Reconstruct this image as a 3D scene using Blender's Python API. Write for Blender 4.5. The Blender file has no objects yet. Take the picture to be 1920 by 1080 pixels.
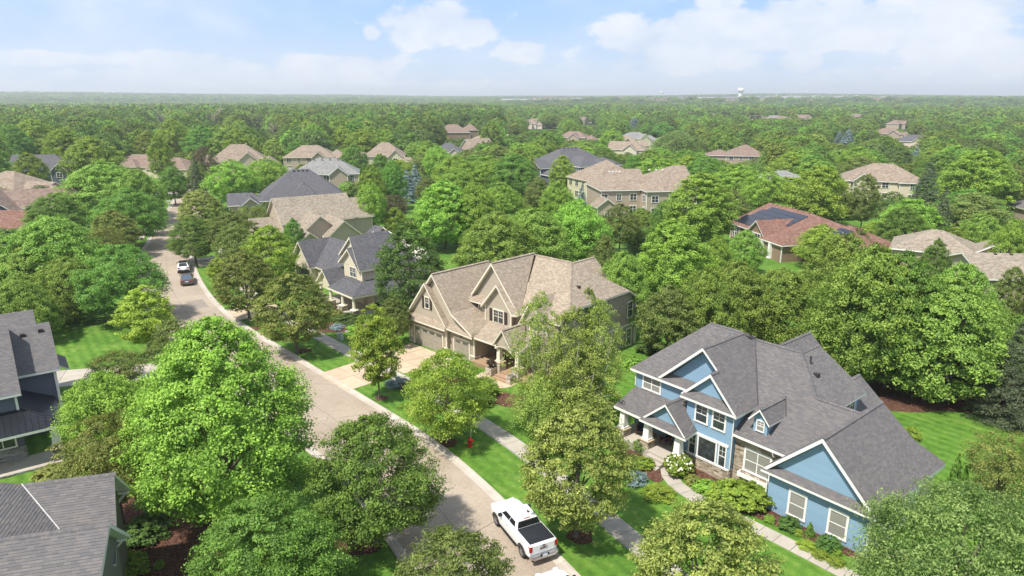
import bpy, math, random
import numpy as np
from mathutils import Vector, Matrix

S = bpy.context.scene
COL = S.collection
R = math.radians

# ------------------------------------------------------------------ camera
cam_d = bpy.data.cameras.new('camera')
cam_d.sensor_width = 36.0
cam_d.lens = 24.0
cam_d.clip_start = 0.5
cam_d.clip_end = 60000.0
cam = bpy.data.objects.new('camera', cam_d)
COL.objects.link(cam)
cam.location = (0, 0, 27.0)
cam.rotation_euler = (R(90 - 15.67), 0, 0)
S.camera = cam

# ------------------------------------------------------------------ sun, sky, exposure
SUN_EL = 60.0
SUN_DIR = Vector((-0.72, -0.69, 0)).normalized()      # where the sun stands, seen from above
sun_d = bpy.data.lights.new('sun', 'SUN')
sun_d.energy = 3.4
sun_d.angle = R(2.0)
sun_d.color = (1.0, 0.95, 0.87)
sun = bpy.data.objects.new('sun', sun_d)
COL.objects.link(sun)
_to = Vector((SUN_DIR.x * math.cos(R(SUN_EL)), SUN_DIR.y * math.cos(R(SUN_EL)), math.sin(R(SUN_EL))))
sun.rotation_euler = _to.to_track_quat('Z', 'Y').to_euler()
sun.location = (0, 0, 200)

S.view_settings.view_transform = 'Standard'
S.view_settings.look = 'None'
S.view_settings.exposure = 1.02
S.view_settings.gamma = 1.0
S.view_settings.use_curve_mapping = False
S.cycles.max_bounces = 8
S.cycles.diffuse_bounces = 5
S.cycles.glossy_bounces = 2
S.cycles.transmission_bounces = 4
S.cycles.transparent_max_bounces = 6
S.cycles.volume_bounces = 0
S.cycles.use_denoising = True
S.cycles.sample_clamp_indirect = 6.0


class NT:
    """small helper to write node trees"""
    def __init__(s, tree):
        s.t = tree
        s.n = tree.nodes
        s.l = tree.links

    def node(s, typ, inp=None, **kw):
        n = s.n.new(typ)
        for k, v in kw.items():
            setattr(n, k, v)
        for k, v in (inp or {}).items():
            s.put(n, k, v)
        return n

    def put(s, n, k, v):
        sock = n.inputs[k]
        if isinstance(v, bpy.types.NodeSocket):
            s.l.new(v, sock)
        else:
            sock.default_value = v

    def math(s, op, a, b=0.0, c=None, clamp=False):
        n = s.n.new('ShaderNodeMath')
        n.operation = op
        n.use_clamp = clamp
        s.put(n, 0, a)
        s.put(n, 1, b)
        if c is not None:
            s.put(n, 2, c)
        return n.outputs[0]

    def mix(s, f, a, b, blend='MIX'):
        n = s.n.new('ShaderNodeMix')
        n.data_type = 'RGBA'
        n.blend_type = blend
        s.put(n, 0, f)
        s.put(n, 6, a)
        s.put(n, 7, b)
        return n.outputs[2]

    def ramp(s, f, stops, interp='LINEAR'):
        n = s.n.new('ShaderNodeValToRGB')
        n.color_ramp.interpolation = interp
        e = n.color_ramp.elements
        while len(e) < len(stops):
            e.new(0.5)
        for i, (p, c) in enumerate(stops):
            e[i].position = p
            e[i].color = c if len(c) == 4 else (*c, 1)
        s.put(n, 0, f)
        return n.outputs[0]

    def mapr(s, v, a, b, c=0.0, d=1.0):
        n = s.n.new('ShaderNodeMapRange')
        s.put(n, 0, v)
        for i, x in enumerate((a, b, c, d)):
            n.inputs[i + 1].default_value = x
        return n.outputs[0]


def c4(c):
    return (c[0], c[1], c[2], 1.0)


# ------------------------------------------------------------------ world: Nishita sky with clouds laid on it by direction
W = bpy.data.worlds.new('World')
S.world = W
W.use_nodes = True
W.node_tree.nodes.clear()
w = NT(W.node_tree)
tc = w.node('ShaderNodeTexCoord')
sky = w.node('ShaderNodeTexSky', sky_type='NISHITA', sun_disc=False, altitude=300.0,
             air_density=1.0, dust_density=0.6, ozone_density=2.5)
sky.sun_elevation = R(SUN_EL)
sky.sun_rotation = math.atan2(SUN_DIR.x, SUN_DIR.y)
sep = w.node('ShaderNodeSeparateXYZ', {0: tc.outputs['Generated']})
X, Y, Z = sep.outputs
Yc = w.math('MAXIMUM', Y, 0.05)
az = w.math('ARCTAN2', X, Y)                      # radians, 0 = along +Y
el = w.math('ARCSINE', Z)
CLOUDS = [(-0.0912, 0.0972, 0.1172, 0.0366), (-0.124, 0.0881, 0.0586, 0.0254), (-0.0512, 0.092, 0.0586, 0.0264), (0.0111, 0.0611, 0.0439, 0.0203), (-0.1908, 0.0824, 0.0156, 0.0122), (0.1822, 0.0717, 0.0928, 0.0386), (0.2381, 0.0776, 0.1074, 0.0427), (0.2991, 0.0816, 0.0586, 0.0345), (0.2189, 0.0494, 0.1465, 0.0254), (0.3699, 0.091, 0.083, 0.0406), (0.4316, 0.0912, 0.0928, 0.0366), (0.4029, 0.0754, 0.1465, 0.0284), (0.4948, 0.0961, 0.0488, 0.0305), (0.5311, 0.0736, 0.1074, 0.0345), (0.5885, 0.0421, 0.0586, 0.0355), (0.5748, 0.0307, 0.1074, 0.0264), (0.5744, 0.099, 0.0977, 0.0183), (0.4995, 0.0196, 0.166, 0.0223), (-0.437, 0.0459, 0.0879, 0.0163), (-0.408, 0.0303, 0.1172, 0.0223), (-0.4994, 0.0208, 0.1074, 0.0183), (-0.2619, 0.0353, 0.0586, 0.0223), (-0.3577, 0.0209, 0.1465, 0.0163), (-0.2905, 0.0214, 0.1367, 0.0183), (-0.2334, 0.0424, 0.1172, 0.0163), (-0.5782, 0.0424, 0.1172, 0.0102), (0.276, 0.1179, 0.0391, 0.0122), (0.3812, 0.0438, 0.0391, 0.0152), (-0.5732, 0.0067, 0.1465, 0.0142), (-0.0599, 0.0151, 0.1953, 0.0102)]


def blob(a, e, sa, se):
    da = w.math('DIVIDE', w.math('SUBTRACT', az, a), sa)
    de = w.math('DIVIDE', w.math('SUBTRACT', el, e), se)
    d2 = w.math('ADD', w.math('MULTIPLY', da, da), w.math('MULTIPLY', de, de))
    return w.math('SUBTRACT', 1.0, w.math('SQRT', d2))


big = None
for a_, e_, sa_, se_ in CLOUDS:
    b_ = blob(a_, e_, sa_, se_)
    big = b_ if big is None else w.math('MAXIMUM', big, b_)
cvec = w.node('ShaderNodeCombineXYZ', {0: w.math('MULTIPLY', az, 1.0), 1: w.math('MULTIPLY', el, 1.7), 2: 0.3})
nz = w.node('ShaderNodeTexNoise', {'Vector': cvec.outputs[0], 'Scale': 15.0, 'Detail': 9.0, 'Roughness': 0.58, 'Distortion': 0.25})
nz2 = w.node('ShaderNodeTexNoise', {'Vector': cvec.outputs[0], 'Scale': 4.0, 'Detail': 6.0, 'Roughness': 0.55})
cum = w.math('ADD', big, w.math('MULTIPLY', w.math('SUBTRACT', nz.outputs[0], 0.5), 2.3))
cum = w.mapr(cum, 0.06, 0.36)
veil = w.mapr(w.math('ADD', nz2.outputs[0], w.math('MULTIPLY', w.math('SUBTRACT', 0.16, el), 0.9)), 0.42, 0.78)
low = w.mapr(el, 0.0, 0.17, 1.0, 0.0)             # pale bank near the horizon
low = w.math('POWER', low, 1.6)
veil = w.math('MAXIMUM', w.math('MULTIPLY', veil, 0.7), w.math('MULTIPLY', low, 0.25))
nz3 = w.node('ShaderNodeTexNoise', {'Vector': tc.outputs['Generated'], 'Scale': 2.6, 'Detail': 8.0, 'Roughness': 0.55})
over = w.math('MULTIPLY', w.mapr(nz3.outputs[0], 0.40, 0.54), w.mapr(el, 0.13, 0.30))  # unseen overhead clouds above the frame, added to raise the fill light
mask = w.math('MAXIMUM', w.math('MAXIMUM', cum, over), veil, clamp=True)
shade = w.mapr(w.math('ADD', nz.outputs[0], w.math('MULTIPLY', nz2.outputs[0], 0.6)), 0.55, 1.0, 0.0, 1.0)
sky_c = w.node('ShaderNodeVectorMath', {0: sky.outputs[0], 1: (0.115, 0.115, 0.115)}, operation='MULTIPLY').outputs[0]
blue = w.ramp(w.mapr(el, 0.0, 0.9), [(0.0, (0.325, 0.395, 0.50)), (0.05, (0.265, 0.36, 0.50)), (0.11, (0.195, 0.315, 0.50)), (0.2, (0.175, 0.295, 0.495)), (0.5, (0.18, 0.295, 0.475)), (1.0, (0.16, 0.27, 0.45))])
base_sky = w.mix(0.9, sky_c, blue)
cloud_c = w.mix(shade, (0.335, 0.395, 0.49, 1), (0.475, 0.495, 0.53, 1))
colr = w.mix(mask, base_sky, cloud_c)
below = w.mapr(Z, -0.03, 0.0)
colr = w.mix(below, (0.25, 0.30, 0.30, 1), colr)
bg = w.node('ShaderNodeBackground', {'Color': colr, 'Strength': 1.0})
wo = w.node('ShaderNodeOutputWorld')
w.l.new(bg.outputs[0], wo.inputs[0])

# ------------------------------------------------------------------ materials
MATS = {}


def new_mat(name):
    m = bpy.data.materials.new(name)
    m.use_nodes = True
    m.node_tree.nodes.clear()
    t = NT(m.node_tree)
    out = t.node('ShaderNodeOutputMaterial')
    return m, t, out


def principled(t, out, col, rough=0.8, metal=0.0, spec=0.5, bump=None, bstr=0.3, bdist=0.02, coat=0.0):
    p = t.node('ShaderNodeBsdfPrincipled', {'Roughness': rough, 'Metallic': metal, 'Specular IOR Level': spec, 'Coat Weight': coat})
    t.put(p, 'Base Color', col if isinstance(col, bpy.types.NodeSocket) else c4(col))
    if bump is not None:
        b = t.node('ShaderNodeBump', {'Height': bump, 'Strength': bstr, 'Distance': bdist})
        t.l.new(b.outputs[0], p.inputs['Normal'])
    t.l.new(p.outputs[0], out.inputs[0])
    return p


def plain(name, col, rough=0.6, metal=0.0, var=0.12, scale=3.0, spec=0.4, coat=0.0, grain=0.0):
    if name in MATS:
        return MATS[name]
    m, t, o = new_mat(name)
    tcn = t.node('ShaderNodeTexCoord')
    n = t.node('ShaderNodeTexNoise', {'Vector': tcn.outputs['Object'], 'Scale': scale, 'Detail': 5.0})
    f = t.mapr(n.outputs[0], 0.3, 0.7)
    a = tuple(x * (1 - var) for x in col)
    b = tuple(min(1, x * (1 + var)) for x in col)
    c = t.mix(f, c4(a), c4(b))
    bump = None
    if grain:
        bump = t.node('ShaderNodeTexNoise', {'Vector': tcn.outputs['Object'], 'Scale': 60.0, 'Detail': 3.0}).outputs[0]
    principled(t, o, c, rough, metal, spec, bump=bump, bstr=grain, coat=coat)
    MATS[name] = m
    return m


def shingle(name, cols, rough=0.92, w_=0.30, h_=0.145):
    """asphalt shingles: the courses are geometry, this colours the tabs"""
    if name in MATS:
        return MATS[name]
    m, t, o = new_mat(name)
    uv = t.node('ShaderNodeUVMap')
    br = t.node('ShaderNodeTexBrick', {'Vector': uv.outputs[0], 'Color1': (0, 0, 0, 1), 'Color2': (1, 1, 1, 1), 'Mortar': (0.5, 0.5, 0.5, 1),
                                       'Scale': 1.0, 'Mortar Size': 0.006, 'Brick Width': w_, 'Row Height': h_, 'Bias': 0.0})
    br.offset = 0.37
    br.squash = 1.0
    col = t.ramp(br.outputs['Color'], [(0.0, cols[0]), (0.35, cols[1]), (0.65, cols[2]), (1.0, cols[3])])
    n = t.node('ShaderNodeTexNoise', {'Vector': uv.outputs[0], 'Scale': 0.35, 'Detail': 6.0, 'Roughness': 0.6})
    n2 = t.node('ShaderNodeTexNoise', {'Vector': uv.outputs[0], 'Scale': 25.0, 'Detail': 3.0})
    f = t.mapr(n.outputs[0], 0.3, 0.7, 0.94, 1.06)
    f2 = t.mapr(n2.outputs[0], 0.3, 0.7, 0.86, 1.14)
    col = t.node('ShaderNodeVectorMath', {0: col, 1: f}, operation='MULTIPLY').outputs[0]
    col = t.node('ShaderNodeVectorMath', {0: col, 1: f2}, operation='MULTIPLY').outputs[0]
    principled(t, o, col, rough, spec=0.25)
    MATS[name] = m
    return m


def siding(name, col, var=0.07):
    if name in MATS:
        return MATS[name]
    m, t, o = new_mat(name)
    uv = t.node('ShaderNodeUVMap')
    mp = t.node('ShaderNodeMapping', {0: uv.outputs[0], 'Scale': (0.25, 7.0, 1)})
    n = t.node('ShaderNodeTexWhiteNoise', {0: t.node('ShaderNodeVectorMath', {0: mp.outputs[0]}, operation='FLOOR').outputs[0]})
    n2 = t.node('ShaderNodeTexNoise', {'Vector': uv.outputs[0], 'Scale': 1.2, 'Detail': 6.0})
    f = t.math('ADD', t.math('MULTIPLY', n.outputs[0], 0.45), t.math('MULTIPLY', n2.outputs[0], 0.55))
    a = tuple(x * (1 - var) for x in col)
    b = tuple(min(1, x * (1 + var)) for x in col)
    principled(t, o, t.mix(f, c4(a), c4(b)), 0.62, spec=0.3)
    MATS[name] = m
    return m


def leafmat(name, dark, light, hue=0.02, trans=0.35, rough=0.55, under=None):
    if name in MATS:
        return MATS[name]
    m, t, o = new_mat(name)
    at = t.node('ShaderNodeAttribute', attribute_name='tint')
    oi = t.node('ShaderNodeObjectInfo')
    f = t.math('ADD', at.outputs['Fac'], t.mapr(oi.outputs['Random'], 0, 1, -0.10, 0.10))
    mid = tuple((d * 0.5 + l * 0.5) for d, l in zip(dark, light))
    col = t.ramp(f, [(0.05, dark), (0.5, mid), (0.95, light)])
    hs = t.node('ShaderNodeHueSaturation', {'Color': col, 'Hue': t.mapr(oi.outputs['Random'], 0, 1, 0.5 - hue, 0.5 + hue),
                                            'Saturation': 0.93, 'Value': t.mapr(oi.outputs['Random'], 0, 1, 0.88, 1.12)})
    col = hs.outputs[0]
    if under:
        ge = t.node('ShaderNodeNewGeometry')
        col = t.mix(t.math('MULTIPLY', ge.outputs['Backfacing'], 0.4), col, c4(under))
    p = t.node('ShaderNodeBsdfPrincipled', {'Base Color': col, 'Roughness': rough, 'Specular IOR Level': 0.3})
    tr = t.node('ShaderNodeBsdfTranslucent', {'Color': t.mix(0.35, col, (0.30, 0.50, 0.03, 1))})
    ms = t.node('ShaderNodeMixShader', {0: trans, 1: p.outputs[0], 2: tr.outputs[0]})
    t.l.new(ms.outputs[0], o.inputs[0])
    MATS[name] = m
    return m


def barkmat(name, col, birch=False):
    if name in MATS:
        return MATS[name]
    m, t, o = new_mat(name)
    tcn = t.node('ShaderNodeTexCoord')
    mp = t.node('ShaderNodeMapping', {0: tcn.outputs['Object'], 'Scale': (6, 6, 1.2) if not birch else (1.5, 1.5, 7)})
    n = t.node('ShaderNodeTexNoise', {'Vector': mp.outputs[0], 'Scale': 2.5, 'Detail': 6.0})
    if birch:
        c = t.ramp(n.outputs[0], [(0.36, (0.07, 0.06, 0.05)), (0.46, (0.5, 0.47, 0.42)), (1, (0.62, 0.59, 0.54))])
    else:
        c = t.mix(t.mapr(n.outputs[0], 0.3, 0.7), c4([x * 0.6 for x in col]), c4([x * 1.35 for x in col]))
    principled(t, o, c, 0.9, bump=n.outputs[0], bstr=0.6, bdist=0.03)
    MATS[name] = m
    return m


def groundmats():
    # lawn
    m, t, o = new_mat('lawn_grass')
    tcn = t.node('ShaderNodeTexCoord')
    P = tcn.outputs['Object']
    n1 = t.node('ShaderNodeTexNoise', {'Vector': P, 'Scale': 0.22, 'Detail': 7.0, 'Roughness': 0.6})
    n2 = t.node('ShaderNodeTexNoise', {'Vector': P, 'Scale': 14.0, 'Detail': 4.0, 'Roughness': 0.7})
    n4 = t.node('ShaderNodeTexNoise', {'Vector': P, 'Scale': 1.6, 'Detail': 5.0, 'Roughness': 0.65})
    rot = t.node('ShaderNodeMapping', {0: P, 'Rotation': (0, 0, R(-38))})
    wv = t.node('ShaderNodeTexWave', {'Vector': rot.outputs[0], 'Scale': 0.32, 'Distortion': 1.2, 'Detail': 2.0, 'Detail Scale': 0.5}, bands_direction='X')
    f = t.math('ADD', t.math('MULTIPLY', n1.outputs[0], 0.5), t.math('MULTIPLY', n2.outputs[0], 0.42))
    f = t.math('ADD', f, t.math('MULTIPLY', wv.outputs[0], 0.10))
    f = t.math('ADD', f, t.math('MULTIPLY', t.math('SUBTRACT', n4.outputs[0], 0.5), 0.6))
    c = t.ramp(f, [(0.24, (0.036, 0.085, 0.012)), (0.44, (0.068, 0.155, 0.018)), (0.60, (0.115, 0.215, 0.030)), (0.74, (0.19, 0.27, 0.06))])
    n5 = t.node('ShaderNodeTexNoise', {'Vector': P, 'Scale': 0.55, 'Detail': 8.0, 'Roughness': 0.72})
    c = t.mix(t.mapr(n5.outputs[0], 0.56, 0.74, 0.0, 0.75), c, (0.20, 0.235, 0.07, 1))
    principled(t, o, c, 0.85, spec=0.15, bump=n2.outputs[0], bstr=0.7, bdist=0.05)
    MATS['lawn'] = m
    # road
    m, t, o = new_mat('road_surface')
    tcn = t.node('ShaderNodeTexCoord')
    P = tcn.outputs['Object']
    n1 = t.node('ShaderNodeTexNoise', {'Vector': P, 'Scale': 0.16, 'Detail': 7.0, 'Roughness': 0.55})
    vo = t.node('ShaderNodeTexVoronoi', {'Vector': P, 'Scale': 11.0})
    n3 = t.node('ShaderNodeTexNoise', {'Vector': P, 'Scale': 1.1, 'Detail': 6.0, 'Roughness': 0.7})
    c1 = t.ramp(n1.outputs[0], [(0.3, (0.285, 0.228, 0.175)), (0.7, (0.365, 0.302, 0.237))])
    sp = t.mapr(t.node('ShaderNodeSeparateColor', {0: vo.outputs['Color']}).outputs[0], 0, 1, 0.90, 1.10)
    sp2 = t.mapr(n3.outputs[0], 0.3, 0.7, 0.93, 1.06)
    c = t.node('ShaderNodeVectorMath', {0: c1, 1: sp}, operation='MULTIPLY').outputs[0]
    c = t.node('ShaderNodeVectorMath', {0: c, 1: sp2}, operation='MULTIPLY').outputs[0]
    principled(t, o, c, 0.9, spec=0.2, bump=vo.outputs[0], bstr=0.3, bdist=0.01)
    MATS['road'] = m
    for nm, col in (('concrete', (0.39, 0.35, 0.295)), ('kerb_concrete', (0.43, 0.375, 0.32)), ('pale_concrete', (0.47, 0.365, 0.255)),
                    ('porch_floor', (0.34, 0.23, 0.14)), ('grey_concrete', (0.26, 0.245, 0.23))):
        m, t, o = new_mat(nm)
        tcn = t.node('ShaderNodeTexCoord')
        oi = t.node('ShaderNodeObjectInfo')
        P = tcn.outputs['Object']
        n1 = t.node('ShaderNodeTexNoise', {'Vector': P, 'Scale': 0.9, 'Detail': 8.0, 'Roughness': 0.6})
        n2 = t.node('ShaderNodeTexNoise', {'Vector': P, 'Scale': 30.0, 'Detail': 3.0})
        f = t.math('ADD', t.math('MULTIPLY', n1.outputs[0], 0.7), t.math('MULTIPLY', n2.outputs[0], 0.3))
        f = t.math('ADD', f, t.mapr(oi.outputs['Random'], 0, 1, -0.08, 0.08))
        c = t.ramp(f, [(0.3, [x * 0.82 for x in col]), (0.7, [x * 1.12 for x in col])])
        principled(t, o, c, 0.85, spec=0.25, bump=n2.outputs[0], bstr=0.15, bdist=0.01)
        MATS[nm] = m
    m, t, o = new_mat('bark_mulch')
    tcn = t.node('ShaderNodeTexCoord')
    vo = t.node('ShaderNodeTexVoronoi', {'Vector': tcn.outputs['Object'], 'Scale': 14.0})
    c = t.ramp(t.node('ShaderNodeSeparateColor', {0: vo.outputs['Color']}).outputs[0],
               [(0, (0.045, 0.022, 0.015)), (0.6, (0.115, 0.055, 0.037)), (1, (0.20, 0.11, 0.075))])
    principled(t, o, c, 0.95, spec=0.1, bump=vo.outputs[0], bstr=1.0, bdist=0.05)
    MATS['mulch'] = m
    # far land under the woods
    m, t, o = new_mat('wood_floor')
    tcn = t.node('ShaderNodeTexCoord')
    n1 = t.node('ShaderNodeTexNoise', {'Vector': tcn.outputs['Object'], 'Scale': 0.02, 'Detail': 9.0, 'Roughness': 0.7})
    c = t.ramp(n1.outputs[0], [(0.35, (0.022, 0.045, 0.012)), (0.55, (0.04, 0.085, 0.016)), (0.72, (0.075, 0.135, 0.03))])
    principled(t, o, c, 0.95, spec=0.1)
    MATS['land'] = m


groundmats()
M = MATS
white = plain('white_trim_paint', (0.80, 0.78, 0.74), 0.5, var=0.03)
cream = plain('cream_trim_paint', (0.72, 0.66, 0.53), 0.5, var=0.03)
black = plain('black_metal', (0.02, 0.02, 0.022), 0.4, 0.3)
darkm = plain('dark_bronze', (0.06, 0.05, 0.045), 0.5, 0.4)


def glassmat(name, col, rough=0.06):
    if name in MATS:
        return MATS[name]
    m, t, o = new_mat(name)
    tcn = t.node('ShaderNodeTexCoord')
    n = t.node('ShaderNodeTexNoise', {'Vector': tcn.outputs['Object'], 'Scale': 2.2, 'Detail': 4.0})
    c = t.mix(t.mapr(n.outputs[0], 0.35, 0.65), c4([x * 0.7 for x in col]), c4([min(1, x * 1.3) for x in col]))
    principled(t, o, c, rough, spec=0.8)
    MATS[name] = m
    return m


def blindmat(name, col):
    """window with a lowered slatted blind right behind the glass"""
    if name in MATS:
        return MATS[name]
    m, t, o = new_mat(name)
    tcn = t.node('ShaderNodeTexCoord')
    wv = t.node('ShaderNodeTexWave', {'Vector': tcn.outputs['Object'], 'Scale': 6.0}, bands_direction='Z')
    c = t.mix(wv.outputs[0], c4([x * 0.6 for x in col]), c4(col))
    principled(t, o, c, 0.12, spec=0.6)
    MATS[name] = m
    return m


glass_dark = glassmat('dark_window_glass', (0.035, 0.042, 0.045))
glass_blue = glassmat('blue_window_glass', (0.08, 0.11, 0.13))
glass_blind = blindmat('blind_behind_glass', (0.32, 0.31, 0.28))

# ------------------------------------------------------------------ mesh helpers


class MB:
    """collects polygons (with uv and material slot) and links them as one mesh object"""
    def __init__(s):
        s.v = []
        s.f = []
        s.uv = []
        s.mi = []

    def poly(s, pts, uv=None, m=0):
        b = len(s.v)
        s.v.extend([tuple(p) for p in pts])
        s.f.append(tuple(range(b, b + len(pts))))
        s.uv.append(uv or [(p[0] + p[1], p[2]) for p in pts])
        s.mi.append(m)

    def box(s, x0, y0, z0, x1, y1, z1, m=0, skip=''):
        if x0 > x1: x0, x1 = x1, x0
        if y0 > y1: y0, y1 = y1, y0
        if z0 > z1: z0, z1 = z1, z0
        a = [(x0, y0, z0), (x1, y0, z0), (x1, y1, z0), (x0, y1, z0), (x0, y0, z1), (x1, y0, z1), (x1, y1, z1), (x0, y1, z1)]
        for k, q in (('b', (3, 2, 1, 0)), ('t', (4, 5, 6, 7)), ('f', (0, 1, 5, 4)), ('r', (1, 2, 6, 5)), ('k', (2, 3, 7, 6)), ('l', (3, 0, 4, 7))):
            if k not in skip:
                s.poly([a[i] for i in q], m=m)
        return s

    def prism(s, base, z0, z1, m=0, top=None):
        """base: ccw polygon [(x,y)]; optional top polygon for tapered shapes"""
        top = top or base
        n = len(base)
        s.poly([(x, y, z1) for x, y in top], m=m)
        s.poly([(x, y, z0) for x, y in reversed(base)], m=m)
        for i in range(n):
            j = (i + 1) % n
            s.poly([(*base[i], z0), (*base[j], z0), (*top[j], z1), (*top[i], z1)], m=m)
        return s

    def tube(s, pts, rad, n=8, m=0, cap=True):
        rings = []
        pts = [Vector(p) for p in pts]
        for i, p in enumerate(pts):
            d = (pts[min(i + 1, len(pts) - 1)] - pts[max(i - 1, 0)]).normalized()
            a = Vector((0, 0, 1)) if abs(d.z) < 0.9 else Vector((1, 0, 0))
            u = d.cross(a).normalized()
            v = d.cross(u).normalized()
            r = rad[i] if isinstance(rad, (list, tuple)) else rad
            rings.append([p + u * (r * math.cos(2 * math.pi * k / n)) + v * (r * math.sin(2 * math.pi * k / n)) for k in range(n)])
        for a_, b_ in zip(rings, rings[1:]):
            for k in range(n):
                j = (k + 1) % n
                s.poly([a_[k], b_[k], b_[j], a_[j]], m=m)
        if cap:
            s.poly(rings[0], m=m)
            s.poly(list(reversed(rings[-1])), m=m)
        return s

    def lathe(s, prof, n=12, m=0, c=(0, 0)):
        for (r0, z0), (r1, z1) in zip(prof, prof[1:]):
            for k in range(n):
                a, b = 2 * math.pi * k / n, 2 * math.pi * (k + 1) / n
                q = [(c[0] + r0 * math.cos(a), c[1] + r0 * math.sin(a), z0), (c[0] + r0 * math.cos(b), c[1] + r0 * math.sin(b), z0),
                     (c[0] + r1 * math.cos(b), c[1] + r1 * math.sin(b), z1), (c[0] + r1 * math.cos(a), c[1] + r1 * math.sin(a), z1)]
                if r0 < 1e-4: q = q[1:] if False else [q[0], q[2], q[3]]
                elif r1 < 1e-4: q = q[:3]
                s.poly(q, m=m)
        return s

    def mesh(s, name, mats):
        me = bpy.data.meshes.new(name)
        me.from_pydata(s.v, [], s.f)
        ul = me.uv_layers.new(name='UVMap')
        flat = [c for u in s.uv for p in u for c in p]
        if len(flat) == 2 * len(me.loops):
            ul.data.foreach_set('uv', flat)
        for mt in (mats if isinstance(mats, (list, tuple)) else [mats]):
            me.materials.append(mt)
        if any(s.mi):
            me.polygons.foreach_set('material_index', s.mi)
        me.update()
        return me

    def build(s, name, mats, parent=None, loc=None, rz=0.0, smooth=False):
        if not s.f:
            return None
        me = s.mesh(name, mats)
        if smooth:
            me.polygons.foreach_set('use_smooth', [True] * len(me.polygons))
        return link(name, me, parent, loc, rz)


def link(name, me, parent=None, loc=None, rz=0.0):
    o = bpy.data.objects.new(name, me)
    COL.objects.link(o)
    o.parent = parent
    if loc is not None:
        o.location = loc
    if rz:
        o.rotation_euler = (0, 0, rz)
    return o


def tag(o, label=None, cat=None, group=None, kind=None):
    if label: o['label'] = label
    if cat: o['category'] = cat
    if group: o['group'] = group
    if kind: o['kind'] = kind
    return o


def thing(name, label, cat, loc=(0, 0, 0), rz=0.0, group=None):
    o = bpy.data.objects.new(name, None)
    COL.objects.link(o)
    o.location = loc
    o.rotation_euler = (0, 0, rz)
    o.empty_display_size = 0.3
    return tag(o, label, cat, group)


def kids(o):
    return [c for c in KIDS.get(o.name, [])] or list(o.children)


KIDS = {}


def dup(o, parent=None, loc=None, rz=None, label=None, group=None, scale=None):
    ch = list(o.children)
    c = o.copy()
    COL.objects.link(c)
    c.parent = parent
    if loc is not None: c.location = loc
    if rz is not None: c.rotation_euler = (0, 0, rz)
    if scale is not None: c.scale = scale
    if label: c['label'] = label
    if group: c['group'] = group
    for k in ch:
        dup(k, c)
    return c


# clip a convex 3d polygon to a <= dot(p, d) <= b
def clip(pts, d, lim, keep_below):
    out = []
    n = len(pts)
    for i in range(n):
        p, q = pts[i], pts[(i + 1) % n]
        a = p.dot(d) - lim
        b = q.dot(d) - lim
        if keep_below:
            a, b = -a, -b
        if a >= 0:
            out.append(p)
        if (a > 0 > b) or (a < 0 < b):
            out.append(p + (q - p) * (a / (a - b)))
    return out


def courses(mb, pts, step, lift, down=None, uo=0.0, phase=None):
    """lay a flat polygon as overlapping courses: each band tips out at its lower edge"""
    pts = [Vector(p) for p in pts]
    nrm = Vector((0, 0, 0))
    for i in range(len(pts)):
        p, q = pts[i], pts[(i + 1) % len(pts)]
        nrm += Vector(((p.y - q.y) * (p.z + q.z), (p.z - q.z) * (p.x + q.x), (p.x - q.x) * (p.y + q.y)))
    nrm.normalize()
    if down is None:
        d = Vector((0, 0, -1))
        d = (d - nrm * d.dot(nrm))
        d.normalize()
    else:
        d = down
    u = nrm.cross(d)
    s = [p.dot(d) for p in pts]
    lo, hi = min(s), max(s)
    k0 = math.floor(lo / step) if phase is None else 0
    st = k0 * step if phase is None else lo
    while st < hi - 1e-4:
        a, b = max(st, lo), min(st + step, hi)
        band = clip(clip(pts, d, a, False), d, b, True)
        if len(band) >= 3 and b - a > 1e-3:
            up = []
            for p in band:
                f = (p.dot(d) - a) / step
                up.append(p + nrm * (lift * f))
            mb.poly(up, uv=[(p.dot(u) + uo, -p.dot(d)) for p in band])
            # riser
            m_ = len(band)
            for i in range(m_):
                p, q = band[i], band[(i + 1) % m_]
                if abs(p.dot(d) - b) < 1e-4 and abs(q.dot(d) - b) < 1e-4 and (p - q).length > 1e-3:
                    pu, qu = up[i], up[(i + 1) % m_]
                    mb.poly([pu, p, q, qu], uv=[(p.dot(u) + uo, -b - .004)] * 2 + [(q.dot(u) + uo, -b - .004)] * 2)
        st += step

# ------------------------------------------------------------------ foliage
rng = np.random.default_rng(7)


def prof(kind, u):
    if kind == 'round':
        return np.sqrt(np.clip(1 - (2 * u - 1) ** 2, 0, 1)) ** 0.85
    if kind == 'oval':
        return np.clip(np.sin(np.pi * np.clip(u, 0, 1) ** 0.72), 0, 1) ** 0.62
    if kind == 'dome':
        return np.clip(1 - u ** 2.6, 0, 1) ** 0.6 * np.clip(0.55 + u * 3.0, 0, 1)
    if kind == 'cone':
        return np.clip(1 - u, 0, 1) ** 0.85 * 0.97 + 0.03
    if kind == 'column':
        return np.clip(np.sin(np.pi * np.clip(u * 0.9 + 0.1, 0, 1) ** 0.62), 0, 1) ** 0.75
    if kind == 'vase':
        return np.clip(np.sin(np.pi * np.clip(u, 0, 1) ** 1.35), 0, 1) ** 0.6
    return np.clip(1 - u * u, 0, 1)


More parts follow.
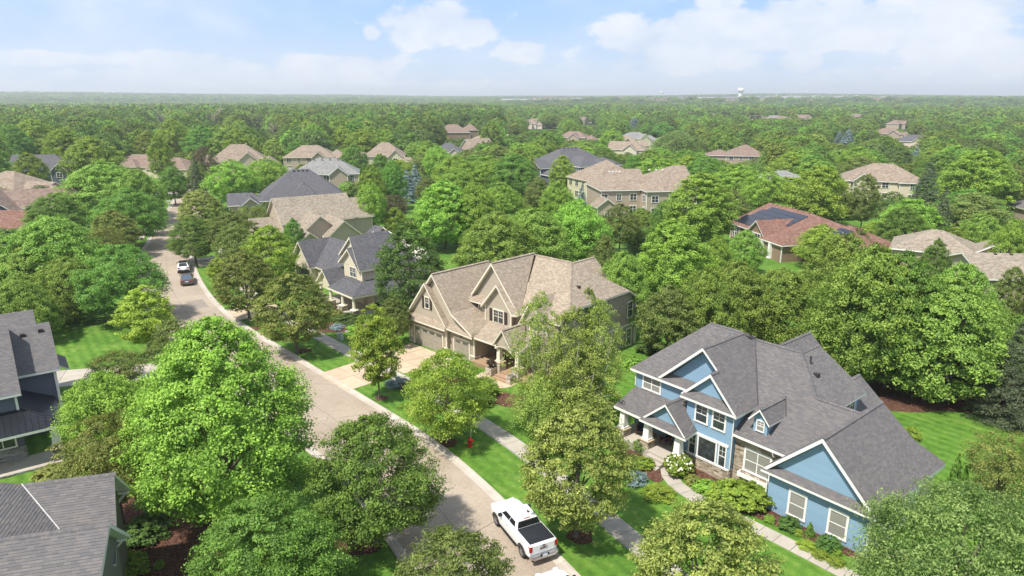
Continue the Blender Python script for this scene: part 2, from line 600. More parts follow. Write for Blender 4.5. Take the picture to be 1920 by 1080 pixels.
def leaves_mesh(name, cen, nrm, size, tint, mat, asp=0.6, rg=None, fold=0.25):
    """one kite-shaped leaf face per centre"""
    rg = rg or rng
    N = len(cen)
    nrm = nrm / np.linalg.norm(nrm, axis=1, keepdims=True)
    a = rg.normal(size=(N, 3))
    a -= nrm * (a * nrm).sum(1, keepdims=True)
    a /= np.linalg.norm(a, axis=1, keepdims=True)
    b = np.cross(nrm, a)
    L = size[:, None]
    v = np.empty((N, 4, 3), dtype=np.float32)
    v[:, 0] = cen - a * L * 0.5
    v[:, 1] = cen + b * L * asp * 0.5 - nrm * L * fold * 0.5
    v[:, 2] = cen + a * L * 0.5
    v[:, 3] = cen - b * L * asp * 0.5 - nrm * L * fold * 0.5
    me = bpy.data.meshes.new(name)
    me.vertices.add(N * 4)
    me.vertices.foreach_set('co', v.reshape(-1))
    me.loops.add(N * 4)
    me.loops.foreach_set('vertex_index', np.arange(N * 4, dtype=np.int32))
    me.polygons.add(N)
    me.polygons.foreach_set('loop_start', np.arange(0, N * 4, 4, dtype=np.int32))
    me.polygons.foreach_set('loop_total', np.full(N, 4, dtype=np.int32))
    at = me.attributes.new('tint', 'FLOAT', 'FACE')
    at.data.foreach_set('value', np.clip(tint, 0, 1).astype(np.float32))
    me.materials.append(mat)
    me.update()
    return me


def crown_mesh(name, mat, Rad, z0, z1, kind='oval', ncl=260, nl=60, leaf=0.2, seed=1, cl=0.17, flat=0.55, inner=0.35,
               up=0.8, out=0.7, rnd=0.7, droop=0.0, lobes=0.14, tintbase=0.5, tiptint=0.25, asp=0.6, whorl=0):
    rg = np.random.default_rng(seed)
    H = z1 - z0
    # clump centres: fewer where the crown is thin
    uu = np.linspace(0.01, 0.995, 200)
    pw = prof(kind, uu) + 0.12
    pw /= pw.sum()
    u = rg.choice(uu, ncl, p=pw) + rg.uniform(-0.003, 0.003, ncl)
    if whorl:
        u = (np.round(u * whorl) + rg.normal(0, 0.12, ncl)) / whorl
        u = np.clip(u, 0.0, 0.995)
    th = rg.uniform(0, 2 * np.pi, ncl)
    ph = rg.uniform(0, 6.28, 8)
    lob = 1 + lobes * (np.sin(3 * th + ph[0] + 5 * u) + 0.7 * np.sin(5 * th + ph[1] - 9 * u) + 0.6 * np.sin(8 * th + ph[2] + 13 * u)) / 1.4
    rho = 1 - (1 - inner) * rg.uniform(0, 1, ncl) ** 2.4
    rho = np.where(rg.uniform(0, 1, ncl) < 0.10, rho * 1.10, rho)
    r = Rad * prof(kind, u) * rho * lob
    cc = np.stack([r * np.cos(th), r * np.sin(th), z0 + H * u + rg.normal(0, H * 0.015, ncl)], 1)
    cr = Rad * cl * rg.uniform(0.6, 1.25, ncl) * (0.6 + 0.5 * prof(kind, u))
    k = np.repeat(np.arange(ncl), nl)
    N = len(k)
    o = rg.normal(size=(N, 3))
    o /= np.linalg.norm(o, axis=1, keepdims=True)
    o *= (rg.uniform(0, 1, N) ** 0.45)[:, None]
    o[:, 2] *= flat
    # branch tips arch: leaves far from the axis sink
    p = cc[k] + o * cr[k][:, None]
    rad_d = cc[k].copy()
    rad_d[:, 2] = 0
    rad_d /= (np.linalg.norm(rad_d, axis=1, keepdims=True) + 1e-6)
    along = (o * rad_d).sum(1)
    p[:, 2] -= droop * np.clip(along, 0, 1) * cr[k]
    p += rad_d * (np.clip(along, 0, 1) * cr[k] * 0.45)[:, None]
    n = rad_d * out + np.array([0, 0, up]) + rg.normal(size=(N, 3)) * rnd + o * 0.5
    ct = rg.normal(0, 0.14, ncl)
    outer = np.clip(along * 0.5 + o[:, 2] * 0.6, -0.6, 0.9)  # tint rises towards the outer and upper side of each clump
    tint = tintbase + ct[k] + outer * tiptint + rg.normal(0, 0.13, N)
    size = leaf * rg.uniform(0.65, 1.3, N)
    return leaves_mesh(name, p, n, size, tint, mat, asp, rg), cc, cr


def trunk_mb(cc, z0, z1, tr, nlimb=9, seed=3, lean=0.0, multi=1, thin=1.0):
    rg = random.Random(seed)
    mb = MB()
    top = z0 + (z1 - z0) * 0.72
    for q in range(multi):
        a = rg.uniform(0, 6.28)
        off = 0.0 if multi == 1 else 0.18
        ex = 0 if multi == 1 else (top * 0.16)
        bx, by = off * math.cos(a), off * math.sin(a)
        tx, ty = ex * math.cos(a), ex * math.sin(a)
        pts = [(bx * 1.15, by * 1.15, -0.12), (bx, by, 0.15), (bx + tx * .15 + rg.uniform(-.05, .05), by + ty * .15, z0 * .6 + .1), (bx + tx * 0.45, by + ty * 0.45, (z0 + top) * .5), (bx + tx, by + ty, top)]
        mb.tube(pts, [tr * 1.45, tr, tr * 0.85, tr * 0.5, tr * 0.12], 8)
    sel = [i for i in range(len(cc))]
    rg.shuffle(sel)
    for i in sel[:nlimb]:
        c = cc[i]
        zb = z0 * 0.85 + (min(c[2], top) - z0) * rg.uniform(0.15, 0.5)
        zb = min(max(zb, z0 * 0.8), top * 0.9)
        m_ = (c[0] * 0.45, c[1] * 0.45, zb + (c[2] - zb) * 0.62 + .1)
        mb.tube([(0, 0, zb), m_, (c[0] * .96, c[1] * .96, c[2])], [tr * 0.42 * thin, tr * 0.25 * thin, tr * 0.06], 5, cap=False)
    return mb


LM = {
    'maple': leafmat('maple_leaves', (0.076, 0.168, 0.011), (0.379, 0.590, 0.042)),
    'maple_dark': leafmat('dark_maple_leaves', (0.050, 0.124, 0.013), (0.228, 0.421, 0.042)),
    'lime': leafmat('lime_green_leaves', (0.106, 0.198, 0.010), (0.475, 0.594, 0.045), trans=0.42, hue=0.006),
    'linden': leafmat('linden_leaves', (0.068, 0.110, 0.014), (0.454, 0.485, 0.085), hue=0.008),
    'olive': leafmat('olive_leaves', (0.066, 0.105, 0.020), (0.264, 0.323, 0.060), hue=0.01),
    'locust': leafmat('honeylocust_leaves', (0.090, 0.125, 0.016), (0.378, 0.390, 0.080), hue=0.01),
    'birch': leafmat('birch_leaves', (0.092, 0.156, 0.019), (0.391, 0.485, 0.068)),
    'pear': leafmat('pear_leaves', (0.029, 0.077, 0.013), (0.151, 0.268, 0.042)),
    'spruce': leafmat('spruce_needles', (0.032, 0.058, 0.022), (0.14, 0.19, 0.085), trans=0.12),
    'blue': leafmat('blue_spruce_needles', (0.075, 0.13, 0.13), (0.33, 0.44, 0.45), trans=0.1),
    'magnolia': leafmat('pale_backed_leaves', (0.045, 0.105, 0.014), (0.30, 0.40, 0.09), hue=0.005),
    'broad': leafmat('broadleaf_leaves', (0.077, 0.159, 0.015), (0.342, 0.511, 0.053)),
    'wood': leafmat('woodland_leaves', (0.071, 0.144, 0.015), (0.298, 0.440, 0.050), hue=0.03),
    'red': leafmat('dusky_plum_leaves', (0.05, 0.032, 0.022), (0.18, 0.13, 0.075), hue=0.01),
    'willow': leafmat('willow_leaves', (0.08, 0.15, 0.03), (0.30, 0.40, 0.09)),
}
bark = barkmat('grey_brown_bark', (0.14, 0.115, 0.09))
bark_b = barkmat('white_birch_bark', (0.6, 0.58, 0.53), True)
bark_d = barkmat('dead_wood', (0.36, 0.30, 0.25))

# kind: (leaf material, R, z0, z1, options, trunk radius, bark, limbs, multi)
SPEC = {
    'big_maple': ('maple', 4.6, 1.6, 13.0, dict(kind='oval', ncl=1000, nl=100, leaf=0.165, cl=0.125, flat=0.75, lobes=0.10, inner=0.45, tiptint=0.42, up=0.9), 0.24, bark, 14, 1),
    'maple': ('maple', 3.8, 2.2, 10.0, dict(kind='oval', ncl=480, nl=74, leaf=0.19, cl=0.15, lobes=0.12, flat=.8, tiptint=.35), 0.19, bark, 12, 1),
    'dark_maple': ('maple_dark', 4.2, 1.6, 9.5, dict(kind='oval', ncl=620, nl=90, leaf=0.165, cl=0.14, lobes=0.12, up=0.9, tiptint=.35), 0.2, bark, 12, 1),
    'young_maple': ('lime', 1.9, 1.3, 6.4, dict(kind='oval', ncl=290, nl=56, tintbase=.58, leaf=0.17, cl=0.19, lobes=0.2, inner=0.2, out=0.3, up=1.0), 0.09, bark, 24, 1),
    'young_locust': ('lime', 3.3, 1.3, 7.0, dict(kind='oval', tintbase=.40, ncl=430, nl=60, leaf=0.16, cl=0.17, lobes=0.2, inner=0.25, flat=0.4, droop=0.4), 0.11, bark, 26, 1),
    'linden': ('linden', 3.2, 1.7, 8.6, dict(kind='oval', ncl=640, nl=62, leaf=0.155, cl=0.13, lobes=0.06, inner=0.5, tiptint=0.42, tintbase=0.34), 0.17, bark, 10, 1),
    'olive_tree': ('olive', 3.2, 1.8, 8.5, dict(kind='oval', ncl=420, nl=52, leaf=0.19, cl=0.15, lobes=0.1, inner=0.4), 0.16, bark, 10, 1),
    'locust': ('locust', 3.6, 2.2, 8.0, dict(kind='round', ncl=420, nl=66, leaf=0.17, cl=0.17, lobes=0.16, flat=0.4, droop=0.3), 0.15, bark, 14, 1),
    'birch': ('birch', 2.5, 1.8, 11.0, dict(kind='oval', ncl=290, nl=50, leaf=0.14, cl=0.16, lobes=0.3, inner=0.1, droop=0.9, flat=0.85, up=0.7, rnd=0.9, tintbase=.66), 0.10, bark_b, 34, 3),
    'weeping_birch': ('birch', 2.8, 0.5, 5.4, dict(kind='dome', ncl=330, nl=60, leaf=0.14, cl=0.2, lobes=0.25, inner=0.15, droop=1.6, flat=0.6, tintbase=0.62), 0.08, bark_b, 30, 2),
    'pear': ('pear', 3.6, 1.0, 9.8, dict(kind='oval', ncl=620, nl=52, leaf=0.19, cl=0.125, lobes=0.07, inner=0.5), 0.18, bark, 8, 1),
    'broad_tree': ('broad', 5.0, 0.9, 11.5, dict(kind='oval', ncl=760, nl=66, leaf=0.22, cl=0.12, lobes=0.13, inner=0.45, droop=0.2, flat=.8, tintbase=0.48, tiptint=.35), 0.24, bark, 14, 1),
    'layered_tree': ('broad', 5.0, 0.5, 11.0, dict(kind='oval', ncl=860, nl=66, leaf=0.21, cl=0.12, lobes=0.12, flat=0.45, droop=0.6, inner=0.5, tintbase=0.46, tiptint=.4), 0.26, bark, 14, 1),
    'spruce': ('spruce', 2.7, 0.5, 12.0, dict(kind='cone', ncl=620, nl=44, leaf=0.20, cl=0.17, lobes=0.14, flat=0.3, droop=0.55, inner=0.55, asp=0.30, whorl=17, rnd=0.5), 0.15, bark, 6, 1),
    'blue_spruce': ('blue', 2.2, 0.4, 8.5, dict(kind='cone', ncl=360, nl=40, leaf=0.24, cl=0.2, lobes=0.12, flat=0.35, droop=0.3, inner=0.6, asp=0.32, whorl=12), 0.12, bark, 4, 1),
    'magnolia': ('magnolia', 4.6, 1.6, 7.6, dict(kind='dome', ncl=700, nl=60, leaf=0.17, cl=0.14, lobes=0.16, rnd=0.8, up=0.9, asp=0.42, tiptint=.5, tintbase=.36), 0.16, bark, 16, 2),
    'crab_apple': ('locust', 2.3, 1.0, 4.8, dict(kind='round', ncl=240, nl=48, leaf=0.13, cl=0.2, lobes=0.24, inner=0.2, tintbase=0.42), 0.09, bark, 26, 2),
    'green_crab': ('olive', 2.2, 0.6, 3.8, dict(kind='round', ncl=260, nl=48, leaf=0.14, cl=0.18, lobes=0.15, tintbase=0.65), 0.09, bark, 12, 2),
    'lime_tree': ('lime', 3.6, 1.2, 8.5, dict(kind='oval', ncl=420, nl=56, leaf=0.22, cl=0.16, lobes=0.1, tintbase=0.4), 0.17, bark, 10, 1),
    'conical_maple': ('maple', 3.6, 1.2, 12.0, dict(kind='oval', ncl=640, nl=66, leaf=0.20, cl=0.13, lobes=0.1, inner=0.45, flat=0.9, tiptint=.35), 0.19, bark, 8, 1),
    'plum_tree': ('red', 2.8, 0.8, 5.0, dict(kind='round', ncl=200, nl=44, leaf=0.2, cl=0.2, lobes=0.15), 0.12, bark, 8, 1),
    'willow': ('willow', 4.5, 1.0, 10.0, dict(kind='dome', ncl=420, nl=40, leaf=0.36, cl=0.2, droop=1.8, flat=0.9, asp=0.3, lobes=0.15), 0.25, bark, 8, 1),
    'wood_tree': ('wood', 4.4, 0.8, 11.0, dict(kind='oval', ncl=380, nl=34, leaf=0.36, cl=0.15, lobes=0.16, inner=0.5, flat=.8), 0.22, bark, 6, 1),
    'tall_wood_tree': ('wood', 4.0, 1.0, 14.0, dict(kind='oval', ncl=400, nl=34, leaf=0.36, cl=0.16, lobes=0.16, inner=0.5, flat=.8), 0.22, bark, 6, 1),
}
PROTO = {}


def proto(kind, var):
    key = (kind, var)
    if key not in PROTO:
        lm, Rr, z0, z1, op, tr, bk, nl_, multi = SPEC[kind]
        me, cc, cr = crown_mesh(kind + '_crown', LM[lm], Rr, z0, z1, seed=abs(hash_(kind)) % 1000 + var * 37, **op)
        tm = trunk_mb(cc, z0, z1, tr, nl_, seed=var + 5, multi=multi).mesh(kind + '_trunk', bk)
        tm.polygons.foreach_set('use_smooth', [True] * len(tm.polygons))
        PROTO[key] = (me, tm, Rr, z1)
    return PROTO[key]


def hash_(s):
    h = 7
    for ch in s:
        h = (h * 31 + ord(ch)) % 1000003
    return h


NAME = {'big_maple': 'maple_tree', 'maple': 'maple_tree', 'dark_maple': 'maple_tree', 'young_maple': 'maple_tree', 'young_locust': 'honeylocust_tree',
        'linden': 'linden_tree', 'olive_tree': 'linden_tree', 'locust': 'honeylocust_tree', 'birch': 'birch_tree', 'weeping_birch': 'birch_tree', 'pear': 'pear_tree',
        'broad_tree': 'broadleaf_tree', 'layered_tree': 'broadleaf_tree', 'spruce': 'spruce_tree', 'blue_spruce': 'blue_spruce_tree', 'magnolia': 'magnolia_tree',
        'crab_apple': 'crab_apple_tree', 'green_crab': 'crab_apple_tree', 'lime_tree': 'maple_tree', 'conical_maple': 'maple_tree', 'plum_tree': 'plum_tree',
        'willow': 'willow_tree', 'wood_tree': 'broadleaf_tree', 'tall_wood_tree': 'broadleaf_tree'}
_tr = random.Random(11)


def tree(kind, x, y, h, r, label, group=None, var=None, z=0.0):
    var = (0 if kind.startswith('big') or kind in ('magnolia',) else _tr.randrange(2)) if var is None else var
    cm, tm, Rr, z1 = proto(kind, var)
    e = thing(NAME[kind], label, 'tree', (x, y, z), _tr.uniform(0, 6.28), group)
    e.scale = (r / Rr, r / Rr, h / z1)
    link('trunk', tm, e)
    link('crown', cm, e)
    return e

# ------------------------------------------------------------------ terrain
def hills(x, y):
    d = math.hypot(x, y)
    if d < 900:
        return 0.0
    t = max(0.0, min(1.0, (d - 2500) / 2300.0))
    t = t * t * (3 - 2 * t)
    a = math.atan2(x, max(y, 1.0))
    left = 1 / (1 + math.exp((a + 0.12) * 6))
    n = math.sin(x * .0011 + 1.3) * math.cos(y * .0009 - .4) + .5 * math.sin(x * .0027 + y * .0021) + .35 * math.sin(x * .0046 - y * .0031 + 2)
    rise = 25 * left * t
    h = rise + n * (5 * left + 1.5) * t
    right = math.exp(-((a - 0.37) / 0.16) ** 2)
    h += right * 16 * max(0.0, min(1.0, (d - 2700) / 1500.0))
    q = max(0.0, min(1.0, (d - 1500) / 500.0))
    h += 15 * q * q * (3 - 2 * q) / (1 + math.exp(-(a + .02) * 25))
    return max(0.0, h)


def terrain():
    rs = [0, 30, 60, 120, 200, 320, 480, 700, 900, 1100, 1350, 1650, 2000, 2400, 2900, 3500, 4200, 5000, 6000, 7200, 8600, 10500, 13000, 18000, 26000]
    n = 144
    v = [(0, 0, 0)]
    f = []
    for r in rs[1:]:
        for k in range(n):
            a = 2 * math.pi * k / n
            x, y = r * math.sin(a), r * math.cos(a)
            v.append((x, y, hills(x, y) if r < 14000 else 0.0))
    for k in range(n):
        f.append((0, 1 + (k + 1) % n, 1 + k))
    for i in range(len(rs) - 2):
        for k in range(n):
            a = 1 + i * n + k
            b = 1 + i * n + (k + 1) % n
            f.append((a, b, b + n, a + n))
    me = bpy.data.meshes.new('ground')
    me.from_pydata(v, [], f)
    me.materials.append(M['land'])
    me.polygons.foreach_set('use_smooth', [True] * len(f))
    o = link('ground', me)
    tag(o, kind='structure')


terrain()


def sheet(name, pts, mat, z, kind='structure'):
    mb = MB()
    mb.poly([(x, y, z) for x, y in pts])
    o = mb.build(name, mat)
    return tag(o, kind=kind)


# lawns of the near lots, a sheet of their own just above the land
sheet('lawn', [(-160, -40), (120, -40), (150, 130), (60, 200), (-150, 300), (-230, 200)], M['lawn'], 0.004)

# road centre data: right-hand kerb face, from near to far
KR = [(16, 8), (12.5, 16), (9.2, 23.5), (5.9, 30), (3.19, 34.84), (0.87, 38.9), (-1.3, 42.6), (-4.0, 46.8), (-7.2, 51.1), (-10.9, 55.2), (-14.9, 59.6), (-18.8, 63.8), (-22.6, 68.0), (-27.0, 72.8),
      (-31.5, 77.7), (-35.9, 82.9), (-39.4, 87.6), (-42.8, 92.7), (-46.6, 98.9), (-50.6, 106.0), (-54.2, 113.0), (-57.8, 120.5), (-61.3, 129), (-65.0, 138), (-69.0, 148.5), (-73.0, 159), (-77.5, 171), (-82.6, 184), (-88, 197), (-93, 211), (-97, 226), (-99, 242)]


def resample(p, step):
    out = [p[0]]
    acc = 0.0
    for a, b in zip(p, p[1:]):
        L = math.hypot(b[0] - a[0], b[1] - a[1])
        t = step - acc
        while t <= L:
            out.append((a[0] + (b[0] - a[0]) * t / L, a[1] + (b[1] - a[1]) * t / L))
            t += step
        acc = (acc + L) % step
    return out


def smooth(p, k=2):
    for _ in range(k):
        q = [p[0]]
        for a, b in zip(p, p[1:]):
            q += [(a[0] * .75 + b[0] * .25, a[1] * .75 + b[1] * .25), (a[0] * .25 + b[0] * .75, a[1] * .25 + b[1] * .75)]
        p = q + [p[-1]]
    return p


def offs(p, d):
    """offset a path: positive to the right of travel"""
    out = []
    for i in range(len(p)):
        a, b = p[max(i - 1, 0)], p[min(i + 1, len(p) - 1)]
        dx, dy = b[0] - a[0], b[1] - a[1]
        L = math.hypot(dx, dy) or 1
        out.append((p[i][0] + dy / L * d, p[i][1] - dx / L * d))
    return out


KP = resample(smooth(KR), 1.0)
RW = 8.3


def strip(name, a, b, mat, za, zb, kind='structure', uvs=False):
    mb = MB()
    for i in range(len(a) - 1):
        mb.poly([(*a[i], za), (*a[i + 1], za), (*b[i + 1], zb), (*b[i], zb)][::-1] if True else [])
    return mb


def ribbon(name, path, d0, d1, mat, z, kind='structure', flip=False):
    mb = MB()
    a, b = offs(path, d0), offs(path, d1)
    for i in range(len(a) - 1):
        q = [(*a[i], z), (*b[i], z), (*b[i + 1], z), (*a[i + 1], z)]
        mb.poly(q)
    o = mb.build(name, mat)
    return tag(o, kind=kind)


ribbon('road', KP, -(RW - 0.45), -0.45, M['road'], 0.012)


def kerb(name, path, sgn, gaps=()):
    """roll kerb: gutter pan, face and flat top, in cast lengths"""
    for s0 in range(0, len(path) - 1, 3):
        seg = path[s0:s0 + 4]
        if len(seg) < 2:
            continue
        yield seg


def build_kerb(side):
    base = KP if side > 0 else offs(KP, -RW)
    s = 1 if side > 0 else -1
    root = None
    pieces = 0
    L = [(-0.46, 0.016), (-0.10, 0.02), (-0.02, 0.085), (0.03, 0.11), (0.20, 0.115), (0.205, -0.02)]
    offsets = [offs(base, s * d) for d, z in L]
    mbs = None
    rootm = MB()
    i = 0
    first = True
    while i < len(base) - 1:
        mb = MB()
        j = min(i + 3, len(base) - 1)
        for k in range(i, j):
            for q in range(len(L) - 1):
                p0, p1 = offsets[q], offsets[q + 1]
                e0 = 0.012 if k == i else 0.0
                def lerp(p, kk, t):
                    return (p[kk][0] + (p[kk + 1][0] - p[kk][0]) * t, p[kk][1] + (p[kk + 1][1] - p[kk][1]) * t)
                a, b = lerp(p0, k, e0), lerp(p1, k, e0)
                quad = [(*a, L[q][1]), (*b, L[q + 1][1]), (*p1[k + 1], L[q + 1][1]), (*p0[k + 1], L[q][1])]
                mb.poly(quad if s > 0 else quad[::-1])
        o = mb.build('kerb' if first else 'kerb_stone', M['kerb_concrete'], root)
        if first:
            root = o
            tag(o, kind='structure')
            first = False
        i = j


build_kerb(1)
build_kerb(-1)

# transverse joints sawn in the road and a cast-iron cover
jm = plain('joint_sealant', (0.055, 0.045, 0.04), 0.8)


def road_joint(i, skew=2.0, wd=0.05):
    a = offs(KP, -0.46)
    b = offs(KP, -RW + 0.46)
    i2 = min(len(KP) - 1, max(0, int(i + skew)))
    mb = MB()
    n = 12
    rr = random.Random(i)
    prev = None
    for k in range(n + 1):
        t = k / n
        x = a[i][0] + (b[i2][0] - a[i][0]) * t
        y = a[i][1] + (b[i2][1] - a[i][1]) * t + rr.uniform(-.03, .03)
        cur = (x, y)
        if prev:
            mb.poly([(prev[0], prev[1] - wd / 2, .0165), (cur[0], cur[1] - wd / 2, .0165), (cur[0], cur[1] + wd / 2, .0165), (prev[0], prev[1] + wd / 2, .0165)][::-1])
        prev = cur
    o = mb.build('road_joint', jm)
    tag(o, kind='structure')


def near_i(x, y):
    return min(range(len(KP)), key=lambda k: (KP[k][0] - x) ** 2 + (KP[k][1] - y) ** 2)


for x, y in ((-9.2, 53.3), (0.1, 40.2), (-30, 76), (-38, 86), (-50, 105), (-20.5, 66), (7, 28)):
    road_joint(near_i(x, y), skew=-2)
pm = plain('road_patch', (0.235, 0.20, 0.165), 0.9, var=.12, scale=2.0, grain=.3)


def road_patch(i0, i1, d0, d1, m_=None):
    a, b = offs(KP, -d0), offs(KP, -d1)
    mb = MB()
    for i in range(i0, i1):
        mb.poly([(*b[i], .0145), (*a[i], .0145), (*a[i + 1], .0145), (*b[i + 1], .0145)])
    tag(mb.build('road_patch', m_ or pm), kind='structure')


road_patch(near_i(-1.2, 36.6) - 7, near_i(-1.2, 36.6), 3.6, 7.8)
road_patch(near_i(-16, 61), near_i(-16, 61) + 5, 5.2, 7.6)
road_patch(near_i(-40, 88), near_i(-40, 88) + 4, 1.2, 3.4)
# hairline cracks and the centre seam, sealed
cr = MB()
r_c = random.Random(12)
ctr = offs(KP, -RW / 2)
def crack(pts, wd):
    for p, q in zip(pts, pts[1:]):
        d = Vector((q[0] - p[0], q[1] - p[1], 0)); n = Vector((-d.y, d.x, 0)).normalized() * wd / 2
        cr.poly([(p[0] - n.x, p[1] - n.y, .0175), (q[0] - n.x, q[1] - n.y, .0175), (q[0] + n.x, q[1] + n.y, .0175), (p[0] + n.x, p[1] + n.y, .0175)])
crack([(x + r_c.uniform(-.03, .03), y + r_c.uniform(-.03, .03)) for x, y in ctr[6:150]], .022)
for k in range(16):
    i = r_c.randrange(14, 110)
    d = r_c.uniform(-6.8, -1.2)
    x, y = offs(KP, d)[i]
    a = r_c.uniform(0, 6.28)
    pts = [(x, y)]
    for q in range(r_c.randrange(5, 14)):
        a += r_c.uniform(-.5, .5)
        pts.append((pts[-1][0] + .25 * math.cos(a), pts[-1][1] + .25 * math.sin(a)))
    crack(pts, .02)
o_ = cr.build('road_crack', jm)
tag(o_, kind='structure')

mb = MB()
mb.lathe([(0.30, 0.0), (0.31, 0.022), (0.27, 0.024), (0.26, 0.018), (0.0, 0.022)], 20)
for k in range(-3, 4):
    mb.box(-0.2, k * 0.06 - .012, 0.02, 0.2, k * 0.06 + .012, 0.026)
tag(mb.build('manhole_cover', plain('rusty_cast_iron', (0.12, 0.07, 0.055), 0.8), loc=(-1.15, 34.9, 0.004)), 'round rusty cast-iron cover set in the road behind the white pickup', 'manhole cover')

# ------------------------------------------------------------------ sidewalk: every cast slab is its own piece
def slab_path(name, path, wd, mat, z0, z1, root_kind='structure', gap=0.014, mats=None):
    a, b = offs(path, -wd / 2), offs(path, wd / 2)
    root = None
    rr = random.Random(len(path))
    for i in range(len(path) - 1):
        def lp(p, t):
            return (p[i][0] + (p[i + 1][0] - p[i][0]) * t, p[i][1] + (p[i + 1][1] - p[i][1]) * t)
        g = gap
        dz = rr.uniform(-0.006, 0.006)
        q = [lp(a, g), lp(b, g), lp(b, 1 - g), lp(a, 1 - g)]
        mb = MB()
        mb.prism(q, z0, z1 + dz)
        o = mb.build(name if root is None else 'slab', mat, root)
        if root is None:
            root = o
            tag(o, kind=root_kind)
    return root


SW = resample(offs(KP, 5.05), 1.55)
slab_path('sidewalk', SW[:92], 1.5, M['concrete'], -0.05, 0.035)
ribbon('sidewalk_bed', KP[:150], 4.2, 5.85, M['grey_concrete'], 0.007)

# driveway of the taupe house: apron and court in cast panels
def panels(name, quad, nu, nv, mat, z1, gap=0.02):
    root = None
    A, B, C_, D = [Vector((*p, 0)) for p in quad]
    for i in range(nu):
        for j in range(nv):
            def P(u, v):
                return (A * (1 - u) + B * u) * (1 - v) + (D * (1 - u) + C_ * u) * v
            L1 = (B - A).length / nu
            L2 = (D - A).length / nv
            gu, gv = gap / L1 / nu, gap / L2 / nv
            u0, u1, v0, v1 = i / nu + gu, (i + 1) / nu - gu, j / nv + gv, (j + 1) / nv - gv
            q = [P(u0, v0), P(u1, v0), P(u1, v1), P(u0, v1)]
            mb = MB()
            mb.prism([(p.x, p.y) for p in q], -0.04, z1)
            o = mb.build(name if root is None else 'slab', mat, root)
            if root is None:
                root = tag(o, kind='structure')
    return root


panels('driveway', [(-15.6, 59.9), (-19.6, 64.0), (-16.3, 67.4), (-12.2, 63.1)], 2, 2, M['pale_concrete'], 0.05)
panels('driveway', [(-11.0, 64.2), (-15.2, 68.6), (-11.45, 73.1), (-4.35, 66.2)], 4, 3, M['pale_concrete'], 0.03)
panels('driveway', [(-34.6, 80.9), (-37.8, 85.4), (-33.0, 89.5), (-29.5, 84.8)], 2, 2, M['pale_concrete'], 0.05)
panels('driveway', [(-47.5, 64.6), (-46.0, 60.2), (-34.0, 63.0), (-35.8, 67.2)], 1, 6, M['concrete'], 0.05)
panels('driveway', [(-63.5, 94.0), (-60.5, 88.0), (-45.6, 84.4), (-48.6, 89.6)], 1, 6, M['concrete'], 0.05)
panels('driveway', [(-51.5, 109.0), (-54.6, 115.0), (-44.5, 121.0), (-41.5, 115.0)], 2, 4, M['concrete'], 0.05)
panels('driveway', [(-72, 131), (-75.5, 139), (-92, 134), (-88, 126)], 2, 4, M['concrete'], 0.05)
panels('driveway', [(-93, 193), (-96, 201), (-118, 196), (-115, 188)], 2, 4, M['concrete'], 0.05)


def disc(name, cx, cy, rx, ry, mat, z, rot=0.0, seed=1, n=28, wob=0.08, kind='structure'):
    rr = random.Random(seed)
    w1, w2 = rr.uniform(0, 6), rr.uniform(0, 6)
    mb = MB()
    pts = []
    for k in range(n):
        a = 2 * math.pi * k / n
        s = 1 + wob * math.sin(3 * a + w1) + wob * .6 * math.sin(5 * a + w2)
        x, y = rx * s * math.cos(a), ry * s * math.sin(a)
        pts.append((cx + x * math.cos(rot) - y * math.sin(rot), cy + x * math.sin(rot) + y * math.cos(rot), z))
    mb.poly(pts)
    return tag(mb.build(name, mat), kind=kind)


# mulch beds of the blue house, then its curved walk in slabs
def bed(pts, z=0.03):
    p = smooth(pts + [pts[0]], 2)[:-1]
    mb = MB()
    mb.prism(p if area(p) > 0 else p[::-1], -0.02, z)
    return tag(mb.build('mulch_bed', M['mulch']), kind='structure')


def area(p):
    return sum(p[i][0] * p[(i + 1) % len(p)][1] - p[(i + 1) % len(p)][0] * p[i][1] for i in range(len(p))) / 2


bed([(13.1, 46.4), (12.6, 44.6), (14.0, 42.0), (16.9, 39.0), (20.5, 35.6), (22.6, 34.0), (22.9, 35.6), (18.6, 40.3), (17.6, 41.6), (18.5, 43.4), (16.6, 46.0), (14.4, 48.0)])
bed([(9.6, 45.0), (9.0, 47.6), (7.2, 50.6), (8.2, 52.0), (10.4, 50.6), (12.2, 47.6), (11.5, 45.0), (10.6, 43.6)], 0.032)
WALK = resample(smooth([(12.15, 47.0), (11.55, 45.4), (11.7, 43.7), (12.9, 41.7), (14.6, 39.9), (16.3, 38.0), (18.1, 35.9), (20.2, 33.3), (22.6, 30.3)], 3), 1.15)
slab_path('front_walk', WALK, 1.15, M['concrete'], -0.03, 0.05)
# mulch rings and beds elsewhere
for i, (x, y, r) in enumerate([(4.35, 37.6, 0.85), (-12.15, 58.35, 0.6), (-5.2, 49.8, 0.8), (-22.9, 70.6, 0.8), (-31.0, 78.2, 0.9), (-9.6, 37.1, 1.5), (-36.8, 69.4, 0.6), (10.6, 29.0, 1.0), (-53.0, 112.8, 1.0), (-41.5, 91.5, 0.6)]):
    disc('mulch_ring', x, y, r, r * 0.95, M['mulch'], 0.02, seed=i)
bed([(-18.6, 38.6), (-16.8, 34.6), (-17.2, 30.0), (-21.5, 28.5), (-25, 34), (-29, 41), (-32.5, 46.8), (-30.2, 50.6), (-24.6, 47.0)])
bed([(-9.2, 61.5), (-6.8, 64.3), (-3.2, 61.6), (-0.4, 59.2), (2.4, 58.6), (1.4, 55.6), (-2.0, 57.2), (-4.4, 60.3), (-7.4, 60.0)])
bed([(-27.0, 80.8), (-21.5, 80.2), (-16.5, 82.5), (-14.0, 80.0), (-17.0, 77.0), (-23.0, 76.4), (-27.5, 78.2)])
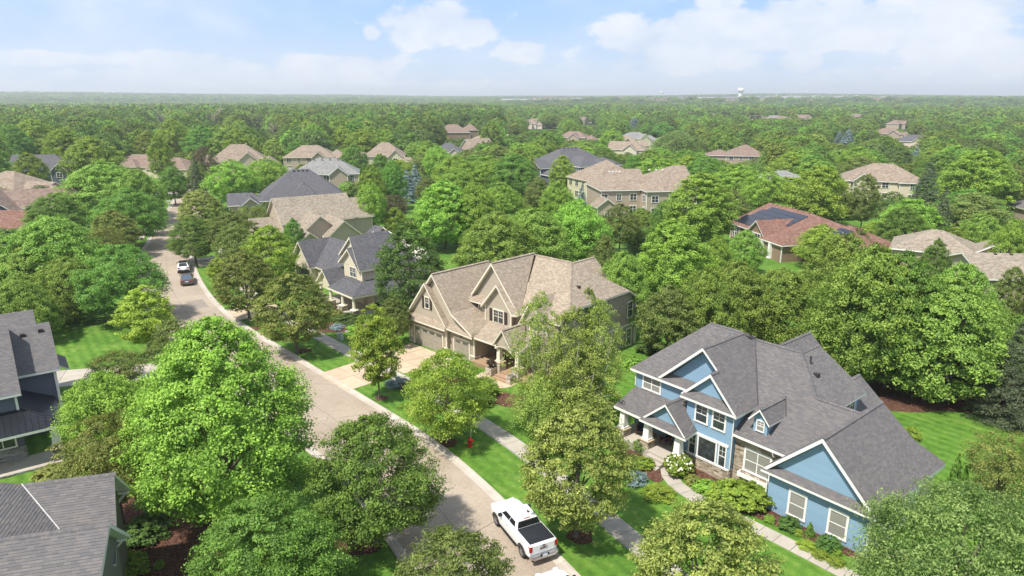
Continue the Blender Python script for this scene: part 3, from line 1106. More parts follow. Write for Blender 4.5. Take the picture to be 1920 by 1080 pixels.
bed([(31, 58), (40, 66), (52, 62), (58, 54), (50, 50), (41, 56), (34, 55)])
bed([(-30.6, 49.2), (-29.4, 53.0), (-33.6, 57.4), (-37.2, 56.0), (-33.5, 50.5)])

# ------------------------------------------------------------------ materials of the houses
ROOF = {
    'charcoal': shingle('charcoal_shingles', [(0.082, 0.075, 0.081), (0.109, 0.099, 0.103), (0.136, 0.119, 0.119), (0.173, 0.147, 0.139)]),
    'mauve': shingle('mauve_grey_shingles', [(0.109, 0.103, 0.105), (0.125, 0.117, 0.119), (0.138, 0.127, 0.124), (0.160, 0.146, 0.137)]),
    'slate': shingle('slate_black_shingles', [(0.069, 0.069, 0.078), (0.087, 0.086, 0.095), (0.105, 0.102, 0.109), (0.124, 0.119, 0.121)], w_=0.25),
    'taupe': shingle('taupe_shingles', [(0.249, 0.199, 0.149), (0.288, 0.231, 0.175), (0.317, 0.260, 0.199), (0.373, 0.309, 0.236)]),
    'tan': shingle('tan_shingles', [(0.179, 0.137, 0.104), (0.221, 0.172, 0.132), (0.251, 0.198, 0.152), (0.293, 0.233, 0.178)], w_=0.5, h_=0.3),
    'beige': shingle('beige_shingles', [(0.178, 0.147, 0.113), (0.227, 0.190, 0.145), (0.264, 0.222, 0.174), (0.307, 0.262, 0.204)], w_=0.35, h_=0.2),
    'brown': shingle('brown_shingles', [(0.151, 0.105, 0.082), (0.187, 0.131, 0.106), (0.211, 0.153, 0.122), (0.242, 0.179, 0.142)], w_=0.5, h_=0.3),
    'red': shingle('red_brown_shingles', [(0.134, 0.068, 0.052), (0.167, 0.088, 0.067), (0.195, 0.106, 0.079), (0.229, 0.139, 0.110)], w_=0.4, h_=0.22),
    'grey': shingle('pale_grey_shingles', [(0.160, 0.159, 0.153), (0.191, 0.190, 0.181), (0.217, 0.212, 0.201), (0.248, 0.241, 0.226)], w_=0.5, h_=0.3),
}
WALL = {
    'blue': siding('blue_siding', (0.215, 0.335, 0.45)),
    'taupe': siding('taupe_siding', (0.39, 0.335, 0.26)),
    'taupe_dark': siding('grey_taupe_siding', (0.37, 0.305, 0.25)),
    'cream': siding('cream_siding', (0.60, 0.54, 0.40)),
    'pale': siding('pale_grey_siding', (0.62, 0.52, 0.43)),
    'beige': siding('beige_siding', (0.43, 0.36, 0.27)),
    'navy': siding('slate_navy_siding', (0.109, 0.124, 0.167)),
    'brown': siding('brown_siding', (0.26, 0.18, 0.125)),
    'tan': siding('tan_siding', (0.40, 0.32, 0.25)),
    'yellow': siding('pale_yellow_siding', (0.527, 0.493, 0.340)),
    'green': siding('grey_green_siding', (0.15, 0.155, 0.13)),
    'red': siding('brick_red_siding', (0.22, 0.09, 0.07)),
}


def stonemat(name, cols):
    if name in MATS:
        return MATS[name]
    m, t, o = new_mat(name)
    uv = t.node('ShaderNodeUVMap')
    at = t.node('ShaderNodeAttribute', attribute_name='tint')
    tcn = t.node('ShaderNodeTexCoord')
    n = t.node('ShaderNodeTexNoise', {'Vector': tcn.outputs['Object'], 'Scale': 14.0, 'Detail': 5.0})
    c = t.ramp(at.outputs['Fac'], [(0.0, cols[0]), (0.35, cols[1]), (0.65, cols[2]), (1.0, cols[3])])
    c = t.node('ShaderNodeVectorMath', {0: c, 1: t.mapr(n.outputs[0], 0.3, 0.7, 0.78, 1.2)}, operation='MULTIPLY').outputs[0]
    principled(t, o, c, 0.9, bump=n.outputs[0], bstr=0.5)
    MATS[name] = m
    return m


STONE = stonemat('ledge_stone', [(0.16, 0.125, 0.095), (0.30, 0.235, 0.17), (0.42, 0.35, 0.27), (0.55, 0.47, 0.37)])
STONE_P = stonemat('pale_ledge_stone', [(0.26, 0.20, 0.15), (0.42, 0.34, 0.27), (0.52, 0.45, 0.36), (0.62, 0.56, 0.47)])
STONE_G = stonemat('grey_ledge_stone', [(0.12, 0.115, 0.11), (0.22, 0.21, 0.20), (0.34, 0.32, 0.30), (0.48, 0.46, 0.43)])
MORTAR = plain('dark_mortar', (0.13, 0.11, 0.09), 0.95)

FACE = {'-y': 0.0, '+x': math.pi / 2, '+y': math.pi, '-x': -math.pi / 2}
_st = random.Random(4)
WCACHE = {}


def finish_tint(o, n_faces_per, vals):
    me = o.data
    at = me.attributes.new('tint', 'FLOAT', 'FACE')
    at.data.foreach_set('value', vals)


class House:
    def __init__(s, name, label, loc, deg, roof, wall, trim=None, near=False, cat='house'):
        s.e = thing(name, label, cat, (loc[0], loc[1], loc[2] if len(loc) > 2 else 0.0), R(deg))
        s.roofm, s.wallm = ROOF[roof], WALL[wall]
        s.trimm = trim or white
        s.near = near
        s.r, s.t, s.w, s.extra = MB(), MB(), MB(), {}
        s.first = True
        s.u0 = 0.0

    # ---- roof
    def slope(s, pts, th=0.2, step=0.145, mb=None, lift=0.016, dark=None):
        P = [Vector(p) for p in pts]
        a = sum(P[i].x * P[(i + 1) % len(P)].y - P[(i + 1) % len(P)].x * P[i].y for i in range(len(P)))
        if a < 0:
            P.reverse()
        if s.near:
            courses(mb or s.r, P, step, lift)
        else:
            n = (P[1] - P[0]).cross(P[2] - P[0]).normalized()
            d = Vector((0, 0, -1)); d = (d - n * d.dot(n)).normalized()
            u = n.cross(d)
            (mb or s.r).poly([p + Vector((0, 0, .01)) for p in P], uv=[(p.dot(u), -p.dot(d)) for p in P])
        z = Vector((0, 0, -1))
        top = [p - Vector((0, 0, 0.006)) for p in P]
        bot = [p + z * th for p in P]
        for i in range(len(P)):
            j = (i + 1) % len(P)
            (s.r if dark and dark(P[i], P[j]) else s.t).poly([bot[i], bot[j], top[j], top[i]])
        s.t.poly(list(reversed(bot)))

    # ---- wall polygon in a vertical plane
    def wallp(s, face, at, pts, mat=None, lap=0.15, base=None):
        """pts: [(a, z)] seen from outside, ccw; a runs along x (faces +-y) or y (faces +-x)"""
        key = mat
        mb = s.w if mat is None else s.extra.setdefault(mat, MB())
        if face == '-y': P = [Vector((a, at, z)) for a, z in pts]; n = Vector((0, -1, 0))
        elif face == '+y': P = [Vector((a, at, z)) for a, z in pts]; n = Vector((0, 1, 0))
        elif face == '+x': P = [Vector((at, a, z)) for a, z in pts]; n = Vector((1, 0, 0))
        else: P = [Vector((at, a, z)) for a, z in pts]; n = Vector((-1, 0, 0))
        nn = Vector((0, 0, 0))
        for i in range(len(P)):
            nn += P[i].cross(P[(i + 1) % len(P)])
        if nn.dot(n) < 0:
            P.reverse()
        if s.near and mat is None:
            wb_ = MB()
            courses(wb_, P, lap, 0.024, down=Vector((0, 0, -1)))
            wb_.build('wall', s.wallm, s.e)
        else:
            u = n.cross(Vector((0, 0, -1)))
            mb.poly(P, uv=[(p.dot(u), p.z) for p in P])

    def rectw(s, face, at, a0, a1, z0, z1, mat=None):
        s.wallp(face, at, [(a0, z0), (a1, z0), (a1, z1), (a0, z1)], mat)

    def boxw(s, x0, y0, x1, y1, z0, z1, faces='frlk', mat=None):
        if 'f' in faces: s.rectw('-y', y0, x0, x1, z0, z1, mat)
        if 'k' in faces: s.rectw('+y', y1, x0, x1, z0, z1, mat)
        if 'l' in faces: s.rectw('-x', x0, y0, y1, z0, z1, mat)
        if 'r' in faces: s.rectw('+x', x1, y0, y1, z0, z1, mat)

    def corner(s, x, y, z0, z1, wd=0.12):
        s.t.box(x - wd / 2, y - wd / 2, z0, x + wd / 2, y + wd / 2, z1)

    # ---- a simple block with a gabled or hipped roof
    def wing(s, x0, y0, x1, y1, ez, pitch, axis='x', ends='gg', ov=0.4, base=0.0, walls=True, th=0.2):
        if axis == 'x':
            T = lambda a, b, z: (a, b, z)
            A0, A1, B0, B1 = x0, x1, y0, y1
        else:
            T = lambda a, b, z: (b, a, z)
            A0, A1, B0, B1 = y0, y1, x0, x1
        half = (B1 - B0) / 2 + ov
        mid = (B0 + B1) / 2
        e = ez
        rz = e + pitch * half
        a0, a1 = A0 - ov, A1 + ov
        r0 = a0 + (half if ends[0] == 'h' else 0)
        r1 = a1 - (half if ends[1] == 'h' else 0)
        if r1 < r0:
            r0 = r1 = (r0 + r1) / 2
        s.slope([T(a0, mid - half, e), T(a1, mid - half, e), T(r1, mid, rz), T(r0, mid, rz)], th)
        s.slope([T(a0, mid + half, e), T(a1, mid + half, e), T(r1, mid, rz), T(r0, mid, rz)], th)
        if ends[0] == 'h': s.slope([T(a0, mid - half, e), T(r0, mid, rz), T(a0, mid + half, e)], th)
        if ends[1] == 'h': s.slope([T(a1, mid - half, e), T(r1, mid, rz), T(a1, mid + half, e)], th)
        if walls:
            wz = e + pitch * ov - 0.06
            s.boxw(x0, y0, x1, y1, base, wz)
            pk = rz - th * 0.7
            fa = ('-x', '+x') if axis == 'x' else ('-y', '+y')
            if ends[0] == 'g': s.wallp(fa[0], A0, [(B0, wz), (B1, wz), (mid, pk)])
            if ends[1] == 'g': s.wallp(fa[1], A1, [(B0, wz), (B1, wz), (mid, pk)])
            for cx, cy in ((x0, y0), (x1, y0), (x0, y1), (x1, y1)):
                s.corner(cx, cy, base, wz, 0.14)
        return rz

    # ---- windows: frame mesh is the part, panes and muntins its sub-parts
    def window(s, face, at, a, z, w=0.9, h=1.3, cols=1, sash=True, grid=0, glass=None, arch=False, tw=0.11, label=None, door=False):
        glass = glass or glass_dark
        key = (round(w, 2), round(h, 2), cols, sash, grid, glass.name, arch, tw, s.trimm.name, door)
        if key not in WCACHE:
            f, p, mus = MB(), MB(), []
            W2, H2 = w / 2, h / 2
            D = 0.06
            f.box(-W2 - tw, -D, -H2 - tw * 1.1, W2 + tw, 0, -H2)
            f.box(-W2 - tw, -D, H2, W2 + tw, 0, H2 + tw * 1.2)
            f.box(-W2 - tw, -D + .003, -H2, -W2, 0, H2)
            f.box(W2, -D + .003, -H2, W2 + tw, 0, H2)
            f.box(-W2 - tw * 1.2, -D - .04, -H2 - tw * 0.5, W2 + tw * 1.2, -D, -H2)
            cw = w / cols
            for i in range(1, cols):
                f.box(-W2 + i * cw - .035, -D + .006, -H2, -W2 + i * cw + .035, 0, H2)
            if sash:
                f.box(-W2, -D + .02, -.025, W2, 0, .025)
            p.box(-W2, -.022, -H2, W2, -.008, H2)
            if grid:
                z0 = 0.0 if sash else -H2
                for i in range(cols):
                    mu = MB()
                    mus.append(mu)
                    xs = -W2 + i * cw
                    for g_ in range(1, 3 if grid > 1 else 2):
                        mu.box(xs + cw * g_ / (3 if grid > 1 else 2) - .011, -.032, z0 + .025, xs + cw * g_ / (3 if grid > 1 else 2) + .011, -.023, H2)
                    mu.box(xs, -.034, (z0 + H2) / 2 - .011, xs + cw, -.0225, (z0 + H2) / 2 + .011)
            WCACHE[key] = (f.mesh('window', s.trimm), p.mesh('pane', glass), [q.mesh('muntin', s.trimm) for q in mus])
        fm, pm, mm = WCACHE[key]
        loc = (a, at - .015, z) if face == '-y' else (a, at + .015, z) if face == '+y' else (at + .015, a, z) if face == '+x' else (at - .015, a, z)
        o = link('door' if door else 'window', fm, s.e, loc, FACE[face])
        if label: o['label'] = label
        link('pane', pm, o)
        for q in mm: link('muntin', q, o)
        return o

    # ---- ledge stone laid in rough courses: real stones, joined
    def stones(s, face, at, a0, a1, z0, z1, mat=STONE, hh=0.11, ll=(0.2, 0.5), name='stone_veneer', skip=None, proud=0.06):
        mb = MB()
        bk = MB()
        vals = []
        z = z0
        while z < z1 - 0.02:
            h = min(hh * _st.uniform(0.7, 1.3), z1 - z)
            a = a0
            while a < a1 - 0.01:
                l = min(_st.uniform(*ll), a1 - a)
                if a1 - (a + l) < 0.08: l = a1 - a
                if not (skip and skip(a + l / 2, z + h / 2)):
                    d = proud * _st.uniform(0.55, 1.15)
                    g_ = 0.006
                    A, B, C_, D_ = a + g_, a + l - g_, z + g_, z + h - g_
                    n0 = len(mb.f)
                    if face == '-y': mb.box(A, at - d, C_, B, at, D_, skip='k')
                    elif face == '+y': mb.box(A, at, C_, B, at + d, D_, skip='f')
                    elif face == '+x': mb.box(at, A, C_, at + d, B, D_, skip='l')
                    else: mb.box(at - d, A, C_, at, B, D_, skip='r')
                    vals += [min(1, max(0, _st.gauss(0.5, 0.24)))] * (len(mb.f) - n0)
                a += l
            z += h
        o = mb.build(name, mat, s.e)
        if o:
            finish_tint(o, 0, vals)
            o['kind'] = 'stuff'
        if face == '-y': bk.box(a0, at, z0, a1, at + .01, z1)
        elif face == '+x': bk.box(at - .01, a0, z0, at, a1, z1)
        elif face == '-x': bk.box(at, a0, z0, at + .01, a1, z1)
        else: bk.box(a0, at - .01, z0, a1, at, z1)
        m = s.extra.setdefault('mortar', MB())
        for f_, u_ in zip(bk.f, bk.uv):
            m.poly([bk.v[i] for i in f_], uv=u_)
        return o

    def stone_box(s, x0, y0, x1, y1, z0, z1, mat=STONE, name='pier', ll=(0.16, 0.38)):
        mb, vals = MB(), []
        m = s.extra.setdefault('mortar', MB())
        m.box(x0 + .03, y0 + .03, z0, x1 - .03, y1 - .03, z1 - .002)
        z = z0
        while z < z1 - .02:
            h = min(_st.uniform(0.08, 0.15), z1 - z)
            for fc in range(4):
                a, b = (x0, x1) if fc in (0, 2) else (y0, y1)
                while a < b - .01:
                    l = min(_st.uniform(*ll), b - a)
                    if b - a - l < .07: l = b - a
                    d = _st.uniform(0.0, .03)
                    g_ = .006
                    n0 = len(mb.f)
                    if fc == 0: mb.box(a + g_, y0 - d, z + g_, a + l - g_, y0 + .03, z + h - g_)
                    if fc == 2: mb.box(a + g_, y1 - .03, z + g_, a + l - g_, y1 + d, z + h - g_)
                    if fc == 1: mb.box(x0 - d, a + g_, z + g_, x0 + .03, a + l - g_, z + h - g_)
                    if fc == 3: mb.box(x1 - .03, a + g_, z + g_, x1 + d, a + l - g_, z + h - g_)
                    vals += [min(1, max(0, _st.gauss(0.5, 0.24)))] * (len(mb.f) - n0)
                    a += l
            z += h
        o = mb.build(name, mat, s.e)
        finish_tint(o, 0, vals)
        o['kind'] = 'stuff'
        return o

    def column(s, x, y, z0, z1, w0=0.5, w1=0.36, mat=None, ped=None, pedw=0.8, pmat=STONE, name='column'):
        if ped is not None:
            s.stone_box(x - pedw / 2, y - pedw / 2, x + pedw / 2, y + pedw / 2, ped, z0 - 0.08, pmat)
            c = MB()
            q = pedw / 2 + .06
            c.prism([(x - q, y - q), (x + q, y - q), (x + q, y + q), (x - q, y + q)], z0 - .08, z0)
            c.build('pier_cap', M['pale_concrete'], s.e)
        mb = MB()
        a, b = w0 / 2, w1 / 2
        mb.prism([(x - a - .05, y - a - .05), (x + a + .05, y - a - .05), (x + a + .05, y + a + .05), (x - a - .05, y + a + .05)], z0 + .002, z0 + .14)
        mb.prism([(x - a, y - a), (x + a, y - a), (x + a, y + a), (x - a, y + a)], z0 + .14, z1 - .12, top=[(x - b, y - b), (x + b, y - b), (x + b, y + b), (x - b, y + b)])
        mb.prism([(x - b - .05, y - b - .05), (x + b + .05, y - b - .05), (x + b + .05, y + b + .05), (x - b - .05, y + b + .05)], z1 - .12, z1)
        return mb.build(name, mat or s.trimm, s.e)

    def vent(s, x, y, z, big=False, mat=None, name='roof_vent'):
        mb = MB()
        if big:
            mb.box(x - .18, y - .16, z - .12, x + .18, y + .16, z + .16)
        else:
            mb.tube([(x, y, z - .15), (x, y, z + .28)], 0.06, 8)
            mb.tube([(x, y, z + .28), (x, y, z + .34)], 0.085, 8)
        return mb.build(name, mat or darkm, s.e)

    def caps(s, *lines):
        mb = MB()
        for a, b in lines:
            a, b = Vector(a), Vector(b)
            L_ = (b - a).length
            d = (b - a) / L_
            n = Vector((d.y, -d.x, 0)).normalized()
            k = 0.0
            i = 0
            while k < L_ - .05:
                p, q = a + d * k, a + d * min(k + .19, L_)
                up, lo_ = Vector((0, 0, .055)), Vector((0, 0, .040))
                for sg in (-1, 1):
                    o1 = n * (sg * .15) - Vector((0, 0, .10))
                    f = [p + lo_, q + up, q + up + o1, p + lo_ + o1]
                    t_ = (i * .37) % 7
                    mb.poly(f if sg > 0 else f[::-1], uv=[(t_, .02), (t_ + .1, .02), (t_ + .1, .1), (t_, .1)])
                k += .18
                i += 1
        o = mb.build('ridge_cap', s.roofm, s.e)
        if o: o['kind'] = 'stuff'

    def flush(s):
        s.r.build('roof', s.roofm, s.e)
        s.w.build('wall', s.wallm, s.e)
        s.t.build('trim', s.trimm, s.e)
        s.r, s.w, s.t = MB(), MB(), MB()

    def done(s):
        s.flush()
        for k, mb in s.extra.items():
            if k == 'mortar': mb.build('stone_backing', MORTAR, s.e)['kind'] = 'stuff'
            elif k == 'floor': mb.build('porch_floor', M['concrete'], s.e)
            elif k in WALL: mb.build('accent_wall', WALL[k], s.e)
            else: mb.build(*EXTRA[k], s.e)


EXTRA = {}


def line_down(mb, pts, r=0.045):
    mb.tube(pts, r, 6)


# =================================================================== the blue house
H = House('blue_house', 'blue two-storey house with white trim, stone front and mauve-grey shingle roof', (17.3, 40.73), -50.3, 'mauve', 'blue', near=True)
# garage wing
GA = [(-0.42, -.36, 3.0), (3.3, -.36, 6.72), (3.3, 8.0, 6.72), (-0.42, 8.0, 3.0)]
H.slope(GA, th=0.3)
H.slope([(3.3, -.36, 6.72), (7.03, -.36, 2.99), (7.15, 10.1, 2.87), (5.51, 8.47, 4.51), (3.3, 8.0, 6.72)], th=0.3)
H.slope([(3.3, 8.0, 6.72), (5.51, 8.47, 4.51), (7.15, 10.1, 2.87), (-.4, 10.1, 2.9)], th=0.2)
H.slope([(-0.44, -.46, 2.98), (7.05, -.46, 2.98), (6.6, 0.12, 3.42), (0.0, 0.12, 3.42)], th=0.16)
H.rectw('-y', 0, 0, 6.62, -.1, 3.1)
H.wallp('-y', 0.06, [(0.25, 3.25), (6.35, 3.25), (3.3, 6.35)])
H.rectw('+x', 6.62, 0, 9.7, -.1, 3.0, 'pale')
H.rectw('-x', 0, 0, 9.7, -.1, 3.4)
H.rectw('+y', 9.7, 0, 6.62, -.1, 3.0)
H.corner(6.62, 0, -.1, 2.95)
H.corner(6.62, 9.7, -.1, 2.9)
for a_ in (2.1, 4.77):
    H.window('-y', 0, a_, 1.27, 1.0, 1.62, sash=True, glass=glass_blind, tw=0.14)
for a_ in (2.0, 5.2):
    H.window('+x', 6.62, a_ + .6, 1.15, 2.5, 2.1, cols=1, sash=False, glass=white, tw=0.1, door=True, label='white garage door with a row of small lights')
# main block
H.slope([(-13.6, 1.4, 5.6), (-6.95, 1.4, 5.6), (-6.95, 6.75, 9.3), (-9.9, 6.75, 9.3)])
H.slope([(-13.6, 12.1, 5.6), (-13.6, 1.4, 5.6), (-9.9, 6.75, 9.3)])
H.slope([(-13.6, 12.1, 5.6), (-9.9, 6.75, 9.3), (-6.4, 6.75, 9.3), (-6.0, 12.1, 5.6)], dark=lambda p, q: True)
# upper gable over the bay and its long right slope
H.slope([(-10.8, 1.45, 5.69), (-6.95, 1.45, 9.25), (-6.95, 6.7, 9.25)], th=0.26)
H.slope([(-6.95, 1.45, 9.25), (-3.03, 1.45, 5.6), (-3.03, 3.0, 5.6), (-6.5, 7.75, 8.83), (-6.95, 6.75, 9.25)], th=0.22, dark=lambda p, q: max(p.y, q.y) > 3.2)
H.slope([(-5.5, .5, 7.9), (-3.03, .25, 5.6), (-3.03, 1.45, 5.6), (-5.5, 1.45, 7.9)], th=0.26)
H.slope([(-7.86, .5, 5.65), (-5.5, .5, 7.9), (-5.5, 4.7, 7.9), (-7.86, 1.5, 5.65)], th=0.26)
H.slope([(-7.75, .25, 5.58), (-3.01, .25, 5.58), (-3.4, .86, 6.1), (-7.35, .86, 6.1)], th=0.18)
H.wallp('-y', 0.86, [(-7.3, 5.9), (-3.7, 5.9), (-5.5, 7.62)])
H.wallp('-y', 2.1, [(-10.1, 5.9), (-5.2, 5.9), (-5.2, 7.5), (-6.95, 8.95)])
H.rectw('-y', 1.8, -13.2, -7.3, 0.6, 5.7)
H.rectw('-x', -13.2, 1.8, 11.6, 0, 5.7)
H.rectw('+y', 11.6, -13.2, -3, 0, 5.7)
H.rectw('-y', .65, -7.35, -3.42, 1.1, 5.65)
H.rectw('-x', -7.35, .65, 1.8, 0.6, 5.65)
H.rectw('+x', -3.42, .65, 3.6, 1.05, 5.65)
H.t.box(-7.4, .60, 1.02, -3.37, .72, 1.12)
H.t.box(-3.45, .60, 1.02, -3.37, 1.1, 1.12)
H.stones('-y', .66, -7.3, -3.42, -0.1, 1.02)
H.stones('+x', -3.42, .66, 1.1, -0.1, 1.02)
for a_ in (-6.03, -4.55):
    H.window('-y', .65, a_, 4.55, .92, 1.25, grid=1, tw=0.13)
H.window('-y', .65, -6.62, 1.95, .5, 1.6, grid=1, tw=0.09)
H.window('-y', .65, -5.35, 1.95, 1.45, 1.6, sash=False, tw=0.12)
H.window('-y', .65, -4.05, 1.95, .5, 1.6, grid=1, tw=0.09)
H.t.box(-7.05, .56, 2.82, -3.6, .64, 2.98)
H.t.box(-7.05, .56, .98, -3.6, .64, 1.09)
H.window('-y', 1.8, -11.6, 4.7, 1.62, 1.05, cols=2, glass=glass_blind, tw=0.13)
# connector: stone front and long sweep of roof
H.slope([(-3.4, .6, 4.06), (1.2, .6, 4.06), (3.3, 4.87, 6.8), (.23, 4.87, 6.8), (-2.61, 7.74, 8.64), (-6.5, 7.75, 8.64), (-3.4, 3.2, 5.72)])
H.slope([(3.3, 4.87, 6.8), (.23, 4.87, 6.8), (.23, 7, 5.7), (3.3, 7, 5.7)], th=.1)
H.stones('-y', 1.12, -3.42, 0.05, -0.1, 3.95, skip=lambda a, z: -2.6 < a < -.5 and 1.25 < z < 3.2)
H.window('-y', 1.12, -1.55, 2.25, 1.85, 1.55, cols=2, glass=glass_blind, tw=0.14)
fb = MB()
fb.box(-2.75, .62, 1.02, -.35, 1.04, 1.10)
fb.box(-2.75, .62, 1.10, -.35, .67, 1.34)
fb.box(-2.75, .67, 1.10, -2.70, 1.04, 1.34)
fb.box(-.40, .67, 1.10, -.35, 1.04, 1.34)
for bx_ in (-2.4, -.75):
    fb.box(bx_, .8, .7, bx_ + .09, 1.04, 1.02)
fb.build('window_box', white, H.e)
# dormer
H.slope([(-2.5, .95, 5.5), (-1.72, .95, 6.4), (-1.72, 4.25, 6.4), (-2.5, 2.85, 5.5)], th=.16)
H.slope([(-.92, .95, 5.5), (-1.72, .95, 6.4), (-1.72, 4.25, 6.4), (-.92, 2.85, 5.5)], th=.16)
H.wallp('-y', 1.3, [(-2.25, 4.4), (-1.2, 4.4), (-1.2, 5.6), (-1.72, 6.2), (-2.25, 5.6)])
H.rectw('+x', -1.2, 1.3, 3.0, 4.4, 5.6)
H.rectw('-x', -2.25, 1.3, 3.0, 4.4, 5.6)
H.window('-y', 1.3, -1.72, 5.05, .5, .72, grid=1, glass=glass_blind, tw=0.07)
# rear wings
H.slope([(-2.61, 7.74, 8.64), (.23, 4.87, 6.8), (1.35, 6.7, 6.06), (1.35, 10.3, 6.06), (-2.61, 10.3, 8.64)])
H.slope([(-2.61, 7.74, 8.64), (-2.61, 10.3, 8.64), (-6.2, 10.3, 6.0), (-6.2, 7.75, 6.0)], dark=lambda p, q: True)
H.rectw('+x', .95, 5.0, 9.9, 3.5, 6.15)
H.rectw('+y', 9.9, -3, .95, 0, 6.15)
H.window('+x', .95, 8.6, 5.3, 1.5, .9, cols=2, tw=0.1)
H.slope([(-5.4, 8, 8.0), (-2.8, 8, 5.6), (-2.8, 14.5, 5.6), (-5.4, 14.5, 8.0)])
H.slope([(-5.4, 8, 8.0), (-8.0, 8, 5.6), (-8.0, 14.5, 5.6), (-5.4, 14.5, 8.0)])
H.rectw('+x', -3.2, 8, 14.1, 0, 5.8)
H.rectw('+y', 14.1, -7.6, -3.2, 0, 5.8)
H.slope([(-.6, 6.0, 6.0), (3.0, 6.0, 2.95), (3.0, 13.5, 2.95), (-.6, 13.5, 6.0)])
H.slope([(-.6, 6.0, 6.0), (-3.0, 6.0, 3.9), (-3.0, 13.5, 3.9), (-.6, 13.5, 6.0)])
H.rectw('+x', 2.6, 9.7, 13.1, 0, 3.2)
H.wallp('+y', 13.1, [(-2.8, 0), (2.6, 0), (2.6, 3.0), (-.6, 5.8), (-2.8, 3.9)])
# porch
H.slope([(-13.2, -.88, 3.08), (-6.2, -.88, 3.08), (-6.9, 1.8, 4.0), (-13.2, 1.8, 4.0)], th=.22)
H.slope([(-10.35, -.9, 3.1), (-8.2, -.9, 5.0), (-8.2, 1.8, 5.0), (-10.35, 1.8, 3.1)], th=.2)
H.slope([(-8.2, -.9, 5.0), (-6.08, -1.05, 3.08), (-6.3, .65, 3.05), (-7.35, 1.0, 4.24), (-7.35, 1.8, 4.24), (-8.2, 1.8, 5.0)], th=.2)
H.slope([(-10.4, -1.1, 3.04), (-6.05, -1.1, 3.04), (-6.5, -.52, 3.5), (-9.95, -.52, 3.5)], th=.18)
H.wallp('-y', -.55, [(-9.9, 3.3), (-6.5, 3.3), (-8.2, 4.75)])
H.t.box(-13.0, -.72, 2.75, -6.4, -.5, 3.0)
fl = H.extra.setdefault('floor', MB())
fl.box(-13.1, -1.0, 0.0, -7.35, 1.8, 0.68)
fl.box(-9.35, -1.35, 0.0, -7.75, -1.003, 0.52)
fl.box(-9.35, -1.70, 0.0, -7.75, -1.353, 0.35)
fl.box(-9.35, -2.05, 0.0, -7.75, -1.703, 0.18)
H.column(-12.45, -.45, 1.32, 2.9, ped=0.0, w0=.56, w1=.42)
H.column(-9.95, -.5, 1.32, 2.9, ped=0.0, w0=.56, w1=.42)
H.column(-7.0, -.55, 1.22, 2.95, ped=0.0, w0=.56, w1=.42)
H.window('-y', 1.8, -8.3, 1.75, 1.0, 2.05, sash=False, glass=plain('dark_blue_door', (0.03, 0.05, 0.09), 0.4), tw=0.12, door=True, label='dark front door behind the porch columns')
H.window('-y', 1.8, -10.9, 1.9, 1.5, 1.3, cols=2, glass=glass_dark, tw=0.1)
H.vent(-1.7, 7.4, 8.35); H.vent(-.9, 6.9, 7.6, True)
dsp = MB()
line_down(dsp, [(-.1, -.12, 2.9), (-.08, -.08, .5), (-.12, -.55, .12), (-.2, -.95, .04)])
dsp.build('downspout', white, H.e)
dsp = MB()
line_down(dsp, [(-.35, .62, 3.9), (-.3, .75, 3.5), (-.25, 1.05, 3.3)])
dsp.build('downspout', white, H.e)
dsp = MB()
line_down(dsp, [(-13.3, 1.45, 5.5), (-13.26, 1.74, 5.2), (-13.26, 1.74, 4.1)])
dsp.build('downspout', white, H.e)
dsp = MB()
line_down(dsp, [(-3.1, .3, 5.5), (-3.36, .58, 5.2), (-3.36, .58, 1.2)], .04)
dsp.build('downspout', white, H.e)
cap = plain('dark_ridge_cap', (0.06, 0.055, 0.06), 0.9)
rc = MB()
for a, b in (((-3.05, 3.05, 5.64), (-6.5, 7.75, 8.74)), ((-.84, 2.98, 5.56), (-1.7, 4.3, 6.42))):
    rc.tube([(a[0], a[1], a[2] + .02), (b[0], b[1], b[2] + .03)], 0.05, 6)
rc.build('valley_flashing', cap, H.e)
H.caps(((-9.9, 6.75, 9.3), (-6.95, 6.75, 9.3)), ((-6.95, 1.5, 9.25), (-6.95, 6.7, 9.25)), ((-6.5, 7.75, 8.66), (-2.61, 7.74, 8.66)), ((-2.61, 7.74, 8.66), (.23, 4.87, 6.82)), ((.23, 4.87, 6.82), (3.3, 4.87, 6.82)), ((3.3, -.3, 6.74), (3.3, 8.0, 6.74)),
       ((-1.72, 1.0, 6.42), (-1.72, 4.25, 6.42)), ((-5.4, 9.8, 8.0), (-5.4, 14.5, 8.0)), ((-.6, 10, 6.0), (-.6, 13.5, 6.0)), ((-5.5, .55, 7.92), (-5.5, 1.5, 7.92)), ((-8.2, -.85, 5.0), (-8.2, 1.8, 5.0)), ((-2.61, 7.8, 8.66), (-2.61, 10.2, 8.66)))
H.done()
BLUE = H

# =================================================================== the taupe house
H = House('taupe_house', 'taupe two-storey house with steep tan-brown gables and three-car garage', (-11.3, 73.2), -44, 'taupe', 'taupe', cream, near=True)
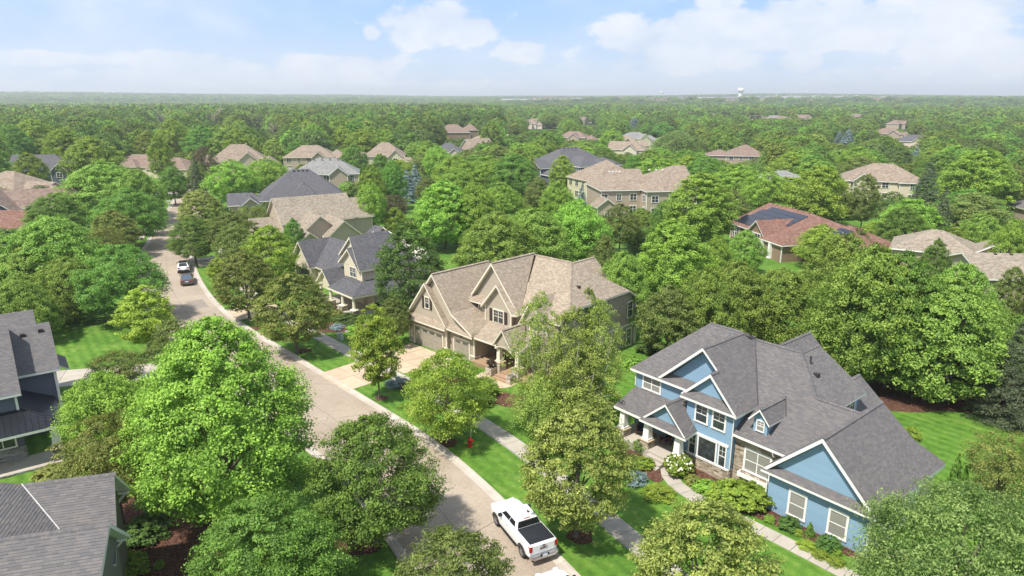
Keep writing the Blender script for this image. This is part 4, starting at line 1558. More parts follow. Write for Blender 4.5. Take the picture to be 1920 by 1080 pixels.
# garage A
H.slope([(-.95, -.1, 3.3), (2.48, -.1, 7.55), (2.48, 6, 7.55), (-.95, 6, 3.3)], th=.26)
H.slope([(2.48, -.1, 7.55), (5.93, -.1, 3.28), (5.93, .5, 3.28), (4.4, 5, 5.1), (2.48, 5, 7.55)], th=.26)
H.slope([(-1.0, -.35, 3.05), (6.05, -.35, 3.05), (5.6, .34, 3.6), (-.5, .34, 3.6)], th=.18)
H.rectw('-y', .2, -.75, 5.75, 0, 3.2, 'taupe_dark')
H.rectw('-x', -.75, .2, 9, 0, 3.3, 'taupe_dark')
H.wallp('-y', .3, [(-.5, 3.45), (5.5, 3.45), (2.48, 7.2)])
H.rectw('+x', 5.75, .2, .62, 0, 3.2)
H.window('-y', .3, 2.5, 5.2, .62, 1.2, grid=2, tw=0.1)
shut = plain('dark_brown_shutter', (0.045, 0.03, 0.028), 0.6)
mb = MB(); mb.box(1.68, .22, 4.5, 1.98, .27, 5.9); mb.build('shutter', shut, H.e)
mb = MB(); mb.box(3.02, .22, 4.5, 3.32, .27, 5.9); mb.build('shutter', shut, H.e)
# garage B with kinked roof
H.slope([(3.55, .1, 8.7), (6.65, .1, 4.94), (6.65, 3.9, 4.94), (3.55, 3.9, 8.7)], th=.26)
H.slope([(3.55, 3.9, 8.7), (6.3, 3.9, 5.36), (6.3, 8.7, 5.36), (3.55, 8.7, 8.7)], th=.26)
H.slope([(6.65, .1, 4.94), (9.75, .1, 3.3), (9.75, 1.6, 3.3), (9.6, 3.8, 3.4), (6.65, 3.8, 4.94)], th=.26)
H.slope([(3.55, .1, 8.7), (-.3, .1, 4.0), (-.3, 8.7, 4.0), (3.55, 8.7, 8.7)], th=.26)
H.slope([(5.7, .0, 3.15), (9.95, .0, 3.02), (9.5, .68, 3.5), (5.7, .68, 3.5)], th=.16)
H.rectw('-y', .6, 5.75, 9.7, 0, 3.15, 'taupe_dark')
H.wallp('-y', .62, [(3.0, 3.3), (9.2, 3.3), (6.55, 4.7), (3.55, 8.35), (2.0, 6.0)])
H.rectw('+x', 9.7, .6, 4.2, 0, 3.2, 'taupe_dark')
gd = plain('taupe_garage_door', (0.30, 0.27, 0.215), 0.5)


def garage_door(H, at, a0, a1, z1, mat, lights=4, rows=4):
    fr = MB()
    tw = .13
    fr.box(a0 - tw, at - .07, 0, a0, at, z1)
    fr.box(a1, at - .07, 0, a1 + tw, at, z1)
    fr.box(a0 - tw, at - .075, z1, a1 + tw, at, z1 + .17)
    d = fr.build('garage_door', H.trimm, H.e)
    for r in range(rows):
        p = MB()
        h = z1 / rows
        p.box(a0, at - .035, r * h + .008, a1, at - .012, (r + 1) * h - .008)
        p.build('panel', mat, d)
    n = lights
    for k in range(n):
        c = a0 + (a1 - a0) * (k + .5) / n
        for q in (-1, 1, 0, 2):
            pass
        w_ = (a1 - a0) / n * .32
        p = MB()
        p.box(c - w_, at - .045, z1 - .40, c + w_, at - .037, z1 - .17)
        p.build('light', glass_dark, d)
        p = MB()
        for q in (-.5, 0, .5):
            p = MB()
            p.box(c + q * w_ - .012, at - .052, z1 - .40, c + q * w_ + .012, at - .046, z1 - .17)
            p.build('muntin', mat, d)
    return d


garage_door(H, .19, .28, 5.1, 2.17, gd, 4)
garage_door(H, .59, 6.55, 8.9, 2.12, gd, 2)
for x0_, x1_, y0_ in ((-.8, .12, .18), (5.3, 5.85, .16), (9.1, 9.78, .56)):
    H.stones('-y', y0_ + .02, x0_, x1_, 0, .72, STONE_P, hh=.13, ll=(.2, .5))
    H.t.box(x0_ - .03, y0_ - .09, .72, x1_ + .04, y0_ + .1, .79)
H.stones('+x', 5.85, .2, .62, 0, .72, STONE_P, hh=.13)
H.stones('+x', 9.78, .6, 1.3, 0, .72, STONE_P, hh=.13)
for cx, cy, z_ in ((-.75, .2, 2.95), (5.75, .18, 2.95), (9.7, .58, 2.95)):
    H.corner(cx, cy, .75, z_, .16)
for cx, cz, cy in ((2.65, 2.62, .12), (7.7, 2.55, .52)):
    l = MB(); l.lathe([(0, cz + .16), (.09, cz + .1), (.07, cz - .1), (0, cz - .14)], 8, c=(cx, cy)); l.build('wall_lamp', darkm, H.e)
# second-floor gables
H.slope([(6.2, 3.45, 6.4), (9.3, 3.45, 10.3), (9.3, 10.2, 10.3), (6.2, 5.6, 6.4)], th=.3)
H.slope([(5.3, 3.2, 5.7), (6.3, 3.2, 5.7), (6.3, 9.0, 6.6), (5.3, 9.0, 5.7)], th=.16)
H.slope([(9.3, 3.45, 10.3), (13.3, 3.45, 5.6), (13.3, 3.75, 5.6), (9.5, 9.9, 10.06), (9.3, 10.2, 10.3)], th=.3, dark=lambda p, q: max(p.y, q.y) > 5)
H.slope([(5.35, 3.25, 5.66), (8.5, 3.25, 5.66), (8.5, 4.1, 6.5), (6.0, 4.1, 6.5)], th=.16)
H.wallp('-y', 3.9, [(6.6, 6.3), (11.2, 6.3), (11.2, 7.9), (9.3, 9.9)])
H.slope([(8.2, 2.95, 5.6), (10.53, 2.95, 8.28), (10.53, 6.1, 8.28), (8.2, 4.4, 5.6)], th=.26)
H.slope([(10.53, 2.95, 8.28), (12.75, 2.95, 5.55), (13.3, 3.3, 5.55), (10.53, 4.4, 8.8)], th=.26)
H.wallp('-y', 3.38, [(8.55, 3.5), (12.35, 3.5), (12.35, 5.9), (10.53, 7.95), (8.55, 5.9)])
H.rectw('-x', 8.55, 3.38, 3.9, 3.5, 5.9)
H.rectw('+x', 12.35, 3.38, 6, 3.5, 5.7, 'taupe_dark')
H.rectw('-y', 3.85, 5.6, 8.55, 4.3, 5.8)
H.rectw('-y', 4.0, 12.35, 18.2, 0.0, 5.6, 'taupe_dark')
H.rectw('-x', 5.6, 3.85, 9.9, 3.5, 5.8)
H.window('-y', 3.38, 10.5, 4.68, 1.4, 1.35, cols=2, grid=1, tw=0.12)
mb = MB(); mb.box(9.2, 3.28, 3.98, 9.58, 3.34, 5.42); mb.build('shutter', shut, H.e)
mb = MB(); mb.box(11.42, 3.28, 3.98, 11.8, 3.34, 5.42); mb.build('shutter', shut, H.e)
H.window('-y', 3.85, 6.65, 5.1, .55, .42, sash=False, tw=0.1)
H.window('-y', 3.85, 7.95, 5.05, .4, .38, sash=False, tw=0.1)
for cx, cy, z0_, z_ in ((8.55, 3.36, 3.7, 5.8), (12.35, 3.36, 3.7, 5.6)):
    H.corner(cx, cy, z0_, z_, .14)
# main front slope, ridge, right hip and right wall
dk = lambda p, q: min(p.z, q.z) > 5.9 or abs(p.x - q.x) + abs(p.y - q.y) < .5
H.slope([(13.3, 3.7, 5.62), (18.6, 3.7, 5.62), (18.6, 5.2, 6.65), (14.6, 10.2, 10.1), (9.6, 10.2, 10.1)], dark=dk)
H.slope([(14.6, 10.2, 10.1), (18.6, 5.2, 6.65), (18.6, 15.5, 6.65)], dark=lambda p, q: max(p.z, q.z) > 7)
H.slope([(14.6, 10.2, 10.1), (9.3, 10.2, 10.1), (9.3, 17.8, 5.24), (18.6, 17.8, 5.24), (18.6, 15.55, 6.68)], dark=dk)
H.slope([(12.1, 11.5, 9.05), (12.1, 17.5, 9.05), (15.3, 17.5, 6.17), (15.3, 15.0, 6.17)], th=.15)
H.slope([(12.1, 11.5, 9.05), (12.1, 17.5, 9.05), (8.9, 17.5, 6.17), (8.9, 15.0, 6.17)], th=.15)
H.slope([(-.3, 8.7, 5.0), (9.3, 8.7, 5.0), (9.3, 17.0, 5.0), (-.3, 17.0, 5.0)], th=.1)
H.slope([(9.3, 10.2, 10.3), (6.2, 10.2, 6.4), (6.2, 17, 5.0), (9.3, 17, 5.2)], th=.1)
H.wallp('+x', 18.2, [(4.6, 0), (17.3, -1.6), (17.3, 5.2), (15.5, 6.5), (9.2, 6.5), (4.6, 4.8)], 'taupe_dark')
H.rectw('+y', 17.3, 9, 18.2, -1.6, 5.3)
bt = MB()
for k in range(34):
    y_ = 5.0 + k * .36
    bt.box(18.2, y_, 2.7, 18.235, y_ + .05, min(6.4, 5.0 + (y_ - 4.6) * .38) if y_ < 9.2 else (6.45 if y_ < 15.5 else 6.4 - (y_ - 15.5) * .7))
bt.build('batten', WALL['taupe_dark'], H.e)
H.t.box(18.18, 4.6, 2.45, 18.26, 17.36, 2.65)
H.corner(18.2, 17.3, -1.2, 5.2, .16)
H.window('+x', 18.24, 16.15, 4.3, .82, 1.75, grid=1, tw=0.12)
H.window('+x', 18.22, 16.15, 1.1, .82, 1.9, grid=1, tw=0.12)
dsp = MB(); line_down(dsp, [(18.62, 17.3, 5.2), (18.3, 17.28, 4.9), (18.3, 17.28, 2.5), (18.5, 17.3, 2.1), (18.3, 17.3, -.6)]); dsp.build('downspout', cream, H.e)
# front gable g5, half hidden by birches
H.slope([(13.5, 3.0, 4.5), (15.4, 3.0, 7.7), (15.4, 6.8, 7.7), (14.0, 5.0, 5.5), (13.5, 3.6, 4.6)], th=.24)
H.slope([(17.9, 3.0, 4.2), (15.4, 3.0, 7.7), (15.4, 6.8, 7.7), (17.9, 6.0, 4.6)], th=.24)
H.wallp('-y', 3.35, [(13.9, 3.2), (17.6, 3.2), (17.6, 4.4), (15.4, 7.35), (13.9, 4.9)])
H.rectw('-y', 3.4, 13.9, 18.2, 0, 3.3)
H.window('-y', 3.35, 15.6, 5.0, 1.0, 1.2, cols=2, tw=.1)
# porch
H.slope([(9.75, .45, 3.02), (16.4, .45, 3.02), (16.4, 3.5, 4.15), (9.3, 3.5, 4.1)], th=.24)
H.slope([(13.05, -.1, 3.25), (14.35, -.1, 5.0), (14.35, 3.3, 5.0), (13.05, 2.0, 3.25)], th=.2)
H.slope([(15.65, -.1, 3.25), (14.35, -.1, 5.0), (14.35, 3.3, 5.0), (15.65, 2.0, 3.25)], th=.2)
ar = MB()
for k in range(10):
    a, b = math.pi * k / 10, math.pi * (k + 1) / 10
    P = lambda t, r: (14.35 + r * math.cos(t), 0.12, 2.75 + r * .38 * math.sin(t))
    ar.poly([P(a, .95), P(a, 1.2), P(b, 1.2), P(b, .95)][::-1])
    ar.poly([(q[0], q[1] + .25, q[2]) for q in (P(a, .95), P(a, 1.2), P(b, 1.2), P(b, .95))])
    ar.poly([P(a, .95), P(b, .95), (P(b, .95)[0], .37, P(b, .95)[2]), (P(a, .95)[0], .37, P(a, .95)[2])])
ar.build('arch_trim', cream, H.e)
H.wallp('-y', .14, [(13.3, 3.18), (15.4, 3.18), (14.35, 4.7)])
fl = MB()
fl.box(9.7, .2, 0, 18.2, 3.9, .42)
fl.box(13.75, -.5, 0, 15.6, .198, .28)
fl.box(13.75, -.9, 0, 15.6, -.502, .15)
fl.build('porch_floor', M['porch_floor'], H.e)
H.rectw('-y', 3.9, 9.7, 14, .3, 3.5, 'taupe_dark')
H.t.box(9.75, 3.84, .43, 14, 3.89, .58)
H.window('-y', 3.9, 12.6, 1.75, 1.0, 2.1, sash=False, glass=plain('brown_door', (0.10, 0.05, 0.03), 0.4), tw=0.12, door=True, label='brown front door inside the porch')
H.column(13.45, .55, 1.35, 3.0, w0=.46, w1=.38, ped=0.1, pedw=.85, pmat=STONE_P)
H.column(16.0, .55, 1.35, 3.0, w0=.46, w1=.38, ped=0.1, pedw=.85, pmat=STONE_P)
H.stone_box(12.75, -.75, 13.5, .05, 0, .85, STONE_P, 'pier')
H.stone_box(15.7, -.9, 16.3, -.1, 0, .85, STONE_P, 'pier')
H.vent(16.9, 8.6, 8.1, True)
H.caps(((3.55, .15, 8.72), (3.55, 8.7, 8.72)), ((9.3, 3.5, 10.32), (9.3, 10.1, 10.32)), ((9.4, 10.2, 10.12), (14.6, 10.2, 10.12)), ((14.6, 10.2, 10.12), (18.5, 5.3, 6.75)), ((12.1, 13, 9.07), (12.1, 17.4, 9.07)), ((14.35, 0, 5.0), (14.35, 3.0, 5.0)))
H.done()
TAUPE = H

# disc of pale concrete where the walk reaches the taupe house
disc('entry_pad', -1.6, 62.6, 2.3, 1.9, M['pale_concrete'], 0.035, rot=R(-44), wob=0.0, n=40)

# =================================================================== the craftsman house with dark roof
H = House('cream_trim_house', 'pale grey house with slate-black roof, cream trim and wrap-around porch', (-20.0, 87.0), -48, 'slate', 'pale', cream, near=True)

# garage wing with arched opening
H.slope([(-20.0, -.7, 3.0), (-16.7, -.7, 6.4), (-16.7, 4.6, 6.4), (-20.0, 4.6, 3.0)], th=.3)
H.slope([(-13.4, -.7, 3.0), (-16.7, -.7, 6.4), (-16.7, 4.6, 6.4), (-13.4, 4.6, 3.0)], th=.3)
H.rectw('-y', -.2, -19.6, -13.8, 0, 3.1)
H.wallp('-y', -.2, [(-19.6, 3.1), (-13.8, 3.1), (-16.7, 6.0)], 'cream')
H.rectw('+x', -13.8, -.2, 4, 0, 3.1, 'cream')
H.rectw('-x', -19.6, -.2, 4.2, 0, 3.1)
garage_door(H, -.24, -18.9, -14.5, 2.35, plain('dark_garage_door', (0.07, 0.06, 0.055), 0.5), 3)
# connecting roof
H.slope([(-13.6, .2, 3.0), (-4.5, .2, 3.0), (-4.5, 4.6, 6.4), (-16.7, 4.6, 6.4)])
H.slope([(-20.0, 9.0, 3.0), (-4.5, 9.0, 3.0), (-4.5, 4.6, 6.4), (-16.7, 4.6, 6.4)])
H.slope([(-20.0, 9.0, 3.0), (-16.7, 4.6, 6.4), (-20.0, 4.4, 3.0)])
H.rectw('-y', .6, -13.8, -3, 0, 3.1, 'cream')
H.slope([(-6.5, -3.2, 2.85), (-4.4, -3.2, 4.8), (-4.4, 3, 4.8), (-6.5, .9, 2.85)], th=.22)
H.slope([(-2.35, -3.2, 2.85), (-4.4, -3.2, 4.8), (-4.4, 3, 4.8), (-2.35, .9, 2.85)], th=.22)
H.wallp('-y', -2.8, [(-6.1, 3.1), (-2.8, 3.1), (-4.4, 4.5)], 'cream')
# two-storey gables
H.slope([(-2.9, .3, 9.0), (1.8, -1.1, 5.45), (1.9, 1.8, 5.45), (1.9, 8.0, 5.45), (-2.9, 6.2, 9.2)], th=.26)
H.slope([(-6.2, .3, 6.1), (-2.9, .3, 9.0), (-2.9, 6.2, 9.2), (-6.2, 6.2, 6.1)], th=.26)
H.slope([(-1.6, -.85, 7.75), (1.0, -.95, 5.5), (1.3, .2, 5.6), (-1.6, .8, 8.1)], th=.24)
H.slope([(-4.3, -.85, 5.55), (-1.6, -.85, 7.75), (-1.6, .8, 8.1), (-4.3, .8, 5.55)], th=.24)
H.slope([(-5.5, 5.8, 9.6), (-3.6, 6.0, 9.6), (1.9, 8.2, 5.45), (1.9, 11.5, 5.45), (-8, 11.5, 5.45)])
H.slope([(-9.5, 3.6, 5.8), (-3.6, 3.6, 7.4), (-3.6, 6.0, 9.6), (-5.5, 5.8, 9.6)])
H.slope([(-9.5, 3.6, 5.8), (-5.5, 5.8, 9.6), (-8, 11.5, 5.45)])
H.wallp('-y', .6, [(-5.8, 5.9), (0, 5.9), (-2.9, 8.6)], 'cream')
H.wallp('-y', -.45, [(-3.9, 5.4), (.9, 5.4), (.9, 5.7), (-1.6, 7.5), (-3.9, 5.8)], 'cream')
H.rectw('-y', -.45, -3.4, 1.35, 3.3, 5.5, 'cream')
H.rectw('+x', 1.35, -.45, 11, 0.4, 5.6)
H.rectw('-x', -3.4, -.45, 4, 3.3, 5.7, 'cream')
H.rectw('-y', .1, -3.4, 3.2, .3, 3.4)
H.rectw('+y', 11, -8, 1.35, 0, 5.6)
H.corner(1.35, -.45, 3.4, 5.4, .18)
H.corner(1.35, 3.0, 3.4, 5.4, .14)
H.window('-y', -.45, -.95, 4.65, 1.5, 1.25, cols=2, grid=1, glass=glass_blue, tw=.12)
# wrap-around porch
H.slope([(-2.4, -3.6, 2.9), (4.2, -3.6, 2.9), (1.6, -.7, 3.95), (-2.4, -.7, 3.95)], th=.26)
H.slope([(4.2, -3.6, 2.9), (4.5, 3.2, 2.9), (1.4, 3.2, 4.05), (1.6, -.7, 3.95)], th=.26)
fl = H.extra.setdefault('floor', MB())
fl.box(-6.4, -3.5, 0, 4.1, .6, .4)
fl.box(1.3, .6, 0, 4.1, 3.2, .4)
for cx, cy in ((-5.6, -2.9), (-2.3, -3.2), (.9, -3.2), (3.75, -3.2), (4.0, 2.6)):
    mb = MB()
    H.stone_box(cx - .42, cy - .42, cx + .42, cy + .42, 0, 1.05)
    mb.lathe([(0, 1.05), (.55, 1.05), (.55, 1.14), (.3, 1.14), (.3, 1.24), (.21, 1.28), (.19, 2.5), (.28, 2.6), (.28, 2.7), (0, 2.7)], 14, c=(cx, cy))
    mb.build('column', cream, H.e)
H.vent(-.2, 3.2, 7.2)
H.window('-y', .1, -1.2, 1.9, 1.5, 1.5, cols=2, tw=.1)
H.window('-y', .1, .9, 1.5, .9, 2.0, sash=False, glass=plain('tan_porch_door', (0.35, 0.22, 0.10), 0.5), door=True)
H.done()
CREAM = H

# =================================================================== left: grey gabled roof in the corner
green = ROOF['mauve']
H = House('gabled_house', 'grey-green gabled house in the bottom left corner with carved white brackets', (-22.0, 33.5), 15, 'mauve', 'green', plain('sage_white_trim', (0.62, 0.63, 0.56), 0.5, var=.03), near=True)
H.slope([(-4.4, 0, 7.0), (0.05, 0, 7.0), (0.6, -2.6, 5.5), (-2.05, -2.6, 5.5)], th=.24, step=.155)
H.slope([(0.6, -2.6, 5.5), (-2.05, -2.6, 5.5), (-1.2, -4.5, 4.3), (0.9, -4.5, 4.3)], th=.1, step=.155)
H.slope([(-4.4, 0, 7.0), (0.05, 0, 7.0), (0.3, 1.5, 5.15), (-4.4, 1.5, 5.15)], th=.24)
H.slope([(-4.4, 0, 7), (-2.0, -2.6, 5.5), (-1.0, -4.8, 4.9), (-9, -5.4, 9.8), (-9, -2.4, 9.8)], th=.1, step=.155)
H.slope([(-12, -5.4, 7.2), (1.25, -5.4, 7.2), (1.25, -11.5, 3.2), (-12, -11.5, 3.2)], th=.24, step=.155)
H.slope([(-4.0, -5.4, 7.2), (1.25, -5.4, 7.2), (1.3, -3.15, 5.05), (-1.2, -3.15, 5.05)], th=.24)
H.slope([(-4.4, 0, 7), (-9, -2.4, 9.8), (-12, 4, 6)], th=.1)
H.wallp('+x', -.35, [(-4.5, 0), (1.1, 0), (1.1, 5.2), (-.1, 6.6), (-4.5, 4.4)])
H.wallp('+x', .75, [(-11, 0), (-3.5, 0), (-3.5, 5.1), (-5.4, 6.8), (-11, 3.2)])
H.rectw('+y', 1.1, -9, -.35, 0, 5.2)
H.rectw('+y', -3.5, -4, .75, 0, 5.1)
H.window('+x', -.35, -.8, 4.5, .7, 1.0, grid=1)
H.window('+x', .75, -7.4, 3.6, 1.3, 1.3, cols=2)
vl = MB()
vl.tube([(-4.4, 0, 7.03), (-2.02, -2.6, 5.56)], 0.032, 6)
vl.build('valley_flashing', plain('dull_white_metal', (.5, .48, .46), .5), H.e)
for yy, xx, zz in ((1.2, .2, 5.1), (-3.4, 1.15, 5.0)):
    bk = MB()
    bk.box(xx - .95, yy - .06, zz - .12, xx, yy + .06, zz)
    bk.box(xx - .95, yy - .06, zz - 1.2, xx - .82, yy + .06, zz - .12)
    bk.tube([(xx - .15, yy, zz - .1), (xx - .5, yy, zz - .5), (xx - .88, yy, zz - 1.1)], .07, 6)
    bk.build('bracket', H.trimm, H.e)
# ridge caps: single cap shingles
caps = MB()
for x0_, x1_, y_, z_ in ((-4.4, 0.0, 0, 7.0), (-9, 1.2, -5.4, 7.2)):
    x_ = x0_
    while x_ < x1_:
        for s_ in (-1, 1):
            q = [(x_, y_, z_ + .045), (x_ + .17, y_, z_ + .03), (x_ + .17, y_ + s_ * .15, z_ - .065), (x_, y_ + s_ * .15, z_ - .05)]
            caps.poly(q if s_ < 0 else q[::-1], uv=[(x_ * 3.3, .02), (x_ * 3.3 + .1, .02), (x_ * 3.3 + .1, .1), (x_ * 3.3, .1)])
        x_ += .175
o_ = caps.build('ridge_cap', H.roofm, H.e)
o_['kind'] = 'stuff'
H.done()

# =================================================================== left: navy house with metal porch roof
H = House('navy_house', 'slate-navy house on the left edge with black metal porch roof and white column', (-35.0, 47.5), 37, 'mauve', 'navy', near=True)
H.slope([(-1.8, 10.6, 8.05), (1.15, 10.6, 8.05), (1.15, 5.2, 5.45), (-1.8, 5.2, 5.45)])
H.slope([(-8, 10.6, 8.05), (1.15, 10.6, 8.05), (1.15, 16, 5.45), (-8, 16, 5.45)])
H.slope([(-3, 13.2, 8.7), (0.2, 13.2, 8.7), (.2, 10.4, 7.4), (-3, 10.4, 7.4)])
H.slope([(-3, 13.2, 8.7), (0.2, 13.2, 8.7), (.2, 16.4, 7.0), (-3, 16.4, 7.0)])
H.slope([(-13, 8.3, 9.1), (-1.72, 8.3, 9.1), (-1.66, 1.05, 5.5), (-13, 1.05, 5.5)])
H.slope([(-13, 8.3, 9.1), (-1.72, 8.3, 9.1), (-1.72, 15, 5.5), (-13, 15, 5.5)])
H.rectw('-y', 1.45, -13, -2.05, 0, 5.6)
H.wallp('+x', -2.05, [(1.45, 3.3), (15, 3.3), (15, 5.3), (8.3, 8.8), (1.45, 5.5)])
H.rectw('-y', 5.6, -2.05, .75, 0, 5.6)
H.wallp('+x', .75, [(5.6, 0), (16, 0), (16, 5.3), (10.6, 7.8), (5.6, 5.4)])
H.rectw('+y', 15.6, -13, .75, 0, 5.4)
H.corner(-2.05, 1.45, 3.6, 5.4, .16)
H.corner(.75, 5.6, 0, 5.3, .2)
mroof = plain('black_standing_seam', (0.035, 0.038, 0.045), 0.35, 0.6, var=.05)
MR = MB()
H.slope([(-13, -.75, 3.0), (.62, -.75, 3.0), (-1.95, 1.5, 4.15), (-13, 1.5, 4.15)], th=.22, mb=MR)
H.slope([(.62, -.75, 3.0), (.45, 5.6, 3.0), (-2.0, 5.6, 4.3), (-1.95, 1.5, 4.15)], th=.22, mb=MR)
mr = MR.build('porch_roof', mroof, H.e)
sm = MB()
for k in range(24):
    x_ = .3 - k * .42
    if x_ > -1.95:
        t_ = (.62 - x_) / 2.57
        sm.tube([(x_, -.75, 3.03), (x_, -.75 + 2.25 * t_, 3.03 + 1.15 * t_)], .02, 4)
    else:
        sm.tube([(x_, -.75, 3.03), (x_, 1.5, 4.18)], .02, 4)
for k in range(13):
    y_ = -.3 + k * .45
    t_ = min(1, (y_ + .75) / 2.25)
    sm.tube([(.6 - .02 * k, y_, 3.03), (.6 - 2.57 * t_, y_, 3.03 + 1.2 * t_)], .02, 4)
sm.tube([(.62, -.75, 3.04), (-1.95, 1.5, 4.2)], .035, 5)
sm.build('seam', mroof, mr)
H.column(-.1, -.35, 1.15, 2.85, ped=-.4, w0=.62, w1=.44, pmat=STONE_G)
H.column(-8.5, -.35, 1.15, 2.85, ped=-.4, w0=.62, w1=.44, pmat=STONE_G)
fl = H.extra.setdefault('floor', MB())
fl.box(-13, -1.0, 0, .3, 1.5, .16)
H.stones('-y', -1.02, -13, .35, 0, .15, STONE_G)
H.stones('-y', 1.42, -13, -2.0, .16, 1.1, STONE_G, ll=(.25, .6))
H.window('-y', 1.42, -3.4, 1.95, 1.5, 1.3, cols=2, tw=.12)
H.slope([(.75, 9.0, 4.8), (1.9, 9.0, 4.0), (1.9, 12.5, 4.0), (.75, 12.5, 4.8)], th=.15)
H.vent(-.9, 9.4, 7.55, True); H.vent(.4, 9.6, 7.65, True)
H.done()
NAVY = H

# =================================================================== houses further off
rv = random.Random(3)


def auto_windows(h, x0, y0, x1, y1, z0, st=2, faces=('-y', '+x'), glass=None):
    for f in faces:
        a0_, a1_ = (x0, x1) if f in ('-y', '+y') else (y0, y1)
        at = {'-y': y0, '+y': y1, '+x': x1, '-x': x0}[f]
        n = max(1, int((a1_ - a0_) / 3.2))
        for k in range(n):
            c = a0_ + (a1_ - a0_) * (k + .5) / n
            for s_ in range(st):
                h.window(f, at, c, z0 + 1.6 + s_ * 2.8, rv.choice([1.0, 1.5, 1.5]), 1.4, cols=2, tw=.12, glass=glass)


def vents(h, x0, x1, y, z, n, mat=None):
    m_ = mat or darkm
    for k in range(n):
        h.vent(x0 + (x1 - x0) * k / max(1, n - 1), y, z, True, m_)


def mh(name, label, loc, deg, roof, wall, wings, trim=None, win=(), vent=None):
    h = House(name, label, loc, deg, roof, wall, trim)
    for w_ in wings:
        h.wing(*w_[0], **(w_[1] if len(w_) > 1 else {}))
        h.flush()
    for a in win:
        auto_windows(h, *a[0], **(a[1] if len(a) > 1 else {}))
    for v in (vent or []):
        vents(h, *v)
    h.done()
    return h


# beige gable house beyond the cream-trimmed one
h = mh('beige_house', 'long beige shingled roof with nested cream gables behind the slate-roofed porch house', (-38.3, 128.7), 33, 'beige', 'beige',
       [((-6.6, -5.2, 6.9, 5.2, 5.0, .72), dict(axis='x')), ((6.9, -5.2, 10.2, 3.5, 5.0, .66), dict(axis='x')), ((-11.0, -4.0, -6.6, 3.0, 3.4, .6), dict(axis='x')),
        ((-4.5, -10.5, 1.5, -3.0, 4.1, .8), dict(axis='y')), ((-1.0, -13.0, 4.8, -5.0, 3.2, .85), dict(axis='y')), ((-6.4, -13.5, -2.5, -9.5, 2.8, .8), dict(axis='y'))], cream)
mh('charcoal_house', 'broad charcoal hipped roof with a small front gable, directly behind the beige shingled roof', (-51.0, 166.0), 20, 'slate', 'tan',
   [((-9.5, -7.5, 9.5, 7.5, 4.0, .78), dict(axis='x', ends='hh')), ((-3.2, -9.5, 3.4, 0, 4.2, .95), dict(axis='y', ends='hh')), ((-16.5, -5.5, -8, 1.5, 3.0, .6), dict(axis='x', ends='gh')), ((-14, -8, -9.5, -3, 2.8, .8), dict(axis='y'))],
   vent=[(-1.5, 1.5, -.6, 9.9, 4), (-12, -10, -2, 5.2, 3)])
mh('grey_house', 'pale grey hipped roof house with a brown gable peeping over the charcoal roof', (-55.0, 203.0), 12, 'grey', 'tan',
   [((-8.5, -6, 9.5, 6, 5.6, .62), dict(axis='x', ends='hh')), ((-14, -5, -6, 4, 4.4, .6), dict(axis='x', ends='hh')), ((1.5, -8.2, 6.5, 0, 5.4, .8), dict(axis='y'))],
   win=[((-8.5, -6, 9.5, 6, 0),)], vent=[(-5, 6, -1, 9.4, 6)])
mh('tan_house', 'tan hipped roof with cream front gable above the bright tree by the street', (-101.0, 255.0), 18, 'tan', 'beige',
   [((-9, -7, 10, 7, 4.6, .75), dict(axis='x', ends='hh')), ((0, -11, 8, 0, 4.2, .85), dict(axis='y')), ((8, -8, 14, 1, 3.4, .7), dict(axis='y')), ((-14, -5, -6, 5, 3.6, .6), dict(axis='x', ends='hh'))], cream, win=[((0, -11, 8, 0, 0), dict(st=1))])
mh('tan_house', 'low tan hipped roof house with a brown gable, left of the round dark maple', (-76.0, 262.0), 8, 'tan', 'tan',
   [((-9, -6, 9, 6, 5.4, .62), dict(axis='x', ends='hh')), ((1.5, -8.5, 6, 0, 5.2, .85), dict(axis='y')), ((6, -4, 13, 6, 5, .5), dict(axis='x', ends='hh'))], cream, win=[((-9, -6, 9, 6, 0),)])
mh('tan_house', 'tan hipped roof with a cream arched gable left of the blue spruces', (-49.0, 268.0), 5, 'tan', 'yellow',
   [((-7.5, -6, 7.5, 6, 5.2, .75), dict(axis='x', ends='hh')), ((2, -8.5, 7, 0, 5, .95), dict(axis='y')), ((-13, -5, -5, 5, 4.2, .5), dict(axis='x', ends='hh')), ((5, -11, 13, -5, 3.0, .6), dict(axis='x', ends='hh'))], cream, win=[((2, -8.5, 7, 0, 2.3), dict(st=1))])
mh('brown_roofed_house', 'long low reddish-brown roof with a cream gable at the street end', (-128.0, 248.0), -8, 'brown', 'cream',
   [((-15, -6, 4, 6, 3.2, .6), dict(axis='x', ends='hh')), ((2, -8, 17, 4, 2.8, .55), dict(axis='x', ends='hh')), ((6, -11, 11, -3, 2.9, .9), dict(axis='y')), ((-9, -8, -2, 0, 3.4, .6), dict(axis='y', ends='hh'))], cream, win=[((6, -11, 11, -3, .8), dict(st=1))])
mh('dark_blue_house', 'dark slate-blue gabled house with white trim at the left edge above the tan roofs', (-148.0, 218.0), 14, 'slate', 'navy',
   [((-8, -5, 9, 6, 5.0, .75), dict(axis='x', ends='gh')), ((-15, -6, -7, 3, 4.2, .7), dict(axis='x', ends='gg')), ((5, -9, 9.5, -3, 4.8, .95), dict(axis='y')), ((11, -6, 15, 2, 4.6, .9), dict(axis='y'))],
   win=[((5, -9, 9.5, -3, 2.2), dict(st=1)), ((11, -6, 15, 2, 2.2), dict(st=1))])
mh('tan_house', 'tan shingled hipped roof at the left edge below the dark slate-blue house', (-128.5, 180.0), -15, 'tan', 'tan',
   [((-12, -7, 5, 7, 3.6, .62), dict(axis='x', ends='hh')), ((3, -5, 11, 4, 3.4, .5), dict(axis='x', ends='gg')), ((7, -6, 14, 2, 2.9, .5), dict(axis='x'))])
